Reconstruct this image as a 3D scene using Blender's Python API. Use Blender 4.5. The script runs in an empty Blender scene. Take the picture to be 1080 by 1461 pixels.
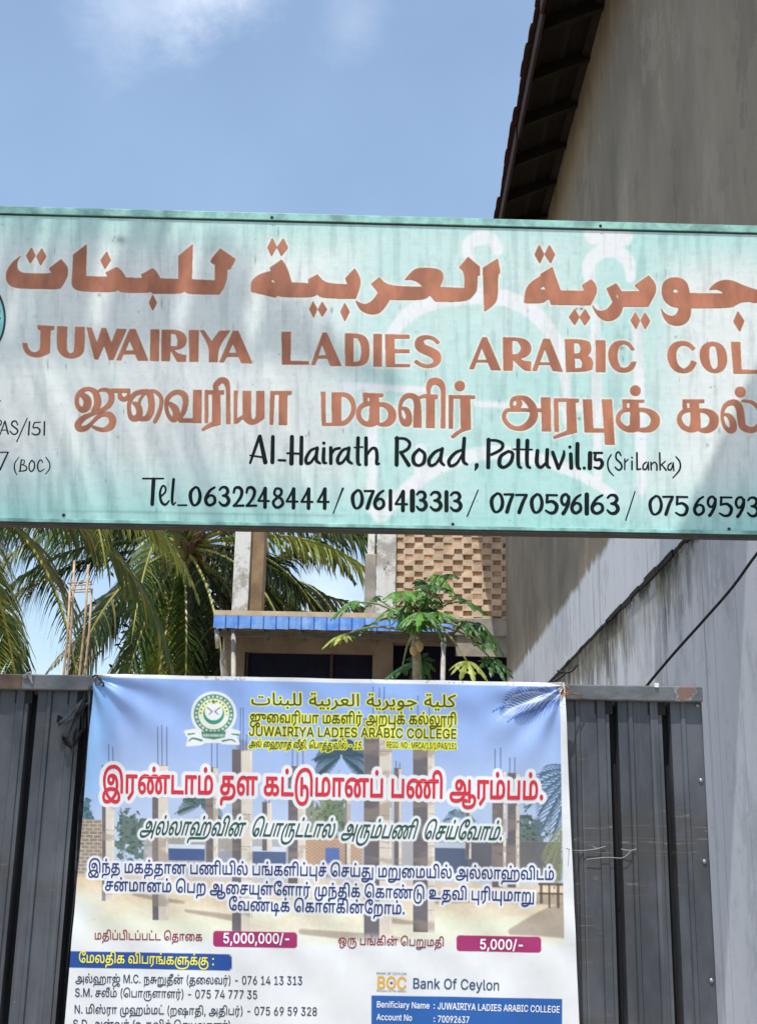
import bpy, bmesh, math, random
import numpy as np
from mathutils import Vector, Matrix
from mathutils.geometry import tessellate_polygon

# ------------------------------------------------------------------ camera, world, sun
S = bpy.context.scene
COL = S.collection
EYE = Vector((0.0, 0.0, 1.55))
PITCH, ROLL, FPX = math.radians(15.8), math.radians(1.06), 1800.0
_r0 = Vector((1, 0, 0)); _u0 = Vector((0, -math.sin(PITCH), math.cos(PITCH))); FW = Vector((0, math.cos(PITCH), math.sin(PITCH)))
RT = _r0 * math.cos(ROLL) + _u0 * math.sin(ROLL)
UP = _u0 * math.cos(ROLL) - _r0 * math.sin(ROLL)
cd = bpy.data.cameras.new('camera'); cam = bpy.data.objects.new('camera', cd); COL.objects.link(cam)
cd.sensor_fit = 'HORIZONTAL'; cd.sensor_width = 36; cd.lens = 36 * FPX / 1080; cd.clip_start = 0.05; cd.clip_end = 2000
M = Matrix.Identity(4)
for i in range(3):
    M[i][0], M[i][1], M[i][2], M[i][3] = RT[i], UP[i], -FW[i], EYE[i]
cam.matrix_world = M
S.camera = cam

SUN_EL, SUN_AZ = math.radians(67), math.radians(19.6)      # the sun stands behind the viewer, a little to the left
SD = Vector((math.cos(SUN_EL) * math.sin(SUN_AZ), math.cos(SUN_EL) * math.cos(SUN_AZ), -math.sin(SUN_EL)))   # the way light travels
sl = bpy.data.lights.new('sun', 'SUN'); sl.energy = 3.6; sl.angle = math.radians(0.53); sl.color = (1.0, 0.97, 0.925)
so = bpy.data.objects.new('sun', sl); COL.objects.link(so); so.location = (-3, -8, 14)
so.rotation_euler = SD.to_track_quat('-Z', 'Y').to_euler()

def raydir(px, py):
    return (FW + RT * ((px - 540) / FPX) - UP * ((py - 730.5) / FPX)).normalized()

W = bpy.data.worlds.new('World'); S.world = W; W.use_nodes = True
nt = W.node_tree; N = nt.nodes; L = nt.links
bg = N['Background']
sky = N.new('ShaderNodeTexSky'); sky.sky_type = 'NISHITA'; sky.sun_disc = False
sky.sun_elevation = SUN_EL; sky.sun_rotation = math.radians(180) + SUN_AZ
sky.air_density = 1.3; sky.dust_density = 1.2; sky.ozone_density = 2.2
tc = N.new('ShaderNodeTexCoord')
def cloud(px, py, size, seed, amount):
    d = raydir(px, py)
    sub = N.new('ShaderNodeVectorMath'); sub.operation = 'DISTANCE'; sub.inputs[1].default_value = d
    L.new(tc.outputs['Generated'], sub.inputs[0])
    no = N.new('ShaderNodeTexNoise'); no.inputs['Scale'].default_value = 13; no.inputs['Detail'].default_value = 8; no.inputs['Roughness'].default_value = .66
    mp = N.new('ShaderNodeMapping'); mp.inputs['Location'].default_value = (seed, seed * .7, 0); mp.inputs['Scale'].default_value = (1, 1, 1.5)
    L.new(tc.outputs['Generated'], mp.inputs['Vector']); L.new(mp.outputs[0], no.inputs['Vector'])
    mr = N.new('ShaderNodeMapRange'); mr.inputs[1].default_value = 0; mr.inputs[2].default_value = size; mr.inputs[3].default_value = .62; mr.inputs[4].default_value = -.35
    L.new(sub.outputs['Value'], mr.inputs[0])
    ad = N.new('ShaderNodeMath'); ad.operation = 'ADD'; L.new(mr.outputs[0], ad.inputs[0]); L.new(no.outputs['Fac'], ad.inputs[1])
    m2 = N.new('ShaderNodeMapRange'); m2.interpolation_type = 'SMOOTHSTEP'; m2.inputs[1].default_value = .52; m2.inputs[2].default_value = 1.25; m2.inputs[3].default_value = 0; m2.inputs[4].default_value = amount
    L.new(ad.outputs[0], m2.inputs[0])
    return m2.outputs[0]
prev = sky.outputs[0]
hz = N.new('ShaderNodeTexNoise'); hz.inputs['Scale'].default_value = 3.2; hz.inputs['Detail'].default_value = 5
L.new(tc.outputs['Generated'], hz.inputs['Vector'])
hzr = N.new('ShaderNodeMapRange'); hzr.inputs[1].default_value = .4; hzr.inputs[2].default_value = .75; hzr.inputs[3].default_value = .10; hzr.inputs[4].default_value = .2
L.new(hz.outputs['Fac'], hzr.inputs[0])
mxh = N.new('ShaderNodeMixRGB'); L.new(hzr.outputs[0], mxh.inputs[0]); L.new(prev, mxh.inputs[1]); mxh.inputs[2].default_value = (5.8, 7.8, 10.2, 1); prev = mxh.outputs[0]
for a in ((300, -25, .10, 3.1, .5), (190, 20, .10, 5.2, .25), (505, 30, .06, 9.4, .13), (60, 1000, .15, 1.3, .1), (470, 870, .1, 2.3, .4)):
    f = cloud(*a); mx = N.new('ShaderNodeMixRGB'); L.new(f, mx.inputs[0]); L.new(prev, mx.inputs[1]); mx.inputs[2].default_value = (8.4, 8.8, 9.6, 1); prev = mx.outputs[0]
L.new(prev, bg.inputs['Color']); bg.inputs['Strength'].default_value = 0.136

S.view_settings.view_transform = 'Standard'; S.view_settings.look = 'None'; S.view_settings.gamma = 1; S.view_settings.use_curve_mapping = False
S.view_settings.exposure = 0.29
S.cycles.max_bounces = 6; S.cycles.diffuse_bounces = 3; S.cycles.transparent_max_bounces = 8

# ------------------------------------------------------------------ helpers
random.seed(11); RNG = np.random.default_rng(5)
def on_y(px, py, Y):
    d = raydir(px, py); return EYE + d * ((Y - EYE.y) / d.y)
def on_x(px, py, X):
    d = raydir(px, py); return EYE + d * ((X - EYE.x) / d.x)
def on_plane(px, py, p, n):
    d = raydir(px, py); return EYE + d * ((p - EYE).dot(n) / d.dot(n))
def rays_np(P):
    f = np.array(FW); r = np.array(RT); u = np.array(UP)
    return f + r * ((P[:, :1] - 540) / FPX) - u * ((P[:, 1:2] - 730.5) / FPX)

def lin(c):
    c = np.asarray(c, float) / 255.0
    return np.where(c <= .04045, c / 12.92, ((c + .055) / 1.055) ** 2.4)
def L3(r, g, b): return tuple(lin((r, g, b)))

def link(o, parent=None):
    COL.objects.link(o)
    if parent is not None:
        o.parent = parent; o.matrix_parent_inverse = Matrix.Translation(-world_loc(parent))
    return o
def world_loc(o):
    v = Vector(o.location)
    if o.parent is not None and o.type == 'EMPTY': v = v
    return v if o.type == 'EMPTY' else Vector((0, 0, 0))
def thing(name, label, cat, loc, group=None):
    o = bpy.data.objects.new(name, None); o.empty_display_size = .1; COL.objects.link(o); o.location = loc
    o['label'] = label; o['category'] = cat
    if group: o['group'] = group
    return o
def tag(o, label, cat, group=None):
    o['label'] = label; o['category'] = cat
    if group: o['group'] = group
    return o

class MB:
    """collects vertices and faces for one mesh"""
    def __init__(s): s.v = []; s.f = []; s.c = []
    def add(s, vs, fs, col=None):
        k = len(s.v); s.v += [tuple(v) for v in vs]; s.f += [tuple(i + k for i in f) for f in fs]
        s.c += [col if col is not None else (1, 1, 1)] * len(vs)
    def box(s, a, b, col=None, jig=0):
        x0, y0, z0 = a; x1, y1, z1 = b
        vs = [(x0, y0, z0), (x1, y0, z0), (x1, y1, z0), (x0, y1, z0), (x0, y0, z1), (x1, y0, z1), (x1, y1, z1), (x0, y1, z1)]
        if jig: vs = [tuple(c + random.uniform(-jig, jig) for c in v) for v in vs]
        s.add(vs, [(0, 3, 2, 1), (4, 5, 6, 7), (0, 1, 5, 4), (1, 2, 6, 5), (2, 3, 7, 6), (3, 0, 4, 7)], col)
    def obox(s, p, q, w, h, up=Vector((0, 0, 1)), col=None):
        p = Vector(p); q = Vector(q); d = (q - p).normalized(); sd = d.cross(up).normalized(); u = sd.cross(d)
        vs = []
        for e in (p, q):
            for a, b in ((-1, -1), (1, -1), (1, 1), (-1, 1)): vs.append(e + sd * a * w / 2 + u * b * h / 2)
        s.add(vs, [(3, 2, 1, 0), (4, 5, 6, 7), (0, 1, 5, 4), (1, 2, 6, 5), (2, 3, 7, 6), (3, 0, 4, 7)], col)
    def tube(s, pts, rads, n=8, col=None, cap=True):
        pts = [Vector(p) for p in pts]
        if not hasattr(rads, '__len__'): rads = [rads] * len(pts)
        vs = []; fs = []; ref = Vector((.31, .2, .93)).normalized()
        for i, p in enumerate(pts):
            d = (pts[min(i + 1, len(pts) - 1)] - pts[max(i - 1, 0)]).normalized()
            a = d.cross(ref)
            if a.length < .05: a = d.cross(Vector((1, 0, 0)))
            a.normalize(); b = d.cross(a)
            for k in range(n):
                t = 2 * math.pi * k / n; vs.append(p + (a * math.cos(t) + b * math.sin(t)) * rads[i])
        for i in range(len(pts) - 1):
            for k in range(n): fs.append((i * n + k, i * n + (k + 1) % n, (i + 1) * n + (k + 1) % n, (i + 1) * n + k))
        if cap: fs.append(tuple(range(n - 1, -1, -1))); fs.append(tuple((len(pts) - 1) * n + k for k in range(n)))
        s.add(vs, fs, col)
    def sphere(s, c, r, col=None, n=8, m=5):
        vs = []; fs = []; c = Vector(c); r = Vector(r) if hasattr(r, '__len__') else Vector((r, r, r))
        for i in range(m + 1):
            t = math.pi * i / m
            for k in range(n):
                a = 2 * math.pi * k / n; vs.append(c + Vector((r.x * math.sin(t) * math.cos(a), r.y * math.sin(t) * math.sin(a), r.z * math.cos(t))))
        for i in range(m):
            for k in range(n): fs.append((i * n + k, (i + 1) * n + k, (i + 1) * n + (k + 1) % n, i * n + (k + 1) % n))
        s.add(vs, fs, col)
    def build(s, name, mat, parent=None, smooth=False, bevel=0):
        me = bpy.data.meshes.new(name); me.from_pydata(s.v, [], s.f)
        ca = me.color_attributes.new('Col', 'FLOAT_COLOR', 'POINT')
        arr = np.ones((len(s.v), 4), np.float32); arr[:, :3] = np.array(s.c, np.float32).reshape(-1, 3); ca.data.foreach_set('color', arr.ravel())
        me.materials.append(mat)
        if smooth: me.polygons.foreach_set('use_smooth', [True] * len(me.polygons))
        me.validate(); me.update()
        o = bpy.data.objects.new(name, me); link(o, parent)
        if bevel:
            b = o.modifiers.new('bevel', 'BEVEL'); b.width = bevel; b.segments = 2; b.limit_method = 'ANGLE'
        return o

def grid_mesh(name, V, nx, ny, cols, mat, parent, smooth=True):
    """V (ny*nx,3) row-major"""
    me = bpy.data.meshes.new(name)
    idx = np.arange(nx * ny).reshape(ny, nx)
    q = np.stack([idx[:-1, :-1], idx[1:, :-1], idx[1:, 1:], idx[:-1, 1:]], -1).reshape(-1, 4)
    me.vertices.add(nx * ny); me.vertices.foreach_set('co', V.astype(np.float32).ravel())
    me.loops.add(q.size); me.loops.foreach_set('vertex_index', q.astype(np.int32).ravel())
    me.polygons.add(len(q)); me.polygons.foreach_set('loop_start', np.arange(0, q.size, 4, dtype=np.int32))
    me.update(calc_edges=True)
    me.polygons.foreach_set('use_smooth', np.full(len(q), smooth))
    ca = me.color_attributes.new('Col', 'FLOAT_COLOR', 'POINT')
    a = np.ones((nx * ny, 4), np.float32); a[:, :3] = cols; ca.data.foreach_set('color', a.ravel())
    me.materials.append(mat)
    o = bpy.data.objects.new(name, me); link(o, parent); return o

# ------------------------------------------------------------------ materials
class NB:
    def __init__(s, name):
        s.m = bpy.data.materials.new(name); s.m.use_nodes = True; s.t = s.m.node_tree; s.n = s.t.nodes; s.l = s.t.links
        s.b = s.n['Principled BSDF']; s.co = s.n.new('ShaderNodeTexCoord').outputs['Object']
    def noise(s, scale=5, detail=6, rough=.6, vec=(1, 1, 1), off=(0, 0, 0)):
        mp = s.n.new('ShaderNodeMapping'); mp.inputs['Scale'].default_value = vec; mp.inputs['Location'].default_value = off; s.l.new(s.co, mp.inputs['Vector'])
        n = s.n.new('ShaderNodeTexNoise'); n.inputs['Scale'].default_value = scale; n.inputs['Detail'].default_value = detail; n.inputs['Roughness'].default_value = rough
        s.l.new(mp.outputs[0], n.inputs['Vector']); return n.outputs['Fac']
    def ramp(s, x, a, b, lo=0., hi=1., smooth=True):
        r = s.n.new('ShaderNodeMapRange'); r.interpolation_type = 'SMOOTHSTEP' if smooth else 'LINEAR'
        for i, v in enumerate((a, b, lo, hi)): r.inputs[i + 1].default_value = v
        s.l.new(x, r.inputs[0]); return r.outputs[0]
    def math(s, op, a, b):
        r = s.n.new('ShaderNodeMath'); r.operation = op
        for i, v in enumerate((a, b)):
            if hasattr(v, 'is_linked'): s.l.new(v, r.inputs[i])
            else: r.inputs[i].default_value = v
        return r.outputs[0]
    def mix(s, f, a, b, mode='MIX'):
        r = s.n.new('ShaderNodeMixRGB'); r.blend_type = mode
        for i, v in enumerate((f, a, b)):
            if hasattr(v, 'is_linked'): s.l.new(v, r.inputs[i])
            elif i == 0: r.inputs[0].default_value = v
            else: r.inputs[i].default_value = (*v, 1)
        return r.outputs[0]
    def attr(s): a = s.n.new('ShaderNodeAttribute'); a.attribute_name = 'Col'; return a.outputs['Color']
    def sep(s):
        x = s.n.new('ShaderNodeSeparateXYZ'); s.l.new(s.co, x.inputs[0]); return x.outputs
    def bump(s, h, strength=.3, dist=.01):
        b = s.n.new('ShaderNodeBump'); b.inputs['Strength'].default_value = strength; b.inputs['Distance'].default_value = dist
        s.l.new(h, b.inputs['Height']); s.l.new(b.outputs[0], s.b.inputs['Normal'])
    def done(s, col, rough=.6, metal=0, spec=.5):
        for v, k in ((col, 'Base Color'), (rough, 'Roughness'), (metal, 'Metallic'), (spec, 'Specular IOR Level')):
            if hasattr(v, 'is_linked'): s.l.new(v, s.b.inputs[k])
            else: s.b.inputs[k].default_value = (*v, 1) if k == 'Base Color' else v
        return s.m
def plain(name, col, rough=.6, metal=0, var=.25, scale=8, bump=0, vec=(1, 1, 1), spec=.4):
    b = NB(name); n = b.noise(scale, vec=vec)
    d = tuple(c * (1 - var) for c in col); h = tuple(min(1, c * (1 + var * .7)) for c in col)
    c = b.mix(b.ramp(n, .3, .7), d, h)
    if bump: b.bump(n, bump)
    return b.done(c, rough, metal, spec)
def attr_mat(name, rough=.5, var=.15, scale=6, spec=.4, trans=0, bump=0, vec=(1, 1, 1)):
    b = NB(name); n = b.noise(scale, vec=vec)
    g = b.ramp(n, .25, .75, 1 - var, 1 + var * .5)
    cc = b.n.new('ShaderNodeCombineXYZ')
    for i in range(3): b.l.new(g, cc.inputs[i])
    c = b.mix(1.0, b.attr(), cc.outputs[0], 'MULTIPLY')
    m = b.done(c, rough, 0, spec)
    if bump: b.bump(n, bump)
    if trans:
        tr = b.n.new('ShaderNodeBsdfTranslucent'); b.l.new(c, tr.inputs['Color'])
        mx = b.n.new('ShaderNodeMixShader'); mx.inputs[0].default_value = trans
        out = b.n['Material Output']
        b.l.new(b.b.outputs[0], mx.inputs[1]); b.l.new(tr.outputs[0], mx.inputs[2]); b.l.new(mx.outputs[0], out.inputs['Surface'])
    return m

# ------------------------------------------------------------------ lettering helpers
def smooth_poly(p, it=2, lim=48):
    for _ in range(it):
        q = []; n = len(p)
        for i in range(n):
            a = np.array(p[i - 1], float); b = np.array(p[i], float); c = np.array(p[(i + 1) % n], float)
            u = b - a; v = c - b; lu = np.hypot(*u); lv = np.hypot(*v)
            if lu < 1e-6 or lv < 1e-6: continue
            ang = math.degrees(math.acos(max(-1, min(1, float(u @ v) / lu / lv))))
            if ang < 4 or ang > lim: q.append(tuple(b))
            else: q.append(tuple(b - u * .25)); q.append(tuple(b + v * .25))
        p = q
    return p
def catmull(pts, n=6, closed=False):
    P = np.array(pts, float); out = []
    m = len(P); rng = m if closed else m - 1
    for i in range(rng):
        if closed: a, b, c, d = P[(i - 1) % m], P[i], P[(i + 1) % m], P[(i + 2) % m]
        else: a, b, c, d = P[max(i - 1, 0)], P[i], P[i + 1], P[min(i + 2, m - 1)]
        for k in range(n):
            t = k / n
            out.append(.5 * ((2 * b) + (c - a) * t + (2 * a - 5 * b + 4 * c - d) * t * t + (3 * b - a - 3 * c + d) * t ** 3))
    if not closed: out.append(P[-1])
    return np.array(out)
class Letters:
    """flat lettering gathered in picture-plan units, later laid on its board"""
    def __init__(s): s.tris = []; s.lift = 0
    def tri(s, pts, faces, lift=None):
        s.tris.append((np.array(pts, float), faces, s.lift if lift is None else lift)); s.lift = (s.lift + 1) % 40
    def poly(s, contours):
        vs = [[Vector((x, y, 0)) for x, y in c] for c in contours]
        flat = [p for c in contours for p in c]
        s.tri(flat, tessellate_polygon(vs))
    def glyph(s, contours):
        ar = [sum(c[i - 1][0] * c[i][1] - c[i][0] * c[i - 1][1] for i in range(len(c))) for c in contours]
        big = max(ar, key=abs)
        outs = [[c] for c, a in zip(contours, ar) if a * big > 0]
        for c, a in zip(contours, ar):
            if a * big > 0: continue
            x, y = c[0]; best = None
            for o in outs:
                q = o[0]; ins = False
                for i in range(len(q)):
                    (xa, ya), (xb, yb) = q[i - 1], q[i]
                    if (ya > y) != (yb > y) and x < xa + (xb - xa) * (y - ya) / (yb - ya): ins = not ins
                if ins and (best is None or len(q) < len(best[0])): best = o
            (best or outs[0]).append(c)
        for o in outs: s.poly(o)
    def stroke(s, pts, cap=True, smooth=True):
        P = catmull(pts) if (smooth and len(pts) > 2) else np.array(pts, float)
        xy = P[:, :2]; w = P[:, 2]
        d = np.gradient(xy, axis=0) if len(xy) > 2 else np.array([xy[1] - xy[0]] * 2)
        l = np.hypot(d[:, 0], d[:, 1]); l[l < 1e-6] = 1; d = d / l[:, None]; nrm = np.stack([-d[:, 1], d[:, 0]], 1)
        A = xy + nrm * w[:, None] / 2; B = xy - nrm * w[:, None] / 2
        n = len(xy)
        for i in range(n - 1):
            s.tris.append((np.array([A[i], A[i + 1], B[i + 1], B[i]]), [(0, 1, 2), (0, 2, 3)], s.lift + i * .25))
        if cap:
            for i, sg in ((0, -1), (n - 1, 1)):
                r = w[i] / 2; an = [math.pi * k / 8 - math.pi / 2 for k in range(9)]
                pts2 = [xy[i]] + [xy[i] + r * (sg * d[i] * math.cos(a) + nrm[i] * math.sin(a)) for a in an]
                s.tris.append((np.array(pts2), [(0, k, k + 1) for k in range(1, 9)], s.lift + i * .25 + .1))
        s.lift = (s.lift + 3) % 40
    def disc(s, x, y, r):
        s.tri([(x, y)] + [(x + r * math.cos(a * math.pi / 10), y + r * math.sin(a * math.pi / 10)) for a in range(20)], [(0, k, k % 20 + 1) for k in range(1, 21)])
    def mask(s, im, x0, y0, ss):
        """fill the letters into a raster with origin x0,y0 and ss samples a unit"""
        H, Wd = im.shape
        for P, F, _ in s.tris:
            for f in F:
                t = (P[list(f)] - (x0, y0)) * ss
                a0 = np.maximum(np.floor(t.min(0)).astype(int), 0); a1 = np.minimum(np.ceil(t.max(0)).astype(int) + 1, (Wd, H))
                if a1[0] <= a0[0] or a1[1] <= a0[1]: continue
                xx, yy = np.meshgrid(np.arange(a0[0], a1[0]) + .5, np.arange(a0[1], a1[1]) + .5)
                e = [(t[(k + 1) % 3][0] - t[k][0]) * (yy - t[k][1]) - (t[(k + 1) % 3][1] - t[k][1]) * (xx - t[k][0]) for k in range(3)]
                ins = ((e[0] >= 0) & (e[1] >= 0) & (e[2] >= 0)) | ((e[0] <= 0) & (e[1] <= 0) & (e[2] <= 0))
                im[a0[1]:a1[1], a0[0]:a1[0]] |= ins
    def build(s, name, mat, parent, put):
        """put(array of plan points, lift) -> array of 3D points"""
        m = MB()
        for P, F, lf in s.tris:
            V = put(P, lf)
            fs = []
            for f in F:
                a, b, c = (P[i] for i in f)
                cr = (b[0] - a[0]) * (c[1] - a[1]) - (b[1] - a[1]) * (c[0] - a[0])
                fs.append(f if cr < 0 else (f[0], f[2], f[1]))     # plan y runs down: keep fronts towards the street
            m.add(V, [tuple(reversed(f)) if False else f for f in fs])
        return m.build(name, mat, parent)

def build_by(Lt, key, name, mat, parent, put):
    """one part a word or line: letters sorted by the number that key gives for their middle"""
    sets = {}
    for tr in Lt.tris:
        c = (tr[0].min(0) + tr[0].max(0)) / 2; sets.setdefault(key(c[0], c[1]), Letters()).tris.append(tr)
    for k in sorted(sets): sets[k].build(name, mat, parent, put)
def cuts(*xs): return lambda x, y: sum(x > c for c in xs)
def blur(a, r):
    if r <= 0: return a
    k = np.exp(-np.arange(-int(3 * r + 1), int(3 * r + 1) + 1) ** 2 / (2 * r * r)); k /= k.sum()
    h = len(k) // 2
    out = np.zeros_like(a, dtype=float); p = np.pad(a.astype(float), ((h, h), (0, 0)), mode='edge')
    for i, w in enumerate(k): out += w * p[i:i + a.shape[0]]
    p = np.pad(out, ((0, 0), (h, h)), mode='edge'); out2 = np.zeros_like(out)
    for i, w in enumerate(k): out2 += w * p[:, i:i + a.shape[1]]
    return out2
def dilate(m, r):
    ri = int(math.ceil(r)); out = m.copy(); H, Wd = m.shape
    for dy in range(-ri, ri + 1):
        w = r * r - dy * dy
        if w < 0: continue
        w = int(math.sqrt(w))
        # running OR over a row by cumulative sum
        src = np.zeros_like(m)
        if dy >= 0: src[dy:] = m[:H - dy] if dy else m
        else: src[:dy] = m[-dy:]
        c = np.cumsum(np.pad(src.astype(np.int32), ((0, 0), (w + 1, w))), 1)
        out |= (c[:, 2 * w + 1:] - c[:, :-2 * w - 1]) > 0
    return out
def sample(im, x, y):
    H, Wd = im.shape[:2]
    x = np.clip(x, 0, Wd - 1.001); y = np.clip(y, 0, H - 1.001); i = x.astype(int); j = y.astype(int); fx = x - i; fy = y - j
    if im.ndim == 3: fx = fx[:, None]; fy = fy[:, None]
    return (im[j, i] * (1 - fx) + im[j, i + 1] * fx) * (1 - fy) + (im[j + 1, i] * (1 - fx) + im[j + 1, i + 1] * fx) * fy
def vnoise(shape, cell, seed, octs=4, aniso=(1, 1)):
    """smooth value noise 0..1 on a raster"""
    r = np.random.default_rng(seed); H, Wd = shape; out = np.zeros(shape); amp = 1; tot = 0
    for o in range(octs):
        cx = max(1.5, cell * aniso[0] / 2 ** o); cy = max(1.5, cell * aniso[1] / 2 ** o)
        g = r.random((int(H / cy) + 3, int(Wd / cx) + 3))
        yy, xx = np.meshgrid(np.arange(H) / cy, np.arange(Wd) / cx, indexing='ij')
        i = xx.astype(int); j = yy.astype(int); fx = xx - i; fy = yy - j; fx = fx * fx * (3 - 2 * fx); fy = fy * fy * (3 - 2 * fy)
        out += amp * ((g[j, i] * (1 - fx) + g[j, i + 1] * fx) * (1 - fy) + (g[j + 1, i] * (1 - fx) + g[j + 1, i + 1] * fx) * fy)
        tot += amp; amp *= .55
    return out / tot
# ------------------------------------------------------------------ ground
m_ground = plain('sandy_ground', L3(176, 156, 128), .9, 0, .3, .8, .4)
m = MB(); m.add([(-300, -100, 0), (300, -100, 0), (300, 500, 0), (-300, 500, 0)], [(0, 1, 2, 3)]); g = m.build('ground', m_ground); g['kind'] = 'structure'
m = MB(); m.add([(-300, -8, .004), (300, -8, .004), (300, 3.2, .004), (-300, 3.2, .004)], [(0, 1, 2, 3)]); g = m.build('road', plain('road_concrete', L3(150, 146, 138), .9, 0, .2, 3, .3)); g['kind'] = 'structure'

# ------------------------------------------------------------------ plastered building on the right
XW, YB0, YB1 = 1.6, 4.33, on_x(722, 860, 1.6).y
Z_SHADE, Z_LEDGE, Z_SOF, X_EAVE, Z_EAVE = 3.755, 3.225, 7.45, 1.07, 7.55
b = NB('side_wall_plaster'); s = b.sep(); z = s[2]
run = b.noise(1, 9, .72, (1.7, 1.7, .5)); streak = b.noise(1, 8, .7, (2.2, 2.2, .4)); patch = b.noise(1.1, 9, .75, (1, 1, .6), (9, 1, 3)); fine = b.noise(6, 6, .65); big = b.noise(.55, 4, .6, (1, 1, .6)); rag = b.noise(1, 5, .7, (7, 7, 1.2), (3, 2, 1))
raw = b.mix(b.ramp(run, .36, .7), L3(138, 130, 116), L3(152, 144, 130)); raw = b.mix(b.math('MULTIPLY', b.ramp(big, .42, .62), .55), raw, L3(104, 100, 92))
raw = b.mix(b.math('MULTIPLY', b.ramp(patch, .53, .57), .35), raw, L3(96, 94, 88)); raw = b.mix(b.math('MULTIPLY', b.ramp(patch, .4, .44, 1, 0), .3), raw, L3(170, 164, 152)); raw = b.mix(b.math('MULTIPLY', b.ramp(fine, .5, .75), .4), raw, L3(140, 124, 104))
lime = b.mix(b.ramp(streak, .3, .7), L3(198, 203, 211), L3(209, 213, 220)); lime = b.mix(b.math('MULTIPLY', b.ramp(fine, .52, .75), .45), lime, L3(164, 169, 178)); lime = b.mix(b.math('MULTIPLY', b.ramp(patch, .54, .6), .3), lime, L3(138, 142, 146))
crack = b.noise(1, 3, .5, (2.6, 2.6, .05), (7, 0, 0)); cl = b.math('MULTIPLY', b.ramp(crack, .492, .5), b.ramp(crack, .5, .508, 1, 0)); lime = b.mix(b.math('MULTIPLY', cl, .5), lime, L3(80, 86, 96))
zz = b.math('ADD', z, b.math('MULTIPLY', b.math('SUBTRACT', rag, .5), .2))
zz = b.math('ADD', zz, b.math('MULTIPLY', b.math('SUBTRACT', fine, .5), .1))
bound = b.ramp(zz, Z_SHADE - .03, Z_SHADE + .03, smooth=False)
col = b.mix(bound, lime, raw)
# black mould running down from the ledge
drip = b.noise(1, 8, .75, (7, 7, 1.6), (1, 5, 2)); reach = b.math('ADD', .16, b.math('MULTIPLY', b.ramp(drip, .3, .7), .75))
below = b.math('SUBTRACT', Z_LEDGE, z); dm = b.ramp(b.math('DIVIDE', below, reach), .2, 1.0, 1, 0)
dm = b.math('MULTIPLY', dm, b.ramp(below, -.01, .0)); pres = b.ramp(b.noise(1, 3, .5, (1.1, 1.1, .2), (4, 4, 0)), .3, .5, .45, 1)
yw = b.math('MULTIPLY', b.ramp(s[1], 5.2, 7.0), 1.0)
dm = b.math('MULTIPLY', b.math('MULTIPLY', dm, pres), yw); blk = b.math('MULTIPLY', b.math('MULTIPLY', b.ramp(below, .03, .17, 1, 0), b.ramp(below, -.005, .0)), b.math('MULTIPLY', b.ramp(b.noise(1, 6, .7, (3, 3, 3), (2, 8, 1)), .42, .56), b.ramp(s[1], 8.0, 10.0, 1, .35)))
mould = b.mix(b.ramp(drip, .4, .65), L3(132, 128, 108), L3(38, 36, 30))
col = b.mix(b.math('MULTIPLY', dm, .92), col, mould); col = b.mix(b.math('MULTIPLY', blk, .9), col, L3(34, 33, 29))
b.bump(fine, .25, .01)
m_side = b.done(col, .85, 0, .2)
PB = thing('plastered_building', 'tall plastered building with streaked bare side wall, dark tiled eave and mould-stained ledge', 'building', (4, 10, 0))
m = MB(); m.box((XW, YB0, 0), (6.5, YB1, Z_SOF + .35)); m.v = [(x, y, z_ + (.45 * (x - XW) if z_ > 1 else 0)) for x, y, z_ in m.v]; m.build('wall', m_side, PB)
m_led = plain('ledge_mould', L3(30, 30, 27), .9, 0, .6, 9, .5, (1, 2, 1))
m = MB(); y = YB0 + .9
while y < YB1 - .05:
    y2 = min(YB1, y + random.uniform(.12, .3)); t_ = random.uniform(.006, .022) * (1.3 if y < 9 else .8); m.box((XW - random.uniform(.006, .018), y, Z_LEDGE - t_ + random.uniform(-.004, .004)), (XW + .02, y2, Z_LEDGE + t_ * .6)); y = y2
m.build('ledge', m_led, PB)
# roof: tiles on battens and rafters, dark from below
m_tile = plain('roof_tile', L3(70, 44, 36), .85, 0, .4, 6, .3)
m_wood = plain('rafter_wood', L3(26, 18, 15), .8, 0, .4, 10, .2, (1, .2, 1))
def zr(x): return Z_EAVE + .45 * (x - X_EAVE)
m = MB(); rows = 0; pitch = .21; YR0, YR1 = YB0 - .9, YB1 + .35
ny = int((YR1 - YR0) / pitch)
for r in range(14):
    x0 = X_EAVE + r * .3; x1 = x0 + .36
    for k in range(ny):
        if r > 3 and k > 20 and False: continue
        y = YR0 + k * pitch; jz = random.uniform(-.006, .006); jx = random.uniform(-.014, .014); n = 6; vs = []; fs = []
        for (xa, lift) in ((x0 + jx, .018), (x1 + jx, .0)):
            for lay in (0, .016):
                for i in range(n + 1):
                    u = i / n; h = .03 * math.sin(u * math.pi) if u < .8 else .03 * math.sin(.8 * math.pi) * (1 - u) / .2
                    vs.append((xa, y + u * pitch * 1.03, zr(xa) + .05 + lift + jz + h + lay))
        w = n + 1
        for i in range(n): fs += [(i, i + 1, 2 * w + i + 1, 2 * w + i), (w + i, 3 * w + i, 3 * w + i + 1, w + i + 1), (i, w + i, w + i + 1, i + 1)]
        m.add(vs, fs)
RF = m.build('roof', m_tile, PB)
m = MB(); m.add([(X_EAVE + .03, YR0, zr(X_EAVE) + .045), (5.2, YR0, zr(5.17) + .045), (5.2, YR1, zr(5.17) + .045), (X_EAVE + .03, YR1, zr(X_EAVE) + .045)], [(0, 1, 2, 3)]); m.build('sarking', m_wood, RF)
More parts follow.
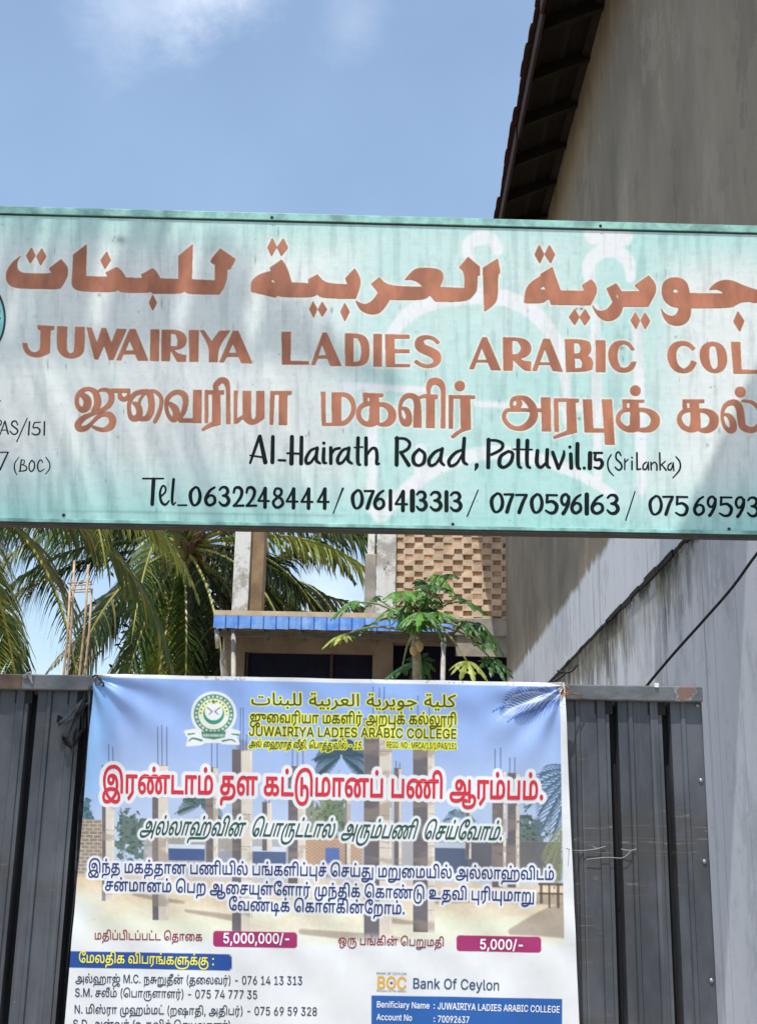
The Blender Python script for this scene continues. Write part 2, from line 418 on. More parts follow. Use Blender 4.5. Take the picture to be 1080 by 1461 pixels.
for k in range(int((YR1 - YR0) / .62)):
    m = MB(); y = YR0 + .2 + k * .62; m.obox((X_EAVE + .06, y, zr(X_EAVE + .06) - .02), (XW + .3, y, zr(XW + .3) - .02), .055, .1); m.build('rafter', m_wood, RF)
for xb in (X_EAVE + .1, X_EAVE + .3, X_EAVE + .48): m = MB(); m.obox((xb, YR0, zr(xb) + .033), (xb, YR1, zr(xb) + .033), .04, .022); m.build('batten', m_wood, RF)
m = MB(); m.obox((XW - .035, YR0, zr(XW) - .01), (XW - .035, YB1, zr(XW) - .01), .065, .075); m.build('wall_plate', m_wood, RF)
m = MB(); y = YR0
while y < YR1:
    y2 = min(YR1, y + random.uniform(1.6, 2.4)); dx = random.uniform(-.012, .012); m.obox((X_EAVE + .04 + dx, y, zr(X_EAVE) - .03), (X_EAVE + .04 + random.uniform(-.012, .012), y2 - .01, zr(X_EAVE) - .03 + random.uniform(-.01, .01)), .022, .13); y = y2
m.build('fascia_board', plain('fascia_wood', L3(50, 28, 24), .75, 0, .5, 8, .2, (1, .3, 1)), RF)
m = MB()
for k in range(9): y = 3.5 + k * .2; m.box((.5 + random.uniform(-.01, .01), y, zr(X_EAVE) - .14), (1.16, y + .195, zr(X_EAVE) - .115), jig=.002)
m.build('added_shade_eave', m_wood, RF)  # boards added out of view to shade the near end of the side wall
# unseen sheet added above the view only to shade the right end of the sign
m = MB(); zc = 5.15
def cast(px, py):
    p = on_plane(px, py, Vector((0, 4.15, 0)), Vector((.033, -1, 0))); return p - SD * ((zc - p.z) / -SD.z)
A_, B_ = cast(1085, 515), cast(964, 770); e_ = B_ - A_; q0 = B_ + e_ * .35; q1_ = A_ - e_ * ((1.72 - A_.x) / -e_.x)
poly = [(q0.x, q0.y), (q1_.x, q1_.y), (1.72, 4.30), (3.4, 4.30), (3.4, q0.y)]
m.add([(x, y, zc) for x, y in poly] + [(x, y, zc + .02) for x, y in poly], [(4, 3, 2, 1, 0), (5, 6, 7, 8, 9)] + [(i, (i + 1) % 5, (i + 1) % 5 + 5, i + 5) for i in range(5)])
CP = m.build('shade_caster', plain('shade_caster_sheet', L3(120, 110, 100), .6, .3)); tag(CP, 'unseen sheet added above the view to shade the right end of the sign', 'canopy')

# ------------------------------------------------------------------ the black sheet-metal gate, two leaves
GY_ = 4.2
X1 = on_y(868, 1000, GY_).x; PX = (on_y(943, 1000, GY_).x - X1); XEND = on_y(1000, 1000, GY_).x
ZT = on_y(900, 978, GY_ - .03).z; ZR = on_y(900, 1000, GY_ - .03).z
b = NB('gate_paint'); n = b.noise(4, 7, .65, (1, 1, .35)); n2 = b.noise(22, 5, .7); n3 = b.noise(1.6, 4, .6, (1, 1, 1.4), (4, 1, 2)); n4 = b.noise(1, 4, .5, (30, 30, .6))
c = b.mix(b.ramp(n, .35, .68), L3(64, 66, 71), L3(94, 96, 102)); c = b.mix(b.math('MULTIPLY', b.ramp(n3, .5, .62), .6), c, L3(74, 71, 66)); c = b.mix(b.math('MULTIPLY', b.ramp(n4, .55, .7), .35), c, L3(118, 120, 124))
c = b.mix(b.ramp(n2, .7, .76), c, L3(140, 138, 132)); n5 = b.noise(1, 3, .5, (2, 2, 40), (1, 9, 0)); c = b.mix(b.math('MULTIPLY', b.math('MULTIPLY', b.ramp(n5, .49, .5), b.ramp(n5, .5, .51, 1, 0)), b.ramp(n3, .52, .62)), c, L3(122, 122, 124)); b.bump(b.math('ADD', n, b.math('MULTIPLY', n3, 2.0)), .3, .012)
m_gate = b.done(c, b.ramp(n, .3, .7, .38, .6), .15, .4)
m_groove_shade = plain('gate_groove_shade', L3(22, 22, 24), .7, 0, .3)  # near-black faces stand in for the shade inside ribs and rail notches
b = NB('rail_paint'); n = b.noise(5, 7, .7, (1, 1, 2)); n2 = b.noise(2.2, 4, .6, (1, 1, 1), (8, 0, 0))
c = b.mix(b.ramp(n, .35, .65), L3(84, 86, 88), L3(112, 114, 116)); c = b.mix(b.math('MULTIPLY', b.ramp(n2, .62, .72), .35), c, L3(120, 92, 76)); rp_ = on_y(977, 987, GY_ - .03); dv = b.n.new('ShaderNodeVectorMath'); dv.operation = 'DISTANCE'; dv.inputs[1].default_value = rp_; b.l.new(b.co, dv.inputs[0])
n6 = b.noise(34, 6, .7); rr_ = b.math('ADD', dv.outputs['Value'], b.math('MULTIPLY', b.math('SUBTRACT', n6, .5), .09)); c = b.mix(b.ramp(rr_, .022, .031, .9, 0), c, L3(128, 98, 84)); c = b.mix(b.ramp(b.math('ABSOLUTE', b.math('SUBTRACT', rr_, .033), 0), 0, .004, .6, 0), c, L3(178, 170, 160))
b.bump(n, .2, .004)
m_rail = b.done(c, .5, .2, .4)
m_rust = plain('rust', L3(132, 92, 72), .9, 0, .4, 40, .3)
def gate_leaf(label, xa, xb, loc):
    G = thing('gate_leaf', label, 'gate', loc)
    m = MB(); mb = MB(); x = X1 - 40 * PX; segs = []
    while x < xb:
        if x + PX > xa: segs.append(x)
        x += PX
    for x in segs:
        # from groove left edge x: groove, then the pan with two low ridges
        prof = [(x, 0), (x + .003, .055), (x + .027, .055), (x + .030, 0), (x + .060, -.001), (x + .064, -.007), (x + .076, -.007), (x + .080, 0), (x + PX - .042, 0), (x + PX - .039, -.005), (x + PX - .014, -.005), (x + PX - .011, 0), (x + PX, 0)]
        prof = [(min(max(px_, xa), xb), d) for px_, d in prof]
        vs = []; 
        for px_, d in prof: vs += [(px_, GY_ + d, .06), (px_, GY_ + d, ZR + .01)]
        m.add(vs, [(2 * i, 2 * i + 2, 2 * i + 3, 2 * i + 1) for i in range(len(prof) - 1) if prof[i + 1][0] - prof[i][0] > 1e-6])
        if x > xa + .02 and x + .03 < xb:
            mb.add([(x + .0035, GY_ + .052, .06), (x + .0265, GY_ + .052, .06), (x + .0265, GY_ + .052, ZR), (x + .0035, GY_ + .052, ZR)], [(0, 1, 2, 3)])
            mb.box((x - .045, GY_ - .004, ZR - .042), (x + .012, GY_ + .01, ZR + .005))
    sh = m.build('sheet', m_gate, G); mb.build('groove_shade', m_groove_shade, sh)
    m = MB(); m.box((xa, GY_ - .03, ZR), (xb, GY_ + .03, ZT)); m.build('top_rail', m_rail, G, bevel=.004)
    m = MB(); m.box((xa, GY_ + .004, .05), (xa + .012, GY_ + .05, ZR)); m.box((xb - .012, GY_ + .004, .05), (xb, GY_ + .05, ZR)); m.box((xa + .013, GY_ + .06, 1.0), (xb - .013, GY_ + .09, 1.05)); m.build('frame', m_rail, G, bevel=.003)
    m = MB(); m.box((xa, GY_ - .025, .05), (xb, GY_ + .03, .058 + .05)); m.build('bottom_rail', m_rail, G)
    return G
XM = -.17
GLf = gate_leaf('black ribbed sheet gate leaf with torn plastic beside the left edge of the banner', -2.15, XM - .005, (-1.1, GY_, 0))
GRt = gate_leaf('black ribbed sheet gate leaf with rivets and a rusted rail end, next to the building', XM + .005, XEND, (.55, GY_, 0))
for x, y in ((999, 1007), (1004, 1114), (1009, 1230), (1019, 1400)):
    p = on_y(x - 4, y, GY_ - .002); m = MB(); m.sphere(p, (.0075, .005, .0075), n=10); m.build('rivet', plain('rivet_zinc', L3(150, 152, 156), .35, .6), GRt, True)
m = MB(); p = on_y(30, 973, GY_ - .0335); q = on_y(-60, 972, GY_ - .0335); m.box((-2.1, GY_ - .0335, ZR + .003), (p.x, GY_ - .0305, ZT - .003)); m.build('rust_patch', plain('rail_rust', L3(108, 84, 74), .8, 0, .35, 12, .2), GLf)
m = MB(); p = on_y(965, 977, GY_ - .034); p = on_y(937, 977, GY_ - .034); m.box(p - Vector((.006, .002, .008)), p + Vector((.006, .002, .004)), jig=.002); m.build('paper_scrap', plain('paper', L3(220, 220, 216), .7), GRt)

# hanging shreds of black plastic on the left leaf
m_film = plain('black_film', L3(58, 60, 64), .3, 0, .5, 30, .3, spec=.6)
TP = MB(); rg = np.random.default_rng(3)
def shred(pts, wd):
    P3 = [on_y(x, y, GY_ - .012 - d) for x, y, d in pts]; rows_ = []
    for i, p in enumerate(P3):
        d = (P3[min(i + 1, len(P3) - 1)] - P3[max(i - 1, 0)]).normalized(); sd_ = d.cross(Vector((0, 1, 0))).normalized()
        for k in range(5):
            u = (k / 4 - .5) * wd[i]; rows_.append(p + sd_ * u + Vector((rg.normal(0, .004), -abs(rg.normal(0, .011)) - .007 * (k % 2), rg.normal(0, .006))))
    n_ = len(P3); TP.add(rows_, [(i * 5 + k, i * 5 + k + 1, (i + 1) * 5 + k + 1, (i + 1) * 5 + k) for i in range(n_ - 1) for k in range(4)])
shred([(126, 985, .006), (117, 1004, .012), (104, 1022, .010), (86, 1034, .004)], [.008, .018, .022, .006])
shred([(124, 1002, .006), (112, 1024, .012), (100, 1050, .012), (103, 1068, .004)], [.006, .016, .02, .004])
shred([(122, 1016, .006), (119, 1040, .012), (106, 1066, .004)], [.012, .016, .004])
shred([(84, 1022, .003), (88, 1030, .005), (84, 1036, .003)], [.012, .03, .012]); shred([(90, 1050, .004), (97, 1058, .008), (103, 1067, .004)], [.014, .022, .004])
shred([(128, 982, .012), (126, 1080, .008), (118, 1150, .008), (112, 1230, .008), (106, 1300, .008), (98, 1400, .008), (93, 1470, .008)], [.010, .008, .012, .016, .010, .010, .008])  # long dark strip standing in for the shadow gap down the banner edge
o = TP.build('plastic_and_gap_shade', m_film, None, False); tag(o, 'torn black plastic shreds and a dark strip standing in for the shadow gap beside the banner edge', 'plastic scrap')
m_wire = plain('tie_wire_rust', L3(150, 96, 62), .6, .3, .4, 50); m_twine = plain('white_twine', L3(150, 150, 154), .7); m_cable = plain('cable_black', L3(26, 26, 28), .5)
def wire(name, label, cat, pts, r, mat, Y=None, n=6, group=None):
    P3 = [on_y(x, y, d) for x, y, d in pts]; C = catmull([tuple(p) for p in P3], 5); m = MB(); m.tube([Vector(c) for c in C], r, n); o = m.build(name, mat, None, True); return tag(o, label, cat, group)
wire('tie_wire', 'rusty twisted wire knot holding the right corner of the banner', 'wire', [(797, 975, 4.14), (803, 982, 4.13), (800, 990, 4.125), (808, 988, 4.13), (806, 979, 4.13), (812, 984, 4.125), (806, 993, 4.125), (814, 990, 4.14), (830, 992, 4.166)], .0022, m_wire)
wire('twine', 'upper strand of pale twine lying across the rib of the riveted gate leaf', 'twine', [(808, 1211, 4.11), (820, 1214, 4.17), (834, 1214, 4.19), (850, 1212, 4.19), (864, 1208, 4.19)], .0014, m_twine)
wire('twine', 'lower strand of pale twine with a hooked end on the riveted gate leaf', 'twine', [(836, 1227, 4.19), (852, 1225, 4.187), (870, 1224, 4.187), (886, 1225, 4.187), (894, 1221, 4.185), (900, 1215, 4.187), (908, 1212, 4.188), (898, 1214, 4.186), (886, 1212, 4.188)], .0014, m_twine)
wire('twine', 'white twine tied over the top rail of the left gate leaf', 'twine', [(33, 966, 4.165), (38, 962, 4.16), (44, 960, 4.16), (45, 970, 4.163), (46, 976, 4.165), (40, 962, 4.162), (36, 968, 4.165)], .0028, m_twine)
wire('tie_wire', 'thin black wire loop at the left corner of the banner', 'wire', [(132, 966, 4.13), (138, 964, 4.12), (142, 970, 4.115), (148, 976, 4.115), (146, 980, 4.118)], .003, m_cable)
wire('cable', 'black cable sagging down in front of the stained side wall', 'cable', [(1125, 735, 4.45), (1080, 790, 4.5), (1045, 838, 4.6), (1005, 884, 4.7), (962, 932, 4.8), (925, 976, 4.9), (900, 1010, 5.0), (880, 1060, 5.1)], .006, m_cable)
wire('wire_twig', 'short black wire end sticking up behind the right gate rail', 'wire', [(788, 974, 4.3), (800, 966, 4.3), (806, 960, 4.3), (795, 958, 4.3), (806, 960, 4.3), (816, 957, 4.3), (824, 948, 4.3)], .0045, m_cable)

# ------------------------------------------------------------------ starter bars behind the gate
RB = thing('rebar_column', 'column stub with four bare steel starter bars rising behind the gate', 'column stub', (on_y(108, 965, 6.0).x, 6.0, 0))
m_bar = plain('bar_steel', L3(196, 170, 138), .7, .2, .3, 30)
for (x0, x1, y1, d) in ((90, 100, 838, 0), (96, 106, 800, .16), (113, 126, 806, 0), (120, 131, 840, .16)):
    p = on_y(x0, 968, 6.0 + d); q = on_y(x1, y1, 6.0 + d); p2 = p + (p - q) * 2.0; mid_ = (p + q) / 2 + Vector((.006, 0, 0)); m = MB(); m.tube([p2, p, mid_, q], .006, 7); m.build('steel_bar', m_bar, RB, True)
m = MB(); 
for y_, dy in ((832, 0), (842, 0)): 
    a_, b_, c_, d_ = on_y(98, y_, 6.0), on_y(129, y_ - 2, 6.0), on_y(131, y_ + 2, 6.17), on_y(101, y_ + 3, 6.17); m.tube([a_, b_, c_, d_, a_], .004, 6)
m.build('stirrup', m_bar, RB, True)
m = MB(); cx_ = on_y(106, 965, 6.08).x; m.box((cx_ - .12, 5.94, 0), (cx_ + .12, 6.24, 1.7)); m.build('stub', plain('stub_concrete', L3(150, 144, 134), .9, 0, .3, 7, .3), RB, bevel=.008)

# ------------------------------------------------------------------ unfinished house behind
HY = on_y(600, 860, YB1 + .9).y
UH = thing('unfinished_house', 'unfinished two-storey house with chequered brick wall, concrete columns and blue awning', 'house', (on_y(560, 900, HY).x, HY, 0))
def hp(px, py, d=0): return on_y(px, py, HY + d)
def hbox(mb, x0, y0, x1, y1, d0, d1, jig=0):
    a = hp(x0, y1, d0); c = hp(x1, y0, d0); ym = (max(y0, 750) + min(y1, 960)) / 2; a.x = hp(x0, ym, d0).x; c.x = hp(x1, ym, d0).x; mb.box((a.x, HY + d0, a.z), (c.x, HY + d1, c.z), jig=jig)
m_conc = plain('house_concrete', L3(168, 160, 148), .9, 0, .28, 3.5, .35); m_white = NB('whitewash'); n = m_white.noise(3.5, 7, .7); n2 = m_white.noise(9, 5, .7, (1, 1, .5))
c = m_white.mix(m_white.ramp(n, .46, .6), L3(226, 224, 218), L3(176, 170, 160)); c = m_white.mix(m_white.ramp(n2, .62, .7), c, L3(120, 116, 108)); m_white.bump(n, .3); m_white = m_white.done(c, .9)
m_brick = attr_mat('brick_face', rough=.9, var=.25, scale=7, bump=.3)
# chequer wall: every other brick set back
m = MB(); x0 = 563; rowh = 8.1; colw = 13.9; r = 0; y = 742
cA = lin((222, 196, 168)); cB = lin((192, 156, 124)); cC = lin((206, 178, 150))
while y < 884:
    k = -1 if r % 2 else 0
    xk = x0 + (0 if r % 2 else 0); j = 0
    while x0 + j * colw < 790:
        xa = x0 + j * colw + random.uniform(-.9, .9); xb = x0 + (j + 1) * colw + random.uniform(-.9, .9)
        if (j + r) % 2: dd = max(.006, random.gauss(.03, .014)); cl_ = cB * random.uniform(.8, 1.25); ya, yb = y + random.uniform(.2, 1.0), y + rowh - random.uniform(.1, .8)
        else: dd = random.uniform(-.006, .01); cl_ = cA * random.uniform(.86, 1.08); ya, yb = y - random.uniform(0, .5), y + rowh + random.uniform(0, .6)
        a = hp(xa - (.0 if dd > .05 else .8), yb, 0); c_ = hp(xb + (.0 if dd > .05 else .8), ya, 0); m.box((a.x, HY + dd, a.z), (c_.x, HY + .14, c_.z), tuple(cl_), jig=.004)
        j += 1
    y += rowh; r += 1
a = hp(563, 884, .09); c_ = hp(800, 735, .09); m.box((a.x, HY + .13, a.z), (c_.x, HY + .22, c_.z), tuple(cC))
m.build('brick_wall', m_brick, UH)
m_dim = plain('lower_plaster', L3(134, 122, 106), .9, 0, .25, 3, .3)
m = MB(); hbox(m, 560, 884, 800, 905, -.06, .25); m.build('floor_beam', m_conc, UH, bevel=.01)
m = MB(); hbox(m, 537, 700, 565, 890, -.05, .25); m.build('column', m_white, UH, bevel=.012)
m = MB(); hbox(m, 520, 790, 536, 890, .02, .25); m.build('column', m_conc, UH, bevel=.012)
m = MB(); hbox(m, 525, 700, 535, 791, .1, .18); m.build('column', m_white, UH, bevel=.008)
m = MB(); hbox(m, 333, 690, 356, 884, -.1, .16); m.build('column', m_white, UH, bevel=.012)
m = MB(); hbox(m, 356.5, 700, 376, 884, -.04, .3); m.build('column', plain('brown_plaster', L3(150, 124, 94), .9, 0, .3, 4, .3), UH, bevel=.012)  # right side of the white column, built as a separate brown box
# lower storey
m_dark_room = plain('opening_shade', L3(20, 22, 44), .6, 0, .3, spec=.15)  # flat panels with the darkness of the unlit rooms in their colour
m = MB(); hbox(m, 318, 884, 350, 1600, .02, .3); hbox(m, 350, 900, 532, 930, .02, .3); hbox(m, 532, 884, 560, 1600, .02, .3); hbox(m, 350, 1085, 532, 1600, .02, .3); hbox(m, 560, 905, 800, 916, .02, .3)
m.build('lower_wall', m_dim, UH)
m = MB(); hbox(m, 650, 905.5, 800, 936, -.02, .02); m.build('plaster_band', m_conc, UH)
w = MB(); hbox(w, 348, 928, 534, 1090, .12, .16); w = w.build('window', m_dark_room, UH); m = MB(); hbox(m, 471, 930, 475, 1085, .06, .11); hbox(m, 351, 930, 354, 1085, .06, .11); m.build('window_frame', plain('frame_wood', L3(70, 54, 44), .7), w)
w = MB(); hbox(w, 561, 914, 800, 1600, .35, .4); w.build('window', m_dark_room, UH)
m = MB(); hbox(m, 318, 880, 800, 890, .05, 4.5); m.build('floor_slab', m_conc, UH)
m = MB(); a = hp(318, 1600, 4); m.box((a.x, HY + 4, 0), (3.2, HY + 4.2, 4.5)); m.build('back_wall', m_dim, UH)
# awning
AD = -1.0
b = NB('blue_sheet'); n = b.noise(6, 5, .6); m_blue = b.done(b.mix(b.ramp(n, .35, .7), L3(98, 150, 230), L3(144, 184, 240)), .4, 0, .4)
m = MB(); pa = on_y(305, 880, HY + AD); pb = on_y(655, 887, HY + AD); pa.z = on_y(480, 882, HY + AD).z; zt = pa.z; zb = on_y(480, 900, HY + AD).z; wv = (pb.x - pa.x) / 19.5
vs = []; fs = []; n_ = 0; x = pa.x; prof = [(0, 0), (.06, -.03), (.5, -.04), (.94, -.03), (1, 0)]
pts_ = []
for k in range(20):
    for u, d in prof[:-1]:
        xx_ = pa.x + (k + u) * wv
        if xx_ < pb.x: pts_.append((xx_, HY + AD + d, random.uniform(-.006, .006)))
for xx_, yy_, j_ in pts_: vs += [(xx_, yy_, zt), (xx_, yy_ - .004, (zt + zb) / 2), (xx_, yy_ - .002, zb + j_ + (.012 if yy_ > HY + AD - .01 else 0))]
q = len(pts_); fs = [(3 * i, 3 * i + 1, 3 * i + 4, 3 * i + 3) for i in range(q - 1)] + [(3 * i + 1, 3 * i + 2, 3 * i + 5, 3 * i + 4) for i in range(q - 1)]
m.add(vs, fs); AW = m.build('awning', m_blue, UH)
m = MB(); zw = zt - .02; m.add([(pa.x, HY + AD, zt - .02), (pb.x, HY + AD, zt - .02), (pb.x, HY + .0, zw), (pa.x, HY + .0, zw), (pa.x, HY + AD, zt + .01), (pb.x, HY + AD, zt + .01), (pb.x, HY + .0, zw + .03), (pa.x, HY + .0, zw + .03)], [(0, 3, 2, 1), (4, 5, 6, 7), (0, 1, 5, 4), (1, 2, 6, 5), (3, 0, 4, 7)]); m.build('awning_sheet', plain('awning_underside', L3(120, 116, 108), .7), AW)
m = MB(); m.obox((pa.x, HY + AD + .03, zt + .035), (pb.x, HY + AD + .03, zt + .035), .05, .075); m.build('edge_board', plain('edge_timber', L3(206, 186, 158), .8, 0, .15), AW)
m = MB()
for k in range(7): xk = pa.x + .1 + k * (pb.x - pa.x - .2) / 6; m.obox((xk, HY + AD + .06, zt - .07), (xk, HY, zw - .07), .05, .07)
m.obox((pa.x, HY + AD + .45, zt - .14), (pb.x, HY + AD + .45, zt - .14), .06, .06); m.build('awning_frame', plain('frame_grey', L3(112, 108, 102), .7), AW)
m_pipe = plain('post_pipe', L3(176, 172, 164), .6)
for (xa, ya, xb, yb, d) in ((333, 897, 331, 1500, AD + .1), (633, 900, 622, 1500, AD + .1), (309, 898, 311, 925, AD + .02)):
    p = on_y(xa, ya, HY + d); q_ = on_y(xb, yb, HY + d); q_.z = max(0, q_.z) if yb > 1000 else q_.z; m = MB(); m.tube([p, q_], .03, 8); m.build('post', m_pipe, UH, True)
m = MB(); p = on_y(320, 930, HY - .6); m.tube([p, on_y(316, 945, HY - .6), on_y(321, 962, HY - .6), on_y(318, 985, HY - .6)], [.05, .02, .05, .03], 7); o = m.build('hanging_bag', plain('bag_plastic', L3(206, 200, 196), .5), None, True); tag(o, 'pale crumpled plastic bag hanging beside the awning post', 'bag')
# ------------------------------------------------------------------ far garden wall closing the yard
m = MB(); m.box((-30, HY + 14, 0), (-2.6, HY + 14.25, 2.2)); o = m.build('garden_wall', plain('garden_wall_block', L3(150, 140, 126), .9, 0, .3, 2, .3)); tag(o, 'long low block wall behind the coconut palms', 'wall')
# ------------------------------------------------------------------ the painted name board over the gate
SA = math.radians(1.9)
SN = Vector((math.sin(SA), -math.cos(SA), 0)); SP = on_y(540, 530, 4.15)
def sign_top(x): return 297 + .02593 * x
def sign_bot(x): return 743 + .0176 * x
SX0, SX1 = -330, 1330
def sign_put(P, lift=0, base=.0005):
    R = rays_np(P); n = np.array(SN); e = np.array(EYE)
    t = ((np.array(SP) - e) @ n) / (R @ n)
    return e + R * t[:, None] + n * (base + lift * .00001)
def sgn(px, py, off=0): return on_plane(px, py, SP, SN) + SN * off

class T:
    """traced coordinates of one enlarged crop -> board plan units"""
    def __init__(s, x0, y0, k, dest): s.x0, s.y0, s.k, s.d = x0, y0, k, dest
    def q(s, p): return (s.x0 + p[0] / s.k, s.y0 + p[1] / s.k)
    def poly(s, *cs, sm=True):
        s.d.poly([smooth_poly([s.q(p) for p in c]) if sm else [s.q(p) for p in c] for c in cs])
    def st(s, *pts, cap=True, dx=0): s.d.stroke([(s.x0 + (x + dx) / s.k, s.y0 + y / s.k, w / s.k * (1.14 if s.d in (BK, TEL) else .9 if s.d is TM and cap else 1)) for x, y, w in pts], cap)
    def fl(s, *pts): s.st(*pts, cap=False)
    def dot(s, x, y, r): s.d.disc(s.x0 + x / s.k, s.y0 + y / s.k, r / s.k)
    def dia(s, *cs):
        for c in cs: s.poly(c, sm=False)

AR, EN, TM, BK, TEL, REG = (Letters() for _ in range(6))
# Arabic, right word part to left
t = T(0, 330, 5.4, AR)
t.poly([(165,185),(110,225),(75,265),(52,310),(46,350),(55,385),(80,415),(120,432),(180,438),(300,440),(455,444),(475,425),(500,380),(518,345),(524,300),(515,265),(470,215),(380,285),(400,322),(300,325),(200,322),(165,317),(140,300),(130,275),(132,235),(145,205)])
t.dia([(243,125),(272,185),(233,245),(203,185)], [(322,130),(355,192),(313,260),(283,192)], [(823,155),(852,220),(808,287),(777,220)])
o = 972  # second crop, same scale, 180 units further right
def s2(l): return [(x + o, y) for x, y in l]
t.poly([(668,100),(660,345),(835,350),(815,318),(900,275),(935,300),(968,355),(1080,360)] + s2([(128,358),(118,332),(205,285),(235,310),(260,362),(405,368),(405,190),(512,100),(505,370),(685,378),(685,255),(652,235),(655,215),(725,133),(840,213),(800,290),(778,290),(776,350),(765,395),(740,450),(718,482),(475,482),(450,455),(420,478),(205,478),(190,460),(168,472)]) + [(930,468),(908,445),(885,466),(650,460),(590,450),(560,425),(552,390),(560,310),(565,180)])
t.dia(s2([(205,488),(236,550),(205,608),(178,550)]))
t = T(350, 330, 5.4, AR)
t.poly([(45,395),(70,360),(120,325),(200,305),(190,280),(280,218),(310,260),(335,320),(355,393),(490,400),(485,370),(555,333),(615,400),(790,408),(772,360),(843,287),(875,340),(887,385),(880,430),(850,517),(585,512),(555,480),(520,507),(265,503),(250,487),(232,507),(45,462)], [(215,365),(234,403),(195,385)])
t.dia([(208,50),(240,120),(202,187),(172,122)], [(292,52),(328,125),(277,187),(246,122)], [(522,540),(553,598),(527,662),(495,598)], [(592,542),(628,600),(592,655),(562,600)], [(766,552),(802,618),(766,690),(735,618)])
t = T(500, 340, 4.5, AR)
t.poly([(35,398),(60,415),(95,425),(140,405),(180,347),(135,292),(185,250),(235,305),(470,312),(450,290),(420,272),(385,262),(350,265),(410,193),(480,187),(550,193),(585,210),(596,240),(590,275),(568,312),(733,320),(733,215),(700,185),(755,120),(830,183),(830,237),(815,237),(812,325),(800,350),(748,405),(545,403),(510,362),(470,395),(250,392),(225,435),(190,475),(150,488),(110,482),(70,462),(45,430)])
t.poly([(850,190),(945,130),(960,215),(945,232),(945,370),(930,410),(900,440),(860,467)])
t = T(730, 340, 5.4, AR)
t.poly([(97,495),(100,440),(115,380),(150,335),(225,290),(222,275),(312,222),(375,402),(565,405),(545,360),(610,318),(640,345),(657,390),(648,430),(605,513),(305,508),(290,465),(272,468),(240,498)], [(248,365),(266,398),(205,390)])
t.dia([(212,50),(248,120),(216,190),(178,122)], [(290,50),(332,122),(300,188),(255,122)], [(485,545),(520,605),(485,665),(443,605)], [(567,545),(604,610),(563,668),(525,605)])
o = 810
t.poly([(622,512),(640,540),(665,558),(700,560),(740,545),(780,490),(732,385),(805,347),(845,408),(1000,408),(950,362)] + s2([(245,287),(285,330),(303,375),(298,420),(240,523)]) + [(855,523),(850,550),(830,595),(790,625),(745,637),(700,625),(660,590),(635,550)], [(808,405),(825,460),(808,460)])
t = T(880, 340, 5.4, AR)
t.dia([(142,572),(175,632),(147,695),(108,632)], [(217,572),(255,635),(218,697),(186,632)], [(932,562),(980,635),(947,715),(900,640)])
t.poly([(338,530),(350,560),(385,590),(430,602),(465,582),(480,532),(430,525),(385,500),(355,455),(345,400),(355,345),(395,308),(450,298),(510,312),(545,350),(560,422),(830,425),(800,400),(760,390),(712,395),(750,350),(800,325),(850,318),(900,328),(980,365),(1085,400),(1200,425),(1230,470),(1120,500),(1085,490),(1055,495),(1030,485),(960,488),(915,510),(880,533),(570,535),(568,590),(545,640),(500,668),(450,672),(400,655),(360,610)], [(430,405),(440,390),(460,388),(475,402),(473,418),(435,418)])
# the first word, past the right edge of the view
t.poly([(1330,500),(1330,440),(1370,330),(1440,300),(1470,400),(1600,405),(1600,360),(1650,310),(1680,405),(1760,405),(1760,150),(1850,90),(1850,405),(1950,405),(1900,300),(2060,180),(2100,260),(2000,320),(2060,420),(2020,520),(1330,515)])
# Latin
t = T(20, 450, 6, EN)
t.poly([(205,85),(345,92),(340,118),(312,125),(305,318),(250,345),(200,358),(150,350),(105,325),(80,280),(75,238),(112,238),(118,275),(140,308),(180,320),(215,305),(228,270),(230,125),(205,112)])
t.poly([(372,92),(455,96),(448,270),(455,310),(482,330),(510,315),(520,270),(525,100),(602,100),(602,270),(590,320),(550,355),(490,368),(430,355),(385,310),(368,265)])
t.poly([(625,103),(662,105),(710,240),(752,108),(785,108),(835,240),(882,115),(962,117),(848,378),(815,378),(772,250),(718,375),(690,372)])
t.poly([(992,118),(1038,118),(1148,385),(1062,385),(1040,330),(935,330),(915,380),(880,380)], [(990,208),(1030,300),(952,302)])
t = T(190, 450, 6, EN)
t.poly([(150,120),(222,120),(218,387),(147,385)])
t.poly([(245,122),(340,122),(400,132),(440,160),(458,200),(450,245),(425,275),(380,290),(345,293),(370,318),(410,335),(452,340),(450,393),(378,393),(320,292),(312,388),(243,388)], [(322,150),(365,158),(382,195),(378,265),(318,265)])
t.poly([(480,125),(560,127),(556,393),(483,393)])
t.poly([(575,127),(605,127),(672,225),(740,132),(827,130),(728,270),(722,397),(650,397),(655,265)])
t.poly([(855,133),(898,133),(1018,407),(928,405),(905,350),(800,352),(775,398),(740,398)], [(855,235),(890,322),(812,322)])
t = T(390, 460, 4.32, EN)
t.poly([(52,58),(107,58),(104,237),(218,240),(218,258),(55,258)])
t.poly([(305,63),(328,63),(418,265),(352,265),(335,220),(272,220),(255,260),(235,260)], [(300,130),(330,203),(275,205)])
t.poly([(442,68),(510,68),(560,80),(585,115),(592,160),(588,220),(570,252),(530,268),(445,266)], [(492,90),(520,95),(540,130),(545,190),(535,235),(515,245),(492,243)])
t.poly([(617,72),(668,72),(668,270),(618,270)])
t.poly([(690,73),(838,77),(838,97),(745,97),(745,165),(838,167),(838,185),(747,185),(748,256),(842,257),(840,273),(695,272)])
t.poly([(1010,132),(985,105),(945,98),(922,110),(930,135),(975,155),(1015,175),(1034,205),(1028,245),(1000,270),(955,280),(910,272),(868,245),(880,230),(910,252),(950,262),(985,250),(990,232),(975,212),(920,190),(880,165),(870,130),(885,95),(920,78),(965,80),(1000,95),(1025,120)])
t = T(660, 460, 4.154, EN)
